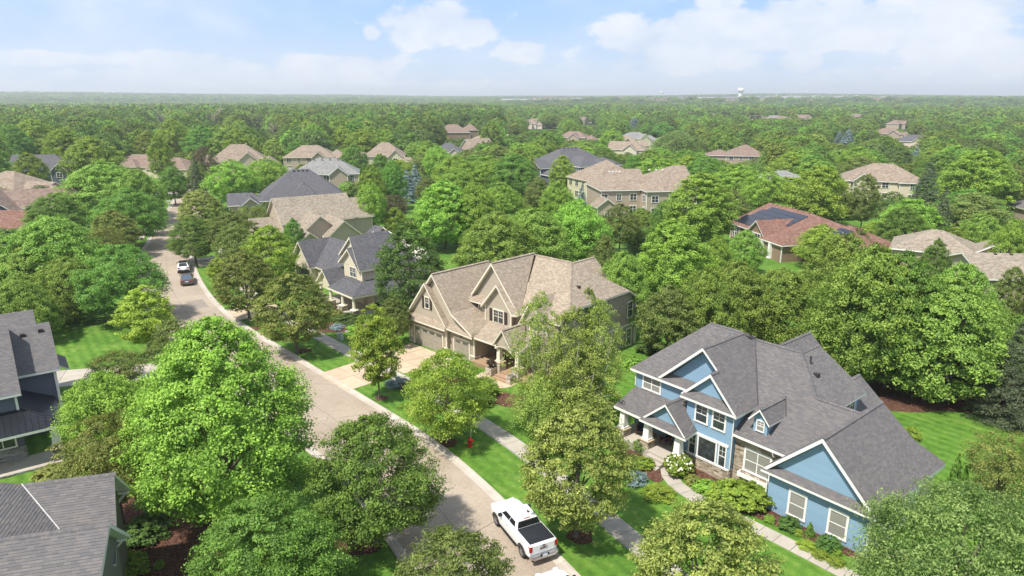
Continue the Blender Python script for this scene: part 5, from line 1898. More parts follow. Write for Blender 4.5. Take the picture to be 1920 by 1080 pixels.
mh('brown_roofed_house', 'brown shingled roof over a large dark blue gable wall at the left edge', (-103.5, 146.0), 20, 'brown', 'navy',
   [((-6, -4, 9, 5, 4.6, .68), dict(axis='x', ends='gg')), ((-9.5, -9, -.5, 2, 4.2, .80), dict(axis='y'))])
mh('brick_red_roof_house', 'brick-red roof at the left edge below the blue gable wall', (-97.5, 126.5), 8, 'red', 'navy',
   [((-10, -4, 8, 4.5, 3.6, .62), dict(axis='x'))])
mh('pink_roofed_house', 'distant pinkish-brown roofs with a dark solar panel, beyond the middle trees', (-37.0, 470.0), 10, 'brown', 'brown',
   [((-14, -8, 8, 8, 4, .6), dict(axis='x', ends='hh')), ((4, -5, 14, 8, 5.4, .6), dict(axis='x', ends='hh'))])
mh('small_charcoal_roof_house', 'small charcoal hipped roof with a white gable, deep among the middle trees', (-27.0, 296.0), 0, 'slate', 'pale',
   [((-6.5, -5, 6, 5, 4.6, .62), dict(axis='x', ends='hh')), ((1, -7.5, 5, 0, 4.4, .8), dict(axis='y'))])
mh('tan_house', 'sliver of tan roof slope between green maples right of the small charcoal roof', (-18.0, 300.0), 30, 'tan', 'tan', [((-2, -6, 9, 6, 5, .7), dict(axis='x', ends='gg'))])
mh('slate_blue_house', 'charcoal hipped roof house with slate-blue walls, left of the cream two-storey house', (18.0, 230.0), 27, 'slate', 'navy',
   [((-8.5, -7, 12, 8, 5.9, .62), dict(axis='x', ends='hh')), ((-3, -13.5, 5.5, 0, 5.7, .6), dict(axis='y', ends='hh')), ((-14, -7.5, -7, 3, 5.2, .5), dict(axis='x', ends='gh')), ((-13.5, -13, -8.5, -7, 3.4, .5), dict(axis='y')), ((5, -12, 14, -3, 5.5, .5), dict(axis='y', ends='hh'))],
   win=[((-3, -13.5, 5.5, 0, 0), dict(faces=('-y', '-x'))), ((-13.5, -13, -8.5, -7, -.2), dict(st=1))], vent=[(-3, 3, -1, 10.6, 5)])
mh('cream_house', 'cream two-storey house under a tan hipped roof, small blue spruce at its wall', (27.0, 187.0), 24, 'tan', 'yellow',
   [((-9.0, -9, 5.0, 8, 5.7, .56), dict(axis='x', ends='hh', base=-2.5)), ((-2.5, -12.5, 5.5, -6, 5.5, .45), dict(axis='y', ends='hh', base=-2.5)), ((2, -15, 6.5, -11, 2.9, .35), dict(axis='x', ends='hh', base=-2.5))], cream,
   win=[((-9.0, -9, -2.6, 8, 0), dict(faces=('-y', '-x')))], vent=[(-3, 3, -1.6, 9.7, 8)])
h = mh('taupe_walled_house', 'taupe two-storey house with long tan roof and round vents, right of the cream house', (29.5, 167.0), 8, 'tan', 'tan',
   [((-9.5, -6, 1.5, 8, 5.9, .56), dict(axis='x', ends='hg', base=-3)), ((0, -10.5, 12.0, 8, 6.1, .50), dict(axis='x', ends='hg', base=-3)), ((-11.5, -10.5, -7, -5.5, 2.6, .75), dict(axis='y', base=-3))], white,
   win=[((-10.5, -6, 0, 8, -.2), dict(faces=('-y',))), ((0, -10.5, 12.0, 8, -.2), dict(faces=('-y', '-x'), st=2)), ((-11.5, -10.5, -7, -5.5, -1), dict(st=1))])
vents(h, 3, 8, -2.6, 10.1, 4, white); vents(h, -6, -3.5, 0.2, 9.5, 4, white)
h.vent(4.6, -7.0, 8.1, False, plain('galvanised_flue', (.5, .5, .5), .4, .8))
mh('brown_house', 'brown hipped roof peeking out of the trees right of the long tan roof', (92.0, 276.0), -12, 'brown', 'tan',
   [((-7, -7, 8, 7, 4.8, .52), dict(axis='x', ends='hh')), ((7, -8, 15, 2, 3.4, .45), dict(axis='x', ends='hh')), ((-14, -3, -4, 6, 4.5, .4), dict(axis='x', ends='hh'))], win=[((-7, -7, 8, 7, -.4), dict(faces=('-y', '-x')))])
mh('grey_house', 'low grey roof among trees right of the brown hipped roof', (77.0, 196.0), -8, 'grey', 'pale', [((-6, -5, 6, 5, 4.6, .4), dict(axis='x', ends='hh'))])
mh('tan_house', 'tall tan hipped roof with a small white gable, framed by dark trees on the right', (101.0, 188.0), -18, 'tan', 'cream',
   [((-9.5, -7, 9.5, 7, 5.4, .55), dict(axis='x', ends='hh')), ((-8, -9, -3.5, -2, 5.4, .8), dict(axis='y')), ((3, -9, 9, 0, 5.4, .5), dict(axis='y', ends='hh'))], win=[((-9.5, -7, 9.5, 7, 0),), ((3, -9, 9, 0, 0), dict(faces=('-y',)))])
# house with solar panels
h = House('solar_roof_house', 'low red-brown hipped roof house carrying two dark solar arrays above tan walls', (53.8, 126.0), -77, 'red', 'brown')
h.wing(-9.6, -8.5, 11.0, 8.0, 3.0, .42, axis='x', ends='gh')
h.flush()
h.wing(9.0, -7.0, 18.5, 6.5, 3.0, .46, axis='x', ends='hh')
h.flush()
h.wing(0.0, -10.4, 4.6, 0, 3.3, .85, axis='y', ends='gh')
h.flush()
h.wing(5.4, -11.4, 11.6, 0, 3.0, .55, axis='y', ends='hh')
auto_windows(h, -9.6, -8.5, -.4, 8.0, 0, st=1, faces=('-y',))
h.window('-y', -10.4, 2.3, 2.3, 2.4, 1.7, cols=3, sash=False, tw=.16)
h.window('-y', -8.5, -8.3, 1.5, .7, 1.9)
for xx in (6.2, 8.6):
    h.column(xx, -11.6, .1, 2.95, w0=.6, w1=.55)
pv = plain('solar_glass', (0.012, 0.016, 0.035), 0.15, 0.2, var=.1, spec=.7)


def solar(h, x, y, z0, pitch, wx, wy, n, m, skip=()):
    fr = MB()
    for i in range(n):
        for j in range(m):
            if (i, j) in skip: continue
            x_, y_ = x + i * wx, y + j * wy
            z_ = z0 + (y_ - y) * pitch
            p = MB()
            dz = wy * pitch
            g_ = .03
            A, B, C_, D = (x_ + g_, y_ + g_, z_ + g_ * pitch), (x_ + wx - g_, y_ + g_, z_ + g_ * pitch), (x_ + wx - g_, y_ + wy - g_, z_ + dz - g_ * pitch), (x_ + g_, y_ + wy - g_, z_ + dz - g_ * pitch)
            up = .12
            T = [(q[0], q[1], q[2] + up) for q in (A, B, C_, D)]
            Lw = [(q[0], q[1], q[2] + up - .05) for q in (A, B, C_, D)]
            p.poly(T)
            for k in range(4):
                p.poly([Lw[k], Lw[(k + 1) % 4], T[(k + 1) % 4], T[k]])
            p.build('solar_panel', pv, h.e)


sk = [(i, 0) for i in range(5, 12)] + [(i, 1) for i in range(5, 12)] + [(i, 2) for i in range(7, 10)] + [(0, 3), (0, 4), (1, 4), (0, 2)]
solar(h, -9.3, -8.1, 3.35, .42, 1.12, 1.34, 12, 5, skip=sk)
solar(h, 11.8, -5.6, 3.85, .46, 1.12, 1.34, 4, 3, skip=[(0, 2), (3, 0), (3, 1)])
vents(h, -7, 3, -.5, 6.45, 7, plain('red_brown_vent', (.2, .09, .07), .7)); vents(h, 13, 16, -.2, 6.0, 4, MATS['red_brown_vent'])
h.vent(-.5, -2.4, 5.6, False, MATS['red_brown_vent'])
h.done()
mh('mauve_roof_house', 'grey-brown shingled roof with a row of box vents behind the big broadleaf trees', (66.0, 103.5), -32, 'beige', 'tan',
   [((-6, -4.5, 5, 5, 4.6, .5), dict(axis='x', ends='hh')), ((4, -3.5, 9.5, 4, 4.4, .6), dict(axis='y', ends='gh'))], vent=[(-3.5, -3.4, 1.5, 6.5, 1)])
mh('beige_roof_house', 'straight beige shingled gable roof at the right, end-on behind the big broadleaf trees', (66.5, 90.0), -6, 'beige', 'tan', [((-5.2, -6.0, 3.6, 5.5, 4.6, .34), dict(axis='x', ends='gg'))], vent=[(-1.5, .5, -.6, 6.55, 2)])
mh('grey_brown_roof_house', 'grey-brown roof corner cut off by the right edge of the view', (114.0, 146.0), -8, 'mauve', 'tan', [((-4.5, -5, 10, 5, 4.0, .45), dict(axis='x', ends='hh'))], cream)
# hazy houses deeper in the suburb
fpos = [(24.06, 634.5, 'brown', 'pale', 'brown-roofed house with a pale gable, far off left of the grey gable'),
        (13.85, 608.03, 'tan', 'pale', 'far tan roof at the left of the small cluster above the middle trees'),
        (41.06, 636.57, 'brown', 'cream', 'far brown roof at the right of the small cluster above the middle trees'),
        (81.75, 744.19, 'grey', 'pale', 'far house with a pale grey gable wall between two dark trees'),
        (66.67, 703.67, 'brown', 'tan', 'far brown roof left of the pale grey gable'),
        (35.74, 400.48, 'brown', 'tan', 'low brown roof behind the charcoal hipped roof'),
        (68.77, 392.14, 'grey', 'cream', 'cream gabled house with grey roof by the golf-green clearing'),
        (56.11, 353.01, 'tan', 'tan', 'grey-tan roof slope just left of the cream gabled house'),
        (51.68, 309.27, 'tan', 'cream', 'small tan roof with white gable behind the cream two-storey house'),
        (245.07, 840.9, 'brown', 'tan', 'far brown roof above the willow'),
        (282.39, 899.26, 'tan', 'tan', 'far tan roof right of the brown roof above the willow'),
        (265.42, 761.44, 'tan', 'cream', 'far tan roof below the large water tower'),
        (279.08, 744.19, 'grey', 'pale', 'far grey roof right of the large water tower'),
        (319.21, 766.23, 'brown', 'tan', 'far brown roof beside a dark round tree'),
        (276.05, 721.07, 'brown', 'tan', 'low far brown roof under the grey one'),
        (397.11, 806.56, 'brown', 'red', 'far reddish house among the right-hand trees'),
        (330.42, 604.74, 'brown', 'tan', 'brown roofs stepping down among the right-hand trees'),
        (495.84, 885.16, 'brown', 'cream', 'far brown roof with a pale wall near the right'),
        (236.19, 439.77, 'brown', 'tan', 'brown gable roof left of the charcoal one at the right'),
        (210.39, 364.15, 'slate', 'pale', 'charcoal roof house beside small blue spruces at the right'),
        (441.4, 857.32, 'tan', 'tan', 'far tan roof between the reddish house and the brown roofs'),
        (657.77, 1087.72, 'grey', 'pale', 'farthest pale house at the right, a speck above the trees'),
        (-2.83, 370.66, 'tan', 'tan', 'tan roof sliver among the trees above the grey-blue middle'),
        (578.64, 980.6, 'brown', 'cream', 'far pale-walled house right of the brown roofs'),
        (-14.81, 352.07, 'tan', 'tan', 'tan roof slope left of the tan sliver in the middle trees')]
for i, (x_, y_, roof_, wall_, lab_) in enumerate(fpos):
    q = rv.uniform(0, 1)
    mh('distant_house', lab_, (x_, y_), rv.uniform(-50, 50), roof_, wall_,
       [((-8, -5, 8, 5, 4.6, .6), dict(axis='x', ends='hh' if q > .4 else 'gh')), ((-1, -8, 5, 0, 4.4, .8), dict(axis='y'))] + ([((7, -4, 13, 4, 3.4, .6), dict(axis='x', ends='hh'))] if q > .3 else []))

# ------------------------------------------------------------------ vehicles
carwhite = plain('white_car_paint', (0.80, 0.80, 0.80), 0.25, var=0.01, spec=0.5, coat=0.6)
cargrey = plain('grey_brown_car_paint', (0.13, 0.115, 0.115), 0.3, 0.5, var=0.02, coat=0.6)
carglass = plain('tinted_car_glass', (0.012, 0.014, 0.016), 0.05, var=0.05, spec=0.9)
sedglass = plain('blue_car_glass', (0.05, 0.08, 0.13), 0.08, var=0.05, spec=0.9)
rubber = plain('tyre_rubber', (0.025, 0.025, 0.025), 0.85)
rimm = plain('alloy_rim', (0.42, 0.42, 0.43), 0.3, 0.8)
chrome = plain('chrome_trim', (0.55, 0.55, 0.57), 0.2, 0.9)
tonneau = plain('black_vinyl_cover', (0.020, 0.022, 0.028), 0.45, var=.08)
tail = plain('red_tail_lamp', (0.42, 0.012, 0.012), 0.2, coat=.5)
plate = plain('licence_plate', (0.65, 0.72, 0.80), 0.4)


def loft(secs, mats, name, parent, closed=True, m=0, smooth=True):
    """secs: [(y, [(x, z)...half profile from bottom centre to top centre])]"""
    mb = MB()
    rings = []
    for y, h in secs:
        r = [(x, y, z) for x, z in h] + [(-x, y, z) for x, z in reversed(h)]
        rings.append(r)
    n = len(rings[0])
    for a, b in zip(rings, rings[1:]):
        for k in range(n):
            j = (k + 1) % n
            mb.poly([a[k], a[j], b[j], b[k]])
    mb.poly(list(rings[0])[::-1])
    mb.poly(rings[-1])
    me = mb.mesh(name, mats)
    # merge duplicate verts so smooth shading works
    import bmesh
    bm = bmesh.new()
    bm.from_mesh(me)
    bmesh.ops.remove_doubles(bm, verts=bm.verts, dist=1e-4)
    bmesh.ops.recalc_face_normals(bm, faces=bm.faces)
    for f in bm.faces: f.smooth = True
    for e in bm.edges:
        if len(e.link_faces) == 2 and e.calc_face_angle(0) > R(38): e.smooth = False
    bm.to_mesh(me)
    bm.free()
    return link(name, me, parent)


def quadpanel(mb, P, u0, u1, v0, v1, off=0.006):
    P00, P10, P11, P01 = [Vector(p) for p in P]
    def at(u, v):
        return (P00 * (1 - u) + P10 * u) * (1 - v) + (P01 * (1 - u) + P11 * u) * v
    n = (P10 - P00).cross(P01 - P00).normalized()
    mb.poly([at(u0, v0) + n * off, at(u1, v0) + n * off, at(u1, v1) + n * off, at(u0, v1) + n * off])


def wheels(e, xs, ys, r, wd=0.24, rim='wheel'):
    tm, rm = MB(), MB()
    n = 20
    prof_t = [(r * .62, -wd / 2), (r * .93, -wd / 2), (r, -wd / 2 + .04), (r, wd / 2 - .04), (r * .93, wd / 2), (r * .62, wd / 2)]
    def lat(mb, pr):
        for (r0, x0), (r1, x1) in zip(pr, pr[1:]):
            for k in range(n):
                a, b = 2 * math.pi * k / n, 2 * math.pi * (k + 1) / n
                mb.poly([(x0, r0 * math.cos(a), r0 * math.sin(a)), (x1, r1 * math.cos(a), r1 * math.sin(a)), (x1, r1 * math.cos(b), r1 * math.sin(b)), (x0, r0 * math.cos(b), r0 * math.sin(b))])
    lat(tm, prof_t)
    lat(rm, [(r * .64, wd / 2 - .01), (r * .60, wd / 2 - .05), (r * .2, wd / 2 - .04), (0.001, wd / 2 - .03)])
    for k in range(6):
        a = 2 * math.pi * k / 6
        c_, s_ = math.cos(a), math.sin(a)
        q = [(-.035, .05), (.035, .05), (.045, r * .6), (-.045, r * .6)]
        rm.poly([(wd / 2 + .002, p[1] * c_ - p[0] * s_, p[1] * s_ + p[0] * c_) for p in q])
    t = tm.mesh('tyre', rubber)
    rr = rm.mesh('rim', rimm)
    for y in ys:
        for sx in (1, -1):
            w_ = link('wheel', t, e, (sx * xs, y, r))
            if sx < 0: w_.rotation_euler = (0, 0, math.pi)
            link('rim', rr, w_)


def pickup(loc, deg, label):
    e = thing('pickup_truck', label, 'pickup truck', loc, R(deg))
    def P(zb, zs, zt, w=1.0, ws=.93):
        return [(0, zb), (.8 * w, zb), (.97 * w, zb + .09), (1.01 * w, zb + .35), (1.0 * w, zs - .16), (.975 * w, zs - .03), (ws * w, zs), (ws * w * .6, zt), (0, zt)]
    secs = [(-2.88, P(.62, 1.36, 1.365, .955)), (-2.80, P(.5, 1.41, 1.415, .985)), (-2.2, P(.42, 1.42, 1.425)), (-.9, P(.40, 1.42, 1.425)), (-.6, P(.38, 1.38, 1.39)), (.9, P(.38, 1.30, 1.32)),
            (1.3, P(.38, 1.27, 1.36)), (2.1, P(.40, 1.22, 1.33, .99, .88)), (2.6, P(.42, 1.14, 1.25, .97, .86)), (2.82, P(.46, 1.02, 1.10, .93, .84)), (2.92, P(.52, .88, .92, .86, .8))]
    loft(secs, carwhite, 'body', e)
    # cab
    B = dict(x=.93, y0=-.98, y1=1.42, z=1.36)
    T = dict(x=.72, y0=-.72, y1=.62, z=1.90)
    def ring(x, y0, y1, z, c=.12):
        return [(x - c, y0, z), (x, y0 + c, z), (x, y1 - c, z), (x - c, y1, z), (-x + c, y1, z), (-x, y1 - c, z), (-x, y0 + c, z), (-x + c, y0, z)]
    mb = MB()
    rs = [ring(B['x'], B['y0'], B['y1'], B['z'] - .06, .05), ring(.90, -.96, 1.32, 1.42, .06), ring(.76, -.78, .76, 1.84, .10), ring(.66, -.68, .60, 1.905, .12), ring(.35, -.4, .35, 1.925, .1)]
    for a, b in zip(rs, rs[1:]):
        for k in range(8):
            j = (k + 1) % 8
            mb.poly([a[k], a[j], b[j], b[k]])
    mb.poly(rs[-1])
    mb.build('cab', carwhite, e)
    w_ = MB()
    quadpanel(w_, [(.85, 1.36, 1.44), (-.85, 1.36, 1.44), (-.70, .78, 1.83), (.70, .78, 1.83)], .02, .98, .04, .96)
    w_.build('windscreen', carglass, e)
    w_ = MB()
    quadpanel(w_, [(-.82, -.965, 1.44), (.82, -.965, 1.44), (.68, -.79, 1.83), (-.68, -.79, 1.83)], .0, 1.0, .02, .92, .02)
    w_.build('rear_window', carglass, e)
    for sx in (1, -1):
        Q = [(sx * .905, -.86, 1.43), (sx * .905, 1.20, 1.43), (sx * .775, .66, 1.83), (sx * .775, -.70, 1.83)]
        if sx < 0: Q = [Q[1], Q[0], Q[3], Q[2]]
        for u0, u1 in ((.06, .44), (.48, .97)) if sx > 0 else ((.03, .52), (.56, .94)):
            w_ = MB()
            quadpanel(w_, Q, u0, u1, .06, .86, .012)
            w_.build('side_window', carglass, e)
        mr = MB()
        mr.box(sx * .98, .95, 1.28, sx * 1.2, 1.12, 1.47)
        mr.build('wing_mirror', black, e)
        ha = MB()
        ha.box(sx * 1.005, .05, 1.08, sx * 1.03, .25, 1.12)
        ha.build('door_handle', chrome, e)
        for yy in (-1.86, 1.88):
            ar = MB()
            for k in range(14):
                a, b = math.pi * k / 14, math.pi * (k + 1) / 14
                c_ = lambda t, r_: (sx * 1.012, yy + r_ * math.cos(t), .42 + r_ * math.sin(t))
                q = [c_(a, .0), c_(a, .50), c_(b, .50), c_(b, .0)]
                ar.poly(q if sx > 0 else q[::-1])
                q = [(sx * 1.03, yy + .5 * math.cos(a), .42 + .5 * math.sin(a)), (sx * 1.03, yy + .55 * math.cos(a), .42 + .55 * math.sin(a)), (sx * 1.03, yy + .55 * math.cos(b), .42 + .55 * math.sin(b)), (sx * 1.03, yy + .5 * math.cos(b), .42 + .5 * math.sin(b))]
                ar.poly(q if sx > 0 else q[::-1])
            ar.build('wheel_arch', black, e)
        tl = MB()
        tl.box(sx * .80, -2.93, .98, sx * .985, -2.70, 1.34)
        tl.build('tail_lamp', tail, e)
        hl = MB()
        hl.box(sx * .55, 2.75, .86, sx * .86, 2.93, 1.04)
        hl.build('headlight', plate, e)
        st = MB()
        st.box(sx * .9, -.8, .34, sx * 1.04, 1.2, .39)
        st.build('side_step', black, e)
    bc = MB()
    bc.prism([(-.88, -2.74), (.88, -2.74), (.88, -1.02), (-.88, -1.02)], 1.425, 1.452)
    bc.build('bed_cover', tonneau, e)
    tg = MB()
    tg.box(-.78, -2.925, .78, .78, -2.88, 1.36)
    g_ = tg.build('tailgate', carwhite, e)
    hd = MB(); hd.box(-.12, -2.94, 1.24, .12, -2.926, 1.30); hd.build('handle', black, g_)
    tx = bpy.data.curves.new('lettering', 'FONT')
    tx.body = 'GMC'
    tx.size = 0.24
    tx.extrude = 0.006
    tx.align_x = 'CENTER'
    tx.space_character = 1.1
    tx.offset = .006
    tx.materials.append(plain('dark_badge', (0.10, 0.02, 0.02), 0.4))
    tmp = bpy.data.objects.new('lettering_curve', tx)
    tm_ = bpy.data.meshes.new_from_object(tmp)
    bpy.data.objects.remove(tmp)
    to = link('lettering', tm_, g_, (0, -2.932, 1.02))
    to.rotation_euler = (math.pi / 2, 0, 0)
    to['kind'] = 'stuff'
    bp = MB()
    bp.box(-.98, -3.08, .52, .98, -2.86, .74)
    bp.box(-.80, -3.12, .46, .80, -3.082, .62)
    b_ = bp.build('bumper', chrome, e)
    pl = MB(); pl.box(-.17, -3.135, .60, .17, -3.122, .78); pl.build('licence_plate', plate, e)
    bx = MB(); bx.box(-.3, -3.118, .56, .3, -3.083, .80); bx.build('plate_recess', black, e)
    gr = MB(); gr.box(-.55, 2.86, .66, .55, 2.96, 1.0); gr.build('grille', black, e)
    br = MB(); br.box(-.22, -.76, 1.86, .22, -.70, 1.90); br.build('brake_lamp', tail, e)
    an = MB(); an.prism([(.25, -.35), (.42, -.35), (.40, -.1), (.27, -.1)], 1.915, 1.965); an.build('roof_aerial', darkm, e)
    ra = MB(); ra.tube([(.74, -.6, 1.87), (.74, .5, 1.88)], .012, 5); ra.tube([(-.74, -.6, 1.87), (-.74, .5, 1.88)], .012, 5); ra.build('roof_rail', black, e)
    wheels(e, .88, (-1.86, 1.88), .41, .27)
    return e


def car(name, loc, deg, label, cat, paint, suv=False, glass=carglass, roofm=None):
    e = thing(name, label, cat, loc, R(deg))
    h = .16 if suv else 0
    def P(zb, zs, zt, w=.9):
        return [(0, zb), (.75 * w, zb), (.96 * w, zb + .08), (1.0 * w, zb + .28), (.99 * w, zs - .14), (.93 * w, zs), (.55 * w, zt), (0, zt)]
    loft([(-2.32, P(.42, .80 + h, .84 + h, .78)), (-2.2, P(.30, .96 + h, 1.0 + h, .86)), (-1.5, P(.22, .98 + h, 1.04 + h)), (0, P(.2, .94 + h, .98 + h, .92)), (.9, P(.2, .92 + h, .98 + h, .92)), (1.7, P(.22, .80 + h, .90 + h, .90)), (2.15, P(.26, .68 + h, .74 + h, .83)), (2.34, P(.34, .56 + h, .60 + h, .70))], paint, 'body', e)
    y0, y1 = (-2.1, -1.55) if suv else (-1.75, -.95)
    zt = 1.44 + h * 1.4
    def ring(x, a, b, z, c):
        return [(x - c, a, z), (x, a + c, z), (x, b - c, z), (x - c, b, z), (-x + c, b, z), (-x, b - c, z), (-x, a + c, z), (-x + c, a, z)]
    rs = [ring(.82, y0, 1.15, .95 + h, .05), ring(.62, y1, .25, zt - .05, .1), ring(.52, y1 + .1, .15, zt, .1)]
    mb = MB()
    for a, b in zip(rs[:2], rs[1:2]):
        for k in range(8):
            mb.poly([a[k], a[(k + 1) % 8], b[(k + 1) % 8], b[k]])
    mb.build('cabin', paint, e)
    rf = MB()
    for k in range(8):
        rf.poly([rs[1][k], rs[1][(k + 1) % 8], rs[2][(k + 1) % 8], rs[2][k]])
    rf.poly(rs[2])
    rf.build('roof', roofm or paint, e)
    zb = .98 + h
    w_ = MB(); quadpanel(w_, [(.74, 1.13, zb), (-.74, 1.13, zb), (-.54, .27, zt - .07), (.54, .27, zt - .07)], .02, .98, .03, .97, .012); w_.build('windscreen', glass, e)
    w_ = MB(); quadpanel(w_, [(-.72, y0 + .02, zb), (.72, y0 + .02, zb), (.54, y1 - .02, zt - .07), (-.54, y1 - .02, zt - .07)], .04, .96, .08, .98, .02); w_.build('rear_window', glass, e)
    for sx in (1, -1):
        Q = [(sx * .815, y0 + .1, zb), (sx * .815, 1.08, zb), (sx * .625, .20, zt - .07), (sx * .625, y1 + .08, zt - .07)]
        if sx < 0: Q = [Q[1], Q[0], Q[3], Q[2]]
        for u0, u1 in ((.05, .48), (.52, .95)):
            w_ = MB(); quadpanel(w_, Q, u0, u1, .06, .92, .012); w_.build('side_window', glass, e)
        t_ = MB(); t_.box(sx * .5, -2.335, .72 + h, sx * .8, -2.2, .88 + h); t_.build('tail_lamp', tail, e)
        t_ = MB(); t_.box(sx * .45, 2.2, .58 + h, sx * .72, 2.32, .70 + h); t_.build('headlight', plate, e)
        t_ = MB(); t_.box(sx * .86, .72, .98 + h, sx * 1.02, .86, 1.10 + h); t_.build('wing_mirror', black if suv else paint, e)
    b_ = MB(); b_.box(-.8, -2.38, .3, .8, -2.22, .5 + h); b_.build('bumper', black if suv else paint, e)
    b_ = MB(); b_.box(-.22, -2.395, .62, .22, -2.33, .74); b_.build('licence_plate', plate, e)
    wheels(e, .80, (-1.42, 1.45), .34, .22)
    return e


def road_heading(i):
    a, b = KP[i], KP[min(i + 3, len(KP) - 1)]
    return math.degrees(math.atan2(b[1] - a[1], b[0] - a[0])) - 90


pickup((0.62, 37.6, 0.012), 27, 'white crew-cab pickup with black bed cover parked at the kerb, badge on its tailgate').scale = (.96, .96, .96)
i_ = near_i(-48, 101)
car('parked_car', (-48.9, 99.3, 0.012), 24, 'grey sedan parked on the far street right behind the white car', 'car', cargrey, glass=sedglass)
car('parked_car', (-52.8, 106.6, 0.012), 24, 'white car with a dark roof parked ahead of the grey sedan', 'car', carwhite, suv=True, roofm=black)
car('parked_car', (3.0, 31.2, 0.012), 27, 'white car whose front just shows at the bottom edge behind the pickup', 'car', carwhite, suv=True)

# ------------------------------------------------------------------ street furniture
hyd = thing('fire_hydrant', 'red fire hydrant on the lawn strip with a tall marker rod', 'fire hydrant', (-3.35, 49.25, 0), .4)
redp = plain('hydrant_red', (0.55, 0.012, 0.012), 0.4)
mb = MB(); mb.lathe([(0, 0), (.19, 0), (.19, .06), (.13, .08), (.13, .52), (.17, .54), (.17, .6), (.13, .64), (.09, .74), (.03, .79), (.03, .84), (0, .84)], 14); mb.build('barrel', redp, hyd, smooth=False)
for a_ in (0, math.pi, math.pi / 2):
    mb = MB(); c_, s_ = math.cos(a_), math.sin(a_)
    rr_ = .085 if a_ == math.pi / 2 else .065
    mb.tube([(0, 0, .42), (c_ * .24, s_ * .24, .42)], rr_, 10); mb.tube([(c_ * .2, s_ * .2, .42), (c_ * .25, s_ * .25, .42)], rr_ + .02, 8)
    mb.build('nozzle_cap', redp, hyd)
mb = MB(); mb.tube([(.12, .18, 0), (.16, .22, 1.9)], .014, 5); mb.build('marker_rod', plain('rod_white', (.7, .7, .7), .5), hyd)

util = plain('pale_green_steel', (0.42, 0.50, 0.45), 0.5)


def pedestal(x, y, h, label, w_=.3):
    e = thing('utility_box', label, 'utility box', (x, y, 0), .6)
    mb = MB(); mb.box(-w_ / 2, -w_ / 2, 0, w_ / 2, w_ / 2, h * .93); mb.build('cabinet', util, e)
    mb = MB(); mb.prism([(-w_ / 2 - .02, -w_ / 2 - .02), (w_ / 2 + .02, -w_ / 2 - .02), (w_ / 2 + .02, w_ / 2 + .02), (-w_ / 2 - .02, w_ / 2 + .02)], h * .93 + .001, h, top=[(-w_ / 2 + .03, -w_ / 2 + .03), (w_ / 2 - .03, -w_ / 2 + .03), (w_ / 2 - .03, w_ / 2 - .03), (-w_ / 2 + .03, w_ / 2 - .03)]); mb.build('lid', util, e)


pedestal(-19.55, 74.0, .95, 'taller of two pale utility pedestals on the lawn beside the young lime-green maple')
pedestal(-20.05, 74.4, .75, 'shorter of two pale utility pedestals on the lawn beside the young lime-green maple', .26)
pedestal(-39.9, 70.4, 1.0, 'pale utility pedestal on the left lawn beside the side driveway', .3)

# mail post by the far street
e = thing('street_sign', 'small pale post on the far corner where the street bends away', 'post', (-84.9, 168.2, 0))
mb = MB(); mb.tube([(0, 0, 0), (0, 0, 2.6)], .07, 6); mb.build('post', plain('post_white', (.6, .6, .58), .6), e)
mb = MB(); mb.box(-.55, -.03, 2.0, .55, .03, 2.3); mb.build('sign_plate', MATS['post_white'], e)

# striped flag on the porch column of the navy house: canton and single stripes
f = thing('flag', 'striped flag with blue canton on a slanted pole by the tapered porch column', 'flag', (-34.3, 47.3, 1.75), R(20))
mb = MB(); mb.tube([(-.3, 0, .2), (1.3, 0, 1.0)], .018, 6); mb.build('pole', plain('pole_white', (.7, .68, .62), .5), f)
for k in range(13):
    mb = MB()
    v0, v1 = k / 13, (k + 1) / 13
    n = 8
    a0_ = .42 if k < 7 else 0.0
    def fp(u, v):
        return (1.25 - v * 1.05 + .05 * math.sin(u * 7), .06 * math.sin(u * 9 + v * 4) - .04 * u, .95 - v * .52 - u * 1.25)
    for i in range(n):
        u0, u1 = a0_ + (1 - a0_) * i / n, a0_ + (1 - a0_) * (i + 1) / n
        mb.poly([fp(u0, v0), fp(u1, v0), fp(u1, v1), fp(u0, v1)])
    mb.build('stripe', plain('flag_red', (.42, .02, .03), .8) if k % 2 == 0 else plain('flag_white', (.72, .70, .68), .8), f)
mb = MB()
for i in range(5):
    for j in range(4):
        u0, u1, v0, v1 = .42 * i / 5, .42 * (i + 1) / 5, 7 / 13 * j / 4, 7 / 13 * (j + 1) / 4
        mb.poly([fp(u0, v0), fp(u1, v0), fp(u1, v1), fp(u0, v1)])
cn = mb.build('canton', plain('flag_blue', (.02, .035, .13), .8), f)
mb = MB()
for i in range(6):
    for j in range(5):
        p = fp(.42 * (i + .5) / 6, 7 / 13 * (j + .5) / 5)
        mb.poly([(p[0] + .018 * math.cos(2 * math.pi * q / 5), p[1] - .006, p[2] + .018 * math.sin(2 * math.pi * q / 5)) for q in range(5)])
mb.build('stars', MATS['flag_white'], cn)

# ------------------------------------------------------------------ porch furniture
wood = plain('stained_wood', (0.20, 0.085, 0.035), 0.6)
wick = plain('brown_wicker', (0.05, 0.035, 0.025), 0.7)
cush = plain('sand_cushion', (0.42, 0.37, 0.28), 0.9)
navyc = plain('navy_cushion', (0.012, 0.022, 0.055), 0.9)


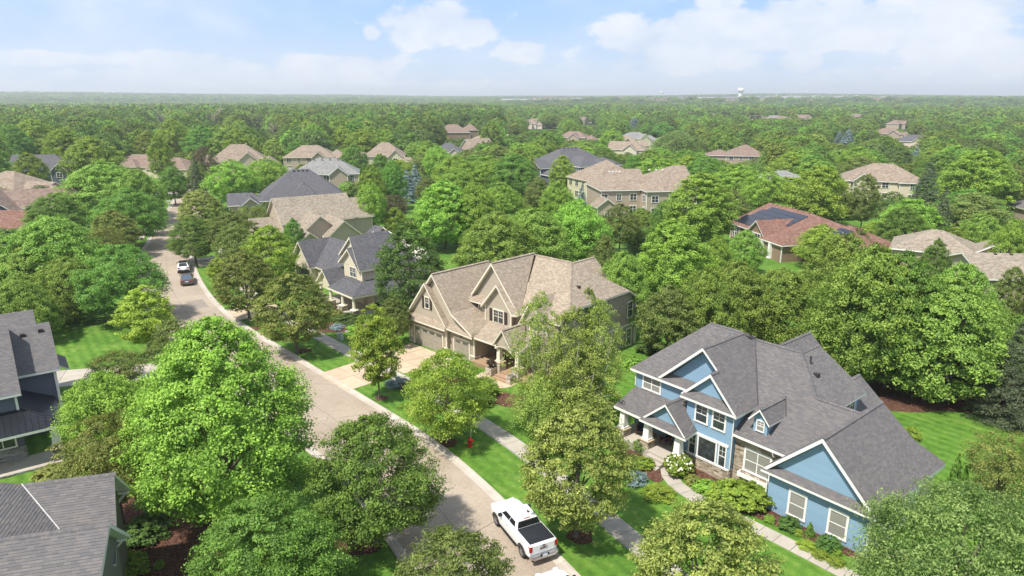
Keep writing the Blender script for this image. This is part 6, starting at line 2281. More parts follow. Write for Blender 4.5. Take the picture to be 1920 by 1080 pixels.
def chair(H, x, y, z, rz, frame, cushion, label):
    m = Matrix.Translation((H.e.location)) @ Matrix.Rotation(H.e.rotation_euler[2], 4, 'Z')
    p = m @ Vector((x, y, z))
    e = thing('porch_chair', label, 'chair', p, H.e.rotation_euler[2] + rz)
    for sx in (-1, 1):
        for sy in (-1, 1):
            mb = MB(); mb.box(sx * .32 - .03, sy * .3 - .03, 0, sx * .32 + .03, sy * .3 + .03, .58 if sy < 0 else .62); mb.build('leg', frame, e)
        mb = MB(); mb.box(sx * .32 - .05, -.36, .60, sx * .32 + .05, .33, .64); mb.build('arm', frame, e)
    mb = MB(); mb.box(-.29, -.33, .28, .29, .33, .34); mb.build('seat', frame, e)
    mb = MB(); mb.box(-.28, -.32, .342, .28, .26, .45); mb.build('cushion', cushion, e)
    mb = MB(); mb.prism([(-.3, .28), (.3, .28), (.3, .34), (-.3, .34)], .34, .98, top=[(-.3, .42), (.3, .42), (.3, .48), (-.3, .48)]); mb.build('backrest', frame, e)
    mb = MB(); mb.prism([(-.27, .18), (.27, .18), (.27, .275), (-.27, .275)], .452, .93, top=[(-.27, .32), (.27, .32), (.27, .40), (-.27, .40)]); mb.build('back_cushion', cushion, e)


chair(BLUE, -11.6, .7, .68, .5, wood, navyc, 'wooden chair with navy cushions at the far end of the blue house porch')
chair(BLUE, -9.3, .9, .68, -.4, wood, navyc, 'wooden chair with navy cushions behind the middle porch column of the blue house')
t_ = Matrix.Translation(BLUE.e.location) @ Matrix.Rotation(BLUE.e.rotation_euler[2], 4, 'Z') @ Vector((-10.5, .75, .68))
e = thing('side_table', 'small wooden table between the navy-cushioned porch chairs', 'table', t_, .3)
mb = MB(); mb.box(-.22, -.22, .4, .22, .22, .45); mb.build('table_top', wood, e)
for sx in (-1, 1):
    for sy in (-1, 1):
        mb = MB(); mb.box(sx * .18 - .02, sy * .18 - .02, 0, sx * .18 + .02, sy * .18 + .02, .4); mb.build('leg', wood, e)
chair(TAUPE, 12.0, 2.6, .42, .3, wick, cush, 'dark wicker armchair with sand cushions at the left of the taupe house porch')
chair(TAUPE, 14.6, 2.7, .42, -.6, wick, cush, 'dark wicker armchair with sand cushions right of the taupe porch column')
chair(CREAM, 2.6, .9, .4, -1.2, wick, wick, 'dark armchair under the corner of the wrap-around porch')

# white garden furniture beyond the beige house
wf = thing('garden_chair', 'white garden chairs folded together beside the beige house', 'garden chair', (-27.6, 130.6, 0), .4)
for k in range(2):
    mb = MB()
    for q in range(6): mb.box(-.5 + q * .18, k * .9, .4, -.36 + q * .18, k * .9 + .06, 1.3)
    mb.box(-.55, k * .9 - .6, .38, .6, k * .9, .44)
    mb.build('backrest', white, wf)
wf = thing('garden_bench', 'white garden table and bench on the lawn behind the plum bush', 'garden table', (-19.5, 147.5, 0), .1)
mb = MB(); mb.box(-1.6, -.9, .7, 1.6, .9, .78); mb.build('table_top', white, wf)
for sx in (-1, 1):
    mb = MB(); mb.box(sx * 1.3 - .05, -.7, 0, sx * 1.3 + .05, .7, .7); mb.build('leg', white, wf)

# ------------------------------------------------------------------ shrubs and bedding plants
SH = {}


def shrub_mesh(kind):
    if kind in SH: return SH[kind]
    m, kw = {
        'box': ('maple_dark', dict(kind='round', ncl=150, nl=40, leaf=.055, cl=.22, lobes=.03, inner=.7, flat=.9)),
        'bush': ('lime', dict(kind='round', ncl=180, nl=44, leaf=.10, cl=.2, lobes=.12, inner=.5, tintbase=.34)),
        'mound': ('lime', dict(kind='dome', ncl=120, nl=40, leaf=.10, cl=.25, lobes=.1, inner=.4, droop=.8, asp=.25, tintbase=.5)),
        'grey': ('blue', dict(kind='dome', ncl=120, nl=40, leaf=.07, cl=.25, lobes=.2, inner=.3, asp=.3, tintbase=.6)),
        'dark': ('pear', dict(kind='dome', ncl=140, nl=40, leaf=.09, cl=.24, lobes=.15, inner=.4)),
        'green': ('maple', dict(kind='dome', ncl=140, nl=40, leaf=.09, cl=.24, lobes=.15, inner=.4, tintbase=.45)),
        'cone': ('maple_dark', dict(kind='cone', ncl=150, nl=40, leaf=.08, cl=.22, lobes=.05, inner=.5)),
        'yellow': ('locust', dict(kind='dome', ncl=120, nl=36, leaf=.09, cl=.25, lobes=.15, inner=.4, tintbase=.6)),
        'plum': ('red', dict(kind='dome', ncl=120, nl=36, leaf=.09, cl=.25, lobes=.15, inner=.4)),
    }[kind]
    me, cc, cr = crown_mesh(kind + '_foliage', LM[m], .5, .02, 1.0, seed=hash_(kind) % 99, **kw)
    SH[kind] = me
    return me


def shrub(kind, x, y, w_, h, label, name='shrub', group=None, z=0.02, cat='shrub'):
    # stems give it something to stand on
    e = thing(name, label, cat, (x, y, z), _tr.uniform(0, 6), group)
    e.scale = (w_, w_, h)
    link('foliage', shrub_mesh(kind), e)
    if 'stem' not in SH:
        mb = MB()
        for k in range(5):
            a = k * 1.26
            mb.tube([(0, 0, -.03), (.16 * math.cos(a), .16 * math.sin(a), .35), (.3 * math.cos(a), .3 * math.sin(a), .7)], [.025, .018, .006], 5)
        SH['stem'] = mb.mesh('stem', bark)
    link('stem', SH['stem'], e)
    return e


BX = Matrix.Translation(BLUE.e.location) @ Matrix.Rotation(BLUE.e.rotation_euler[2], 4, 'Z')
TX = Matrix.Translation(TAUPE.e.location) @ Matrix.Rotation(TAUPE.e.rotation_euler[2], 4, 'Z')


def blocal(x, y):
    p = BX @ Vector((x, y, 0))
    return p.x, p.y


SHRUBS = [
('box', 10.22, 48.32, 1.26, 1.0, 'shrub', 'round clipped green shrub left of the blue house porch steps'),
('bush', 9.9, 46.14, 1.45, 0.6, 'shrub', 'low bright green shrub below the round clipped shrub by the porch'),
('green', 8.42, 45.76, 1.61, 0.9, 'shrub', 'green shrub at the outer edge of the porch bed under the linden'),
('grey', 8.91, 43.92, 1.78, 0.8, 'shrub', 'silvery grey shrub in the left porch bed'),
('mound', 10.3, 42.2, 2.1, 0.65, 'ornamental_grass', 'wide mound of yellow-green daylily leaves at the tip of the left bed'),
('green', 8.52, 43.92, 1.16, 0.6, 'shrub', 'small green shrub between the silvery shrub and the linden'),
('yellow', 13.17, 43.92, 1.08, 0.55, 'shrub', 'small yellow-green shrub right of the white hydrangea'),
('green', 13.81, 42.87, 1.59, 0.7, 'shrub', 'variegated pale green shrub left of the big round bush'),
('bush', 15.12, 41.22, 2.72, 1.5, 'shrub', 'big rounded bright green bush under the stone wall, left half'),
('bush', 16.38, 41.03, 2.34, 1.35, 'shrub', 'right half of the big rounded bright green bush beside the blue garage wing'),
('green', 16.99, 39.2, 0.63, 0.45, 'shrub', 'tiny round shrub at the corner downspout of the garage wing'),
('dark', 18.02, 38.51, 1.25, 0.75, 'shrub', 'dark spreading shrub below the first garage-wing window'),
('mound', 18.31, 37.83, 0.55, 0.35, 'hosta', 'small lime plant right of the dark spreading shrub'),
('cone', 18.96, 37.67, 0.61, 0.95, 'shrub', 'small upright conical shrub between the two garage-wing windows'),
('dark', 19.68, 36.54, 1.26, 0.75, 'shrub', 'dark spreading shrub below the second garage-wing window'),
('mound', 18.29, 36.54, 1.06, 0.4, 'hosta', 'yellow-green hosta clump beside the walk, left of three'),
('mound', 18.77, 35.67, 0.91, 0.4, 'hosta', 'yellow-green hosta clump beside the walk, middle of three'),
('mound', 19.43, 34.98, 0.96, 0.42, 'hosta', 'yellow-green hosta clump beside the walk, right of three'),
('green', 19.91, 35.82, 0.46, 0.4, 'shrub', 'tiny green shrub between the hostas and the blue wall'),
('green', -3.1, 58.88, 3.0, 1.6, 'shrub', 'dark green bush at the left of the taupe house steps, upper one'),
('dark', -3.49, 56.81, 2.91, 1.3, 'shrub', 'dark bush in front of the upper one beside the taupe house steps'),
('grey', -11.14, 61.33, 2.28, 0.7, 'juniper', 'spreading blue-green juniper at the driveway corner of the taupe house'),
('plum', -9.84, 60.58, 1.43, 0.7, 'shrub', 'dark maroon barberry right of the blue-green juniper'),
('green', -1.77, 59.72, 1.11, 0.4, 'shrub', 'low plant in the bed beyond the taupe entry pad'),
('mound', -2.69, 57.37, 1.46, 0.4, 'hosta', 'pale hosta below the taupe entry pad near the boulders'),
('dark', -20.32, 80.98, 3.73, 0.8, 'hedge', 'low clipped dark hedge in front of the slate-roofed porch'),
('dark', -17.98, 80.98, 2.67, 0.8, 'hedge', 'right stretch of the dark hedge before the slate-roofed porch'),
('yellow', -22.63, 83.57, 1.78, 0.6, 'shrub', 'golden shrub left of the dark hedge at the slate-roofed porch'),
('green', -18.93, 77.73, 1.8, 0.5, 'shrub', 'low green shrub among boulders below the dark hedge'),
('grey', -21.05, 77.73, 1.54, 0.7, 'juniper', 'blue-grey juniper left of the boulders at the slate-roofed house'),
('green', -32.48, 136.36, 1.95, 1.4, 'shrub', 'olive bush against the pale wall of the beige-roofed house'),
('yellow', -33.95, 44.78, 2.36, 0.7, 'shrub', 'long yellow-green juniper in front of the navy house stone base'),
('grey', -40.3, 56.81, 1.65, 0.6, 'juniper', 'blue-green creeping juniper beside the navy house wall'),
('dark', -33.54, 46.53, 1.06, 0.9, 'shrub', 'dark green shrub beside the stone base of the white column'),
('dark', -23.34, 37.4, 2.37, 1.1, 'shrub', 'dark hydrangea bush in the bottom left bed, upper'),
('green', -22.55, 34.36, 1.89, 1.0, 'shrub', 'dark green shrub against the grey-green gable wall at the bottom left'),
('green', -20.94, 34.6, 0.51, 0.5, 'shrub', 'small plant in the bare mulch at the bottom left'),
('dark', -23.54, 38.79, 2.09, 1.0, 'shrub', 'dense dark shrub behind the bottom left hydrangea bush'),
('cone', 31.09, 42.53, 0.98, 3.0, 'shrub', 'tall narrow arborvitae behind the magnolia, left one'),
('cone', 31.52, 42.2, 0.75, 2.3, 'shrub', 'shorter narrow arborvitae right of the tall one behind the magnolia'),
('mound', 32.67, 50.49, 1.31, 1.0, 'shrub', 'lime-yellow shrub peeking past the rear roof edge of the blue house'),
('green', 12.67, 65.67, 1.65, 1.3, 'shrub', 'green shrub at the foot of the taupe house rear corner'),
('dark', 14.93, 70.25, 2.34, 1.6, 'shrub', 'dark shrub beside the taupe house side wall'),
('yellow', -21.12, 148.4, 2.82, 1.0, 'shrub', 'yellowish shrub by the white garden table')]
for k_, x_, y_, w_, h_, nm_, lab_ in SHRUBS:
    shrub(k_, x_, y_, w_, h_, lab_, nm_, cat={'shrub': 'shrub', 'hosta': 'hosta', 'hedge': 'hedge', 'juniper': 'shrub', 'ornamental_grass': 'ornamental grass'}.get(nm_, 'shrub'))
# white hydrangea with its flower heads
hx, hy_ = (12.37, 45.16)
e = shrub('bush', hx, hy_, 1.9, 1.45, 'hydrangea bush with big white flower heads beside the porch steps of the blue house', 'hydrangea', cat='flowering shrub')
rr_ = random.Random(8)
fl_ = MB()
for k in range(70):
    a, b = rr_.uniform(0, 6.28), rr_.uniform(0.02, 1.35)
    rx, rz_ = .50 * math.cos(b * .9), .42 * math.sin(b) + .5
    cx, cy, cz = rx * math.cos(a), rx * math.sin(a), rz_
    fl_.lathe([(0, cz - .045), (.035, cz - .03), (.055, cz), (.035, cz + .045), (0, cz + .06)], 6, c=(cx, cy))
bl = fl_.build('blossom', plain('hydrangea_white', (.72, .72, .58), .8), e)
# flower pots by the cream porch and the taupe pier
def pot(x, y, z, col, label):
    e = thing('flower_pot', label, 'flower pot', (x, y, z))
    mb = MB(); mb.lathe([(0, 0), (.16, 0), (.22, .3), (.2, .32), (0, .3)], 10); mb.build('pot', plain('dark_pot', (.05, .04, .04), .6), e)
    o = link('foliage', shrub_mesh('plum' if col else 'green'), e, (0, 0, .28)); o.scale = (.8, .8, .6)
    if col:
        mb = MB(); r2 = random.Random(int(x * 10))
        for k in range(26):
            a, q = r2.uniform(0, 6.28), r2.uniform(0, .36)
            mb.lathe([(0, .55), (.05, .6), (0, .66)], 5, c=(q * math.cos(a), q * math.sin(a)))
        mb.build('blossom', plain(col, {'pink': (.5, .05, .16), 'dusky': (.22, .05, .08)}[col], .8), e)


CXm = Matrix.Translation(CREAM.e.location) @ Matrix.Rotation(CREAM.e.rotation_euler[2], 4, 'Z')
p = CXm @ Vector((.1, -4.1, .3)); pot(p.x, p.y, .3, 'pink', 'pot of pink flowers at the porch corner column of the slate-roofed house')
p = CXm @ Vector((-1.6, -4.0, .3)); pot(p.x, p.y, .3, 'pink', 'pot of pink flowers left of the middle porch column of the slate-roofed house')
p = TX @ Vector((13.1, -.35, .85)); pot(p.x, p.y, .85, 'dusky', 'pot of dusky red flowers on the low stone pier of the taupe porch')
p = BX @ Vector((-7.7, .35, .68)); pot(p.x, p.y, .68, None, 'dark pot of greenery beside the front door of the blue house')

# boulders
rockm = stonemat('field_stone', [(0.16, 0.13, 0.12), (0.25, 0.21, 0.19), (0.33, 0.28, 0.25), (0.42, 0.36, 0.32)])


def rock(x, y, s, label, seed):
    r2 = random.Random(seed)
    mb = MB()
    n, m_ = 10, 5
    pts = [[(s * (1 + r2.uniform(-.16, .16)) * math.cos(2 * math.pi * k / n) * math.cos(j / m_ * 1.5), s * .7 * (1 + r2.uniform(-.16, .16)) * math.sin(2 * math.pi * k / n) * math.cos(j / m_ * 1.5), s * .6 * math.sin(j / m_ * 1.5) * (1 + r2.uniform(-.1, .1)) - .03) for k in range(n)] for j in range(m_ + 1)]
    for j in range(m_):
        for k in range(n):
            mb.poly([pts[j][k], pts[j][(k + 1) % n], pts[j + 1][(k + 1) % n], pts[j + 1][k]])
    mb.poly(pts[-1])
    o = mb.build('boulder', rockm, loc=(x, y, 0.02), rz=r2.uniform(0, 6))
    finish_tint(o, 0, [r2.uniform(.3, .7)] * len(mb.f))
    tag(o, label, 'boulder')


for i, (x_, y_, s_, l_) in enumerate([(-3.19, 57.71, 0.54, 'flat tan boulder left of the entry pad bed'),
(-1.98, 58.17, 0.49, 'tan boulder right of the flat one below the entry pad'),
(-21.01, 79.73, 0.53, 'grey boulder left of the low shrub by the slate-roofed porch'),
(-17.89, 78.92, 0.52, 'grey boulder at the right end of the dark hedge'),
(-19.58, 76.96, 0.38, 'small grey boulder below the low shrub at the slate-roofed house'),
(-10.32, 60.33, 0.36, 'pinkish boulder beside the barberry at the driveway corner'),
(-31.37, 43.92, 0.27, 'pale stone near the navy house column')]):
    rock(x_, y_, s_, l_, i + 3)

# ------------------------------------------------------------------ trees one can tell apart
TREES = [
('big_maple', -17.96, 38.51, 14.02, 5.03, 'huge bright green maple in the lower left, the biggest crown in view'),
('dark_maple', -8.54, 36.97, 8.56, 3.68, 'full green maple left of the street, its trunk in a wide mulch ring'),
('dark_maple', -12.82, 30.31, 7.3, 3.47, 'green maple cut by the bottom edge, below the huge bright maple'),
('locust', -25.39, 38.79, 7.66, 2.75, 'yellow-brown honeylocust between the navy house and the huge maple'),
('maple', -30.41, 46.69, 7.38, 3.19, 'bright green maple right of the navy house porch'),
('green_crab', -38.1, 61.33, 3.21, 2.41, 'low wide crab apple in front of the side driveway on the left'),
('young_maple', -38.98, 68.97, 7.94, 2.46, 'slender light green maple on the left lawn'),
('olive_tree', -32.5, 62.11, 6.4, 2.24, 'dusky olive linden right of the side driveway on the left'),
('linden', -23.49, 69.93, 9.02, 3.85, 'round olive linden with yellow flowers in the lawn strip, ringed with mulch'),
('linden', -32.77, 80.98, 8.99, 3.47, 'round olive linden behind the mulch-ringed one, nearer the parked cars'),
('young_maple', -12.31, 58.17, 9.1, 2.02, 'slender lime-green maple beside the taupe house driveway'),
('young_locust', -5.11, 50.04, 7.94, 3.23, 'wide yellow-green honeylocust near the fire hydrant'),
('linden', 4.08, 37.61, 9.19, 3.26, 'big olive linden beside the white pickup'),
('linden', 9.69, 29.01, 7.85, 3.35, 'yellowish linden cut by the bottom edge, left of the curved walk'),
('olive_tree', -2.97, 29.01, 6.48, 2.63, 'olive linden top at the bottom edge, left of the pickup'),
('magnolia', 23.34, 30.51, 7.63, 4.67, 'wide pale-backed magnolia in the bottom right corner'),
('crab_apple', 33.11, 40.9, 5.44, 2.17, 'sparse yellow-green crab apple at the right lawn'),
('birch', 2.36, 55.19, 11.15, 2.41, 'thin birch, left stem group before the taupe house'),
('birch', 5.02, 53.14, 10.51, 2.76, 'middle birch of the clump before the taupe house'),
('birch', 7.28, 53.64, 10.95, 2.03, 'right birch of the clump, its white stems over the taupe wall'),
('birch', 6.12, 52.65, 7.69, 3.16, 'low spreading birch filling the front of the clump'),
('weeping_birch', 2.36, 52.65, 4.64, 2.36, 'low weeping birch with arching twigs left of the clump'),
('pear', -12.23, 78.92, 12.76, 3.99, 'dense dark pear tree between the slate-roofed and the taupe house'),
('olive_tree', -13.03, 71.91, 5.92, 1.72, 'grey-green small tree beside the taupe garage'),
('dark_maple', -53.04, 111.53, 7.77, 3.83, 'dark green maple over the far kerb, ahead of the parked white car'),
('young_maple', -42.73, 96.27, 4.56, 1.53, 'small lime maple in the strip beside the grey sedan'),
('linden', -60.04, 131.01, 9.88, 4.07, 'olive linden beyond the dark maple on the right of the far street'),
('dark_maple', -47.84, 80.77, 9.83, 4.64, 'broad dark maple left of the street, trunk on the left lawn edge'),
('olive_tree', 16.23, 66.84, 8.53, 3.02, 'dark olive tree behind the blue house, left'),
('olive_tree', -46.74, 113.07, 8.67, 4.01, 'dull olive tree between the far linden and the lime-green maple'),
('olive_tree', -42.19, 102.39, 8.53, 3.08, 'dark olive tree in front of the dull olive one, right of the small lime maple'),
('lime_tree', -34.51, 94.84, 9.44, 3.51, 'round lime-green maple left of the slate-roofed house'),
('spruce', 42.68, 53.44, 9.73, 2.77, 'tall dark spruce at the right edge of the back lawn'),
('layered_tree', 39.24, 58.88, 11.47, 5.58, 'large layered broadleaf tree along the back lawn'),
('broad_tree', 33.69, 61.33, 13.61, 4.94, 'big broadleaf tree behind the blue house roof'),
('spruce', 43.37, 52.17, 7.87, 1.88, 'spruce cut by the right edge at the back lawn'),
('conical_maple', 20.75, 85.37, 12, 4.59, 'tall pale green maple behind the dark olive tree, left of the solar house'),
('broad_tree', 12.68, 75.53, 10, 3.23, 'birchlike green tree left of the tall pale maple'),
('broad_tree', 24.09, 70.58, 10, 4.14, 'soft green tree below the solar roof gable'),
('broad_tree', 29.44, 71.7, 9, 4.49, 'broadleaf tree below the white porch column of the solar house'),
('broad_tree', 37.45, 74.81, 12, 4.93, 'tall broadleaf crown right of the solar house porch'),
('dark_maple', 35.94, 60.63, 13, 4.29, 'tall maple crown left of the straight beige roof'),
('broad_tree', 43.65, 63.92, 11.5, 3.77, 'tall tree in front of the straight beige roof'),
('layered_tree', 45.13, 61.47, 8.5, 3.42, 'layered dark tree left of the tall spruce'),
('lime_tree', 50.27, 108.64, 7, 3.74, 'round tree with yellow patches against the red roof'),
('olive_tree', 57.76, 111.34, 6, 1.87, 'small olive tree before the second solar array'),
('conical_maple', -12.24, 123.01, 12.5, 5.47, 'tall vivid green maple in the middle, behind the pear tree'),
('maple', -6.74, 123.82, 12, 4.3, 'green maple tight behind the tall vivid one'),
('broad_tree', -2.28, 96.62, 11, 5.54, 'wide soft green tree behind the taupe roof, left'),
('broad_tree', 3.14, 99.96, 11, 5.73, 'wide soft green tree behind the taupe roof, middle'),
('maple', 10.35, 105.76, 11.5, 4.51, 'round vivid green maple behind the taupe roof peak'),
('maple', 9.44, 142.93, 10, 3.44, 'green maple above the round vivid one'),
('olive_tree', 19.03, 118.39, 9, 3.5, 'round dark olive tree at the taupe-walled house corner'),
('dark_maple', 29.22, 129.55, 8, 2.45, 'dark maple against the taupe-walled house'),
('conical_maple', 34.29, 123.69, 14, 6.14, 'tall leafy maple right of the taupe-walled house'),
('maple', 55.61, 169.46, 11, 6.33, 'green tree behind the tall leafy maple'),
('lime_tree', 64.57, 144.08, 13, 6.48, 'feathery yellow-green tree above the solar roof'),
('maple', 57.1, 153.64, 11, 5.18, 'green tree above the solar roof ridge'),
('olive_tree', 71.41, 137.9, 12, 3.0, 'thin dark tree before the tall tan hipped roof'),
('spruce', 90.88, 149.87, 14, 3.58, 'spruce right of the tall tan hipped roof'),
('spruce', 74.39, 117.13, 12, 2.48, 'lower spruce in front of the first at the right'),
('conical_maple', 103.28, 152.05, 16, 7.37, 'very large pale green maple at the right'),
('dark_maple', 66.93, 115.19, 9, 3.94, 'dark maple at the foot of the spruces'),
('lime_tree', 65.98, 122.81, 5, 2.34, 'lime bush at the solar house end'),
('lime_tree', 70.06, 106.6, 7, 2.86, 'lime-green crown above the straight beige roof'),
('broad_tree', 75.31, 108.07, 9, 3.71, 'pale broadleaf tree below the very large maple'),
('maple', 72.2, 96.8, 10, 2.6, 'bright maple cut by the right edge'),
('olive_tree', 58.13, 76.45, 8, 1.79, 'olive tree at the right edge beyond the beige roof'),
('blue_spruce', -27.53, 179.64, 8.5, 2.68, 'blue spruce, front one of the pair in the middle'),
('blue_spruce', -26.99, 192.07, 9, 2.58, 'blue spruce behind the front one in the middle'),
('blue_spruce', -6.16, 105.88, 4.5, 1.22, 'young blue spruce behind the taupe roof'),
('blue_spruce', 15.66, 209.34, 8, 3.11, 'blue spruce before the slate-blue house'),
('blue_spruce', 17.25, 169.13, 6, 1.4, 'small blue spruce against the cream wall'),
('blue_spruce', 169.34, 351.7, 11, 4.39, 'pair of bluish spruces far right, left one'),
('blue_spruce', 170.25, 363.24, 10, 3.47, 'bluish spruce just left of the far-right one'),
('blue_spruce', 104.39, 598.62, 10, 6.55, 'far bluish spruce by the clearing'),
('blue_spruce', 156.38, 268.22, 8, 2.97, 'blue spruce under the charcoal roof at the right'),
('plum_tree', -26.43, 150.26, 6, 3.17, 'dull plum-brown bush tree by the white garden table'),
('lime_tree', -23.03, 133.25, 6, 2.32, 'lime shrub tree in front of the plum-brown bush'),
('dark_maple', -51.23, 224.33, 12, 4.48, 'round dark maple between two tan roofs'),
('maple', -27.7, 132.89, 11, 3.0, 'green maple right of the beige shingled roof'),
('maple', -33.73, 164.71, 11, 3.2, 'lighter green maple behind the one right of the beige roof'),
('dark_maple', -29.09, 167.66, 12, 3.13, 'dark maple left of the blue spruces'),
('dark_maple', -36.0, 188.77, 12, 3.09, 'dark maple behind the tan arched-gable house'),
('olive_tree', -21.0, 169.12, 8, 2.91, 'greyish tree right of the blue spruces'),
('maple', -68.94, 168.72, 12, 5.79, 'vivid green tree left of the charcoal hipped roof'),
('maple', -66.18, 184.71, 11, 6.33, 'mid green tree beside the vivid one, left of the charcoal roof'),
('lime_tree', -41.82, 124.64, 5, 1.9, 'lime tree at the foot of the beige shingled roof'),
('green_crab', -49.38, 128.37, 7, 3.41, 'olive green tree left of the beige house end'),
('dark_maple', -37.18, 114.35, 7, 1.74, 'small dark tree before the cream gables'),
('broad_tree', -60.48, 88.21, 12, 5.76, 'wide pale green crown at the left below the brick-red roof'),
('broad_tree', -62.13, 86.67, 8.8, 5.36, 'big pale green tree at the left edge above the navy house'),
('broad_tree', -54.72, 81.28, 8, 4.11, 'big green tree right of the one above the navy house'),
('broad_tree', -55.27, 73.12, 7.5, 3.44, 'green crown at the left edge just above the navy roof'),
('linden', -67.76, 114.44, 8.5, 3.66, 'olive-brown linden left of the far street'),
('locust', -61.74, 101.27, 8, 2.72, 'yellowish honeylocust below the olive-brown linden'),
('broad_tree', -90.22, 151.83, 13, 9.65, 'large soft green crown left of the far street'),
('dark_maple', -83.29, 123.99, 10, 5.16, 'dark green tree right of the blue gable wall'),
('dark_maple', -69.8, 123.5, 11, 5.6, 'green tree in front of the large soft crown'),
('dark_maple', -72.48, 135.95, 8, 2.87, 'dark tree beside the far street, left kerb'),
('broad_tree', -80.91, 147.29, 12, 4.97, 'soft green tree beyond, left of the far street bend'),
('dark_maple', -86.51, 174.93, 10, 3.53, 'dark round tree at the end of the street'),
('lime_tree', -129.88, 214.64, 15, 7.93, 'bright tall maple above the brown long roof, left'),
('olive_tree', -81.84, 179.3, 11, 2.67, 'dark pointed tree right of the street end'),
('spruce', -80.58, 175.22, 13, 1.96, 'narrow dark spruce right of the street end'),
('plum_tree', -95.86, 215.51, 12, 3.35, 'grey-brown bare-looking tree near the tan roof on the left'),
('lime_tree', -134.0, 191.54, 12, 4.27, 'green tree just behind the dark slate-blue house'),
('lime_tree', -114.6, 225.73, 15, 3.67, 'yellow-green tree left of the woodland edge'),
('dark_maple', -184.9, 258.69, 17, 5.71, 'dark rounded oak at the left edge of the wood'),
('lime_tree', -193.3, 283.0, 18, 8.72, 'yellow-topped oak at the left of the wood'),
('lime_tree', -163.34, 253.9, 16, 6.54, 'yellow-green oak right of the yellow-topped oak'),
('lime_tree', -139.77, 287.81, 18, 6.33, 'yellow tree in the middle of the left wood'),
('lime_tree', -107.44, 271.31, 15, 4.39, 'yellowish tree right of the bare dead tree'),
('willow', 74.44, 315.0, 12, 11.11, 'weeping willow behind the clearing'),
('lime_tree', 14.29, 195.43, 11, 3.63, 'green tree left of the blue spruce by the slate-blue house'),
('dark_maple', 34.59, 195.43, 11, 3.63, 'dark tree between the tan gabled house and the long roof'),
('maple', 40.17, 193.28, 11, 6.47, 'bright feathery tree behind the long tan roof'),
('maple', 49.07, 339.13, 12, 5.48, 'dark tree left of the cream gabled house'),
('dark_maple', 50.91, 181.2, 12, 6.07, 'dark trees behind the tall leafy maple'),
('maple', -23.5, 218.96, 12, 4.86, 'green tree left of the small charcoal roof'),
('maple', -14.64, 181.2, 12, 6.07, 'green tree under the small charcoal roof'),
('maple', -6.29, 181.7, 12, 5.41, 'green tree in the middle below the tan roof sliver'),
('dark_maple', 0.0, 177.23, 13, 5.93, 'dark green tree left of the slate-blue house'),
('lime_tree', -77.85, 319.76, 14, 5.87, 'yellow-green tree at the woodland edge above the tan roofs'),
('lime_tree', -61.87, 290.12, 14, 7.47, 'lime tree above the tan hipped roof with a brown gable'),
('maple', -53.81, 300.48, 13, 5.52, 'green tree right above the tan arched-gable house'),
('dark_maple', -82.57, 269.94, 11, 4.98, 'dark tree left of the low tan hipped roof'),
('maple', -2.32, 149.22, 9, 3.92, 'green tree right of the tall vivid maple'),
('maple', -14.14, 174.27, 10, 4.55, 'light green crown above the tall vivid maple'),
('olive_tree', 13.25, 104.49, 7, 2.4, 'dark olive tree between the vivid maple and the taupe-walled house'),
('olive_tree', 6.21, 159.95, 9, 3.24, 'greyish green tree left of the round green one'),
('maple', 7.94, 67.44, 8, 1.33, 'green tree right behind the taupe house ridge'),
('olive_tree', 12.54, 90.24, 9, 2.09, 'olive tree right behind the rear wing of the taupe house'),
('maple', 27.57, 90.13, 9, 2.43, 'green tree left of the solar house wall'),
('broad_tree', 36.4, 104.36, 7, 2.8, 'pale green tree before the solar house windows'),
('broad_tree', 20.23, 67.92, 10, 3.47, 'broad green tree right of the tall pale maple'),
('dark_maple', 55.23, 86.73, 9, 2.01, 'green tree between the box-vented roof and the straight roof')]
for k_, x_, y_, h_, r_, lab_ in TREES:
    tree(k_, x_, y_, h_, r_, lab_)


# ------------------------------------------------------------------ the woods beyond: past the first few hundred trees they read as one mass
FK = {}
FCOL = bpy.data.collections.new('wood_kinds')


def far_kind(i, lm, Rr, z0, z1, op, tr_):
    me, cc, cr = crown_mesh('wood_crown', LM[lm], Rr, z0, z1, seed=100 + i, **op)
    o = bpy.data.objects.new('wood_kind_%02d' % i, me)
    tm = trunk_mb(cc, z0, z1, tr_, 4, seed=i).mesh('wood_trunk', bark)
    # trunk faces joined in by bmesh so that one instance is one mesh
    import bmesh
    me.materials.append(bark)
    bm = bmesh.new()
    bm.from_mesh(me)
    n0 = len(bm.faces)
    bm.from_mesh(tm)
    bm.faces.ensure_lookup_table()
    for f in bm.faces[n0:]: f.material_index = 1
    bm.to_mesh(me)
    bm.free()
    FCOL.objects.link(o)


LM['wood_dark'] = leafmat('dark_woodland_leaves', (0.052, 0.102, 0.015), (0.178, 0.276, 0.046), hue=0.02)
LM['wood_yellow'] = leafmat('yellowing_woodland_leaves', (0.088, 0.149, 0.012), (0.363, 0.437, 0.050), hue=0.015)
LM['wood_olive'] = leafmat('olive_woodland_leaves', (0.059, 0.098, 0.022), (0.216, 0.276, 0.070), hue=0.02)
mid = dict(ncl=300, nl=26, leaf=.44, cl=.16, lobes=.16, inner=.55, flat=.8, tiptint=.35)
far = dict(ncl=100, nl=15, leaf=.95, cl=.2, lobes=.2, inner=.6, flat=.8, tiptint=.35)
specs = []
for q, o_ in ((0, mid), (1, far)):
    for lm, kind in (('wood', 'round'), ('maple_dark', 'oval'), ('wood_dark', 'dome'), ('wood', 'oval'), ('wood_olive', 'round'), ('maple', 'dome'), ('wood_yellow', 'dome'), ('wood_dark', 'round')):
        specs.append((lm, 4.6, 1.0, 11.0, dict(kind=kind, **o_), .22))
for i, sp in enumerate(specs):
    far_kind(i, *sp)
NK = len(specs) // 2


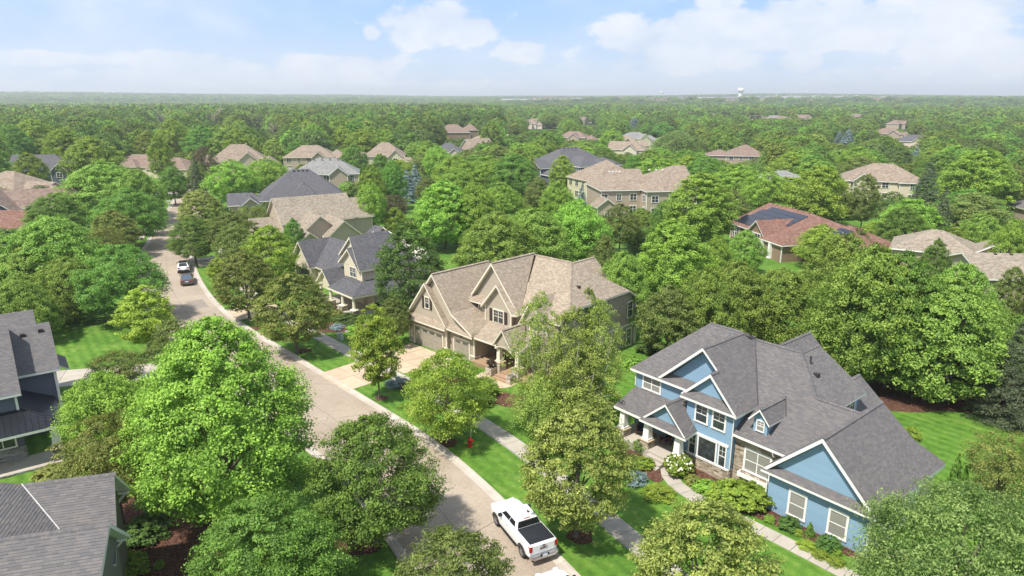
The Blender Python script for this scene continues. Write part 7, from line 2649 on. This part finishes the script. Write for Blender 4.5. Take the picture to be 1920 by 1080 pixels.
def px(x, y, z):
    p_ = R(15.67)
    zz = z - 27.0
    dep = y * math.cos(p_) - zz * math.sin(p_)
    up = y * math.sin(p_) + zz * math.cos(p_)
    return 960 + 1280 * x / dep, 540 - 1280 * up / dep, dep


# sight lines that are open in reality: (bearing and drop seen from the drone), how far they stay open
OPEN = [(5, 125, 290, 338, 215), (0, 108, 316, 410, 150), (208, 350, 287, 335, 245), (392, 520, 270, 325, 250), (538, 634, 272, 302, 258), (682, 764, 270, 296, 262), (545, 662, 298, 334, 200),
        (485, 660, 318, 372, 160), (505, 680, 362, 450, 122), (832, 900, 230, 256, 470), (830, 874, 267, 280, 292), (1006, 1124, 276, 325, 222), (1066, 1175, 298, 366, 180), (1135, 1306, 308, 388, 160),
        (1340, 1434, 271, 296, 270), (1430, 1502, 307, 328, 192), (1588, 1706, 310, 356, 184), (1365, 1665, 380, 470, 128), (1664, 1770, 430, 500, 103), (1795, 1890, 472, 525, 92), (1893, 1920, 366, 402, 145),
        (988, 1050, 221, 242, 600), (1088, 1125, 214, 234, 700), (1058, 1098, 247, 262, 380), (1162, 1216, 244, 272, 385), (1158, 1190, 273, 302, 275), (1112, 1240, 236, 254, 430),
        (1325, 1400, 208, 216, 800), (1400, 1475, 212, 222, 740), (1495, 1530, 212, 222, 760), (1595, 1625, 211, 222, 800), (1655, 1705, 222, 240, 620), (1655, 1690, 242, 254, 420), (1696, 1730, 250, 270, 360),
        (300, 352, 346, 378, 205), (268, 330, 378, 470, 175), (262, 345, 440, 560, 130), (545, 760, 418, 600, 80), (755, 1200, 470, 760, 60), (940, 985, 255, 266, 320)]
KPA = np.array(KP)
HOUSES = [(o.location.x, o.location.y) for o in S.objects if o.get('category') == 'house']
HA = np.array(HOUSES)
TA = np.array([(t[1], t[2], t[4]) for t in TREES])

for dx_, dy_, dh_, _l in [(-203.56, 481.28, 20, 'tall bare dead tree standing over the left wood'), (-280.53, 559.42, 16, 'bare grey tree left of the tall dead one'), (-188.63, 518.5, 13, 'pale dead trunk in the wood right of the tall dead one'), (-148.5, 436.44, 12, 'pale bare tree, rightmost dead one in the left wood')]:
    c0, top_, dp_ = px(dx_, dy_, dh_)
    OPEN.append((c0 - 12, c0 + 12, top_, px(dx_, dy_, dh_ * .45)[1], dy_ - 1))
for t_ in TREES:
    if t_[2] > 60:
        c0, top_, dp_ = px(t_[1], t_[2], t_[3])
        rp_ = t_[4] * 1280 / dp_
        mid_ = px(t_[1], t_[2], t_[3] * .45)[1]
        OPEN.append((c0 - rp_ * .75, c0 + rp_ * .75, top_, mid_, t_[2] - 2))


def blocked(x, y, h, r):
    cx, ty, dep = px(x, y, h)
    rr = r * 1280 / dep
    for x0, x1, y0, y1, D in OPEN:
        if y < D and cx + rr * .85 > x0 and cx - rr * .85 < x1 and ty < y1:
            return True
    return False


def site_ok(x, y, h, r, d):
    if d < 1000:
        if ((KPA - (x, y)) ** 2).sum(1).min() < (r * .6 + 9.5) ** 2: return False
        if ((HA - (x, y)) ** 2).sum(1).min() < (12 + r * .5) ** 2: return False
        q = ((TA[:, :2] - (x, y)) ** 2).sum(1) ** .5 - (TA[:, 2] + r) * .55
        if q.min() < 0: return False
        if 330 < y < 470 and 52 < x < 112: return False      # the mown clearing
    return True


wr = random.Random(21)
cand = []
d0 = 92.0
while d0 < 7600:
    sp = 8.4 if d0 < 420 else min(62, 8.4 + (d0 - 420) * .0115)
    n = int(2 * 0.86 * d0 / sp)
    for k in range(n + 1):
        a = -0.86 + 1.72 * (k + wr.uniform(-.4, .4)) / max(1, n)
        d = d0 + wr.uniform(-.45, .45) * sp
        x, y = d * math.sin(a), d * math.cos(a)
        cxx = px(x, y, 5)[0] if y > 5 else 960
        # open suburb to the right far off: thinner trees
        s = 1.0 if d < 420 else 1.0 + (sp - 8.4) / 8.4 * .72
        left_wood = (a < -0.02 and d > 285) or (a < -.45 and d > 190)
        h = wr.uniform(8.5, 12.5) if not left_wood else (wr.uniform(12, 17) if d < 900 else wr.uniform(10, 14))
        r = wr.uniform(4.2, 6.4) * (1.12 if left_wood else 1.0)
        if d > 1500: h = wr.uniform(9, 15)
        cand.append((x, y, d, h, r, s))
    d0 += sp * .92
KEEP = []
for x, y, d, h, r, s in cand:
    if d < 105 and -46 < x < 62: continue
    if -60 < x < -30 and y < 118 : continue
    if not site_ok(x, y, h, r, d): continue
    if y < 900 and blocked(x, y, h, r):
        if y > 120:
            h2, r2 = h * .42, r * .55
            if not blocked(x, y, h2, r2) : KEEP.append((x, y, d, h2, r2, 1.0))
        continue
    # the town by the horizon stays open on the right
    if d > 1300:
        a = math.atan2(x, y)
        if a < .1 and d < 2700: h *= .62
        if -.02 < a < 0.75 and 1750 < d < 3700 and wr.random() < .86: continue
        h *= 1 - .4 * max(0.0, min(1.0, (a + .22) / .3))
    KEEP.append((x, y, d, h, r, s))
KEEP.sort(key=lambda t: -(t[4] / t[2]))
NIND = 285 - len(TREES)
vis = [t for t in KEEP if -40 < px(t[0], t[1], t[3] * .7)[0] < 1960 and t[1] > 60]
ind = set(id(t) for t in vis[:NIND])

MARKS = [('h', o.location.x, o.location.y, o['label']) for o in S.objects if o.get('category') == 'house' and o.location.y < 330]
SHORT = [('blue two-storey', 'the blue house'), ('taupe two-storey house with steep', 'the taupe garage house'), ('slate-black roof', 'the wrap-around porch house'), ('long beige shingled', 'the long beige roof'), ('broad charcoal', 'the broad charcoal roof'), ('pale grey hipped roof house', 'the pale grey hipped roof'), ('cream front gable', 'the tan roof by the street'), ('low tan hipped', 'the low tan hipped roof'), ('cream arched gable', 'the arched-gable house'), ('long low reddish', 'the reddish roof at the street end'), ('dark slate-blue gabled', 'the dark slate-blue gables'), ('tan shingled hipped roof at the left', 'the left-edge tan roof'), ('large dark blue gable wall', 'the blue gable wall at the left'), ('brick-red roof at the left', 'the brick-red left-edge roof'), ('small charcoal hipped', 'the small charcoal roof'), ('sliver of tan', 'the tan roof sliver'), ('slate-blue walls', 'the screened-porch charcoal house'), ('cream two-storey', 'the cream two-storey house'), ('taupe two-storey house with long', 'the long-roofed taupe house'), ('brown hipped roof peeking', 'the brown hipped roof'), ('low grey roof', 'the low grey roof'), ('tall tan hipped', 'the tall tan hipped roof'), ('solar arrays', 'the solar roof house'), ('row of box vents', 'the box-vented roof'), ('straight beige', 'the straight beige gable roof'), ('cut off by the right', 'the roof cut by the right edge'), ('small tan roof with white gable', 'the small white-gabled roof')]


def short(lab):
    for k, v in SHORT:
        if k in lab: return v
    return None


names = {}
ordn = ['', 'second ', 'third ', 'fourth ', 'fifth ', 'sixth ', 'seventh ', 'eighth ', 'ninth ', 'tenth ', 'eleventh ', 'twelfth ', 'thirteenth ', 'fourteenth ', 'fifteenth ', 'sixteenth ', 'seventeenth ', 'eighteenth ', 'nineteenth ', 'twentieth ']
KINDS_ = [('maple', 'vivid green'), ('dark_maple', 'dark green'), ('broad_tree', 'soft green'), ('olive_tree', 'olive green'), ('wood_tree', 'mid green'), ('lime_tree', 'lime-green'), ('tall_wood_tree', 'tall green')]
todo = []
for t in KEEP:
    if id(t) not in ind: continue
    x, y, d, h, r, s = t
    k_, adj = wr.choices(KINDS_, [4, 5, 3, 3, 4, 1.5, 2])[0]
    m_ = [(math.hypot(q[1] - x, q[2] - y), q) for q in MARKS if short(q[3])]
    dist, q = min(m_)
    mp, tp = px(q[1], q[2], 4), px(x, y, 4)
    rel = 'behind' if y > q[2] + 12 else 'in front of' if y < q[2] - 12 else ('left of' if tp[0] < mp[0] else 'right of')
    todo.append((adj, k_, rel, short(q[3]), tp[0], t))
byk = {}
for e_ in todo: byk.setdefault((e_[0], e_[2], e_[3]), []).append(e_)
for key, L_ in byk.items():
    L_.sort(key=lambda e_: e_[4])
    for i, (adj, k_, rel, sh_, _, t) in enumerate(L_):
        x, y, d, h, r, s = t
        if len(L_) == 1: lab = '%s tree %s %s' % (adj, rel, sh_)
        elif i == 0: lab = '%s tree %s %s, leftmost such' % (adj, rel, sh_)
        elif i == len(L_) - 1: lab = '%s tree %s %s, rightmost such' % (adj, rel, sh_)
        else: lab = '%s%s tree from the left %s %s' % (ordn[min(i, 19)], adj, rel, sh_)
        tree(k_, x, y, h, r, lab, z=0)

# bare dead trees in the left wood
def dead_tree(x, y, h, label, seed):
    e = thing('dead_tree', label, 'dead tree', (x, y, 0))
    r2 = random.Random(seed)
    mb = MB()
    mb.tube([(0, 0, -.1), (.1, 0, h * .3), (-.1, .1, h * .55), (.2, 0, h * .75)], [.45, .36, .28, .18], 7)
    mb.build('trunk', bark_d, e)
    mb = MB()
    for k in range(26):
        a = r2.uniform(0, 6.28)
        z0_ = h * r2.uniform(.35, .75)
        L_ = h * r2.uniform(.18, .36)
        p1 = (L_ * .5 * math.cos(a), L_ * .5 * math.sin(a), z0_ + L_ * .45)
        p2 = (L_ * math.cos(a + .2), L_ * math.sin(a + .2), z0_ + L_ * .95)
        mb.tube([(0, 0, z0_), p1, p2], [.16, .10, .04], 5, cap=False)
        for q in range(3):
            b = a + r2.uniform(-.9, .9)
            mb.tube([p1, (p1[0] + L_ * .35 * math.cos(b), p1[1] + L_ * .35 * math.sin(b), p1[2] + L_ * .45)], [.07, .03], 4, cap=False)
    mb.build('branch', bark_d, e)


for x_, y_, h_, l_ in [(-203.56, 481.28, 20, 'tall bare dead tree standing over the left wood'), (-280.53, 559.42, 16, 'bare grey tree left of the tall dead one'), (-188.63, 518.5, 13, 'pale dead trunk in the wood right of the tall dead one'), (-148.5, 436.44, 12, 'pale bare tree, rightmost dead one in the left wood')]:
    dead_tree(x_, y_, h_, l_, int(abs(x_)))

# one object for the rest, instanced on its points
rest = [t for t in KEEP if id(t) not in ind]
N = len(rest)
pts = np.zeros((N, 3), dtype=np.float32)
scl = np.zeros((N, 3), dtype=np.float32)
rot = np.zeros((N, 3), dtype=np.float32)
idx = np.zeros(N, dtype=np.int32)
for i, (x, y, d, h, r, s) in enumerate(rest):
    pts[i] = (x, y, hills(x, y) - .1)
    scl[i] = (r / 4.6 * s, r / 4.6 * s, h / 11.0 * (1 if d < 420 else min(1.5, .75 + .25 * s)))
    rot[i, 2] = wr.uniform(0, 6.28)
    a = math.atan2(x, y)
    wts = [4, 4, 3, 3, 2.5, 3, 1, 2] if a > -.02 else [3, 3, 4.5, 3, 2.5, 2.2, 2.2, 3.5]
    idx[i] = wr.choices(range(8), wts)[0] + (0 if d < 620 else NK)
me = bpy.data.meshes.new('woodland')
me.vertices.add(N)
me.vertices.foreach_set('co', pts.reshape(-1))
for nm, ty, arr in (('tscale', 'FLOAT_VECTOR', scl), ('trot', 'FLOAT_VECTOR', rot)):
    at = me.attributes.new(nm, ty, 'POINT')
    at.data.foreach_set('vector', arr.reshape(-1))
at = me.attributes.new('kindex', 'INT', 'POINT')
at.data.foreach_set('value', idx)
me.update()
wo_ = link('woodland', me)
tag(wo_, kind='stuff')
gt = bpy.data.node_groups.new('plant_woodland', 'GeometryNodeTree')
gt.interface.new_socket('Geometry', in_out='INPUT', socket_type='NodeSocketGeometry')
gt.interface.new_socket('Geometry', in_out='OUTPUT', socket_type='NodeSocketGeometry')
gi, go = gt.nodes.new('NodeGroupInput'), gt.nodes.new('NodeGroupOutput')
ci = gt.nodes.new('GeometryNodeCollectionInfo')
ci.inputs['Collection'].default_value = FCOL
ci.inputs['Separate Children'].default_value = True
ci.inputs['Reset Children'].default_value = True
ip = gt.nodes.new('GeometryNodeInstanceOnPoints')
ip.inputs['Pick Instance'].default_value = True


def named(nm, ty):
    n = gt.nodes.new('GeometryNodeInputNamedAttribute')
    n.data_type = ty
    n.inputs['Name'].default_value = nm
    return n.outputs['Attribute']


mp = gt.nodes.new('GeometryNodeMeshToPoints')
gt.links.new(gi.outputs[0], mp.inputs['Mesh'])
gt.links.new(mp.outputs[0], ip.inputs['Points'])
gt.links.new(ci.outputs[0], ip.inputs['Instance'])
gt.links.new(named('kindex', 'INT'), ip.inputs['Instance Index'])
er = gt.nodes.new('FunctionNodeEulerToRotation')
gt.links.new(named('trot', 'FLOAT_VECTOR'), er.inputs[0])
gt.links.new(er.outputs[0], ip.inputs['Rotation'])
gt.links.new(named('tscale', 'FLOAT_VECTOR'), ip.inputs['Scale'])
gt.links.new(ip.outputs[0], go.inputs[0])
md = wo_.modifiers.new('plant', 'NODES')
md.node_group = gt
print('trees: hand', len(TREES), 'auto', len(ind), 'wood', N)

# mown clearing far off
mdw = plain('dry_meadow_grass', (0.20, 0.26, 0.07), 0.9, var=.25, scale=.05)
cl = MB(); cl.poly([(50, 330, .05), (115, 330, .05), (120, 470, .05), (52, 470, .05)])
tag(cl.build('meadow', mdw), kind='structure')

# ------------------------------------------------------------------ the town on the horizon
tw = random.Random(5)
hw = plain('hazy_white_wall', (0.72, 0.70, 0.66), 0.8, var=.03)
hs = plain('sand_wall', (0.50, 0.40, 0.30), 0.8, var=.05)
hr = plain('rosy_wall', (0.42, 0.25, 0.20), 0.8, var=.05)
hg = plain('flat_grey_roof', (0.35, 0.35, 0.35), 0.9)


def block(x, y, z, L, D, hh, mat, rz, label, roofm=hg, gable=False, group=None):
    e = thing('distant_building', label, 'building', (x, y, z), rz, group)
    mb = MB(); mb.box(-L / 2, -D / 2, -6, L / 2, D / 2, hh); mb.build('wall', mat, e)
    mb = MB()
    if gable:
        mb.poly([(-L / 2 - 1, -D / 2 - 1, hh), (L / 2 + 1, -D / 2 - 1, hh), (L / 2 + 1, 0, hh + D * .3), (-L / 2 - 1, 0, hh + D * .3)])
        mb.poly([(L / 2 + 1, D / 2 + 1, hh), (-L / 2 - 1, D / 2 + 1, hh), (-L / 2 - 1, 0, hh + D * .3), (L / 2 + 1, 0, hh + D * .3)])
        mb.poly([(-L / 2, -D / 2, hh), (-L / 2, 0, hh + D * .3 - .2), (-L / 2, D / 2, hh)])
        mb.poly([(L / 2, -D / 2, hh), (L / 2, D / 2, hh), (L / 2, 0, hh + D * .3 - .2)])
    else:
        mb.box(-L / 2 - .6, -D / 2 - .6, hh + .01, L / 2 + .6, D / 2 + .6, hh + 1.2)
    mb.build('roof', roofm, e)
    n = max(3, int(L / 16))
    wb = MB()
    for k in range(n):
        c = -L / 2 + L * (k + .5) / n
        for lv in range(max(1, int(hh / 5))):
            wb.box(c - 3.5, -D / 2 - .4, 2 + lv * 5, c + 3.5, -D / 2 - .02, 4 + lv * 5)
    wb.build('window_band', glass_blue, e)
    return e


def far_at(pxx, dist):
    u = (pxx - 960) / 1280
    y = dist / math.sqrt(1 + u * u)
    return u * y * 0.963, y


for p0, dist, L, hh, mt, lab in [
(985, 4300, 200, 9, 'w', 'long low white building at the left end of the horizon town'),
(1035, 3900, 140, 12, 's', 'sand-coloured block right of the long low white building'),
(1060, 4600, 180, 9, 'w', 'white hall right of the sand-coloured block'),
(1105, 5200, 160, 8, 'w', 'thin white building between the two clusters'),
(1160, 5400, 220, 9, 'w', 'pale hall left of the small water tower'),
(1190, 3700, 160, 7, 's', 'low sand building under the small water tower'),
(1225, 3500, 200, 7, 's', 'long sand building below the small water tower'),
(1262, 3500, 120, 8, 'r', 'rosy low building right of the small water tower'),
(1315, 3700, 240, 11, 'w', 'long white warehouse left of the large water tower'),
(1345, 3600, 130, 12, 'w', 'white block at the foot of the large water tower'),
(1375, 3450, 150, 8, 's', 'sand building in front of the large water tower'),
(1405, 3900, 140, 10, 'w', 'white block right of the large water tower'),
(1430, 3700, 110, 8, 's', 'sand block right of the white one by the water tower'),
(1480, 4600, 420, 13, 'w', 'very long white warehouse right of the large water tower'),
(1560, 4100, 160, 8, 'r', 'rosy building below the house rows'),
(1600, 4200, 170, 9, 'r', 'longer rosy building below the house rows'),
(1650, 4300, 180, 8, 'r', 'rosy row at the right of the town'),
(1700, 4400, 150, 8, 's', 'sand row at the right end of the town'),
(700, 6200, 120, 10, 's', 'small sandy clearing building on the left horizon'),
(840, 5600, 110, 7, 'w', 'white speck of a building on the left horizon')]:
    x, y = far_at(p0, dist * .6)
    block(x, y, hills(x, y), L * .85, 30, hh * 1.0, {'w': hw, 's': hs, 'r': hr}[mt], tw.uniform(-.25, .25), lab)
# rows of pale houses on the rise
k = 0
for p0 in range(1430, 1780, 7):
    for dist in (3000, 3500, 4100):
        if tw.random() < .22: continue
        x, y = far_at(p0 + tw.uniform(-4, 4), dist + tw.uniform(-250, 250))
        block(x, y, hills(x, y), tw.uniform(11, 20), 11, tw.uniform(5, 7), tw.choice([hw, hw, hs, hr]), tw.uniform(-.8, .8), 'tiny pale house in the rows on the far right rise',
              roofm=tw.choice([MATS['flat_grey_roof'], plain('hazy_brown_roof', (.26, .2, .17), .9)]), gable=True, group='tiny houses on the far rise')
        k += 1
for p0 in [700, 850, 1000, 1080, 1130, 640, 905]:
    pass


def water_tower(x, y, hh, R_, label):
    e = thing('water_tower', label, 'water tower', (x, y, hills(x, y) - 1))
    mb = MB(); mb.lathe([(R_ * .95, 0), (R_ * .74, hh * .12), (R_ * .72, hh * .55), (R_ * .80, hh * .66)], 24); mb.build('pedestal', hw, e, smooth=True)
    mb = MB(); mb.lathe([(R_ * .72, hh * .66), (R_ * 1.08, hh * .74), (R_ * 1.12, hh * .86), (R_ * .95, hh * .95), (R_ * .5, hh * .99), (0, hh)], 24); mb.build('tank', hw, e, smooth=True)


x, y = far_at(1388, 2700); water_tower(x, y, 43, 10.5, 'large white water tower on the horizon right of the middle')
x, y = far_at(1240, 4300); water_tower(x, y, 38, 7, 'small white water tower on the horizon left of the large one')
x, y = far_at(1512, 4600); water_tower(x, y, 26, 7, 'faint white water tank topping the far right rise')

# ------------------------------------------------------------------ the air
hz = MB(); hz.box(-14000, -900, -2.0, 14000, 13500, 130)
hm = bpy.data.materials.new('pale_air')
hm.use_nodes = True
hm.node_tree.nodes.clear()
hn = NT(hm.node_tree)
pvv = hn.node('ShaderNodeVolumePrincipled', {'Color': (0.94, 0.965, 1.0, 1), 'Density': 0.00022, 'Anisotropy': 0.2})
ho = hn.node('ShaderNodeOutputMaterial')
hm.node_tree.links.new(pvv.outputs[0], ho.inputs['Volume'])
HZ = hz.build('haze', hm)
tag(HZ, kind='stuff')
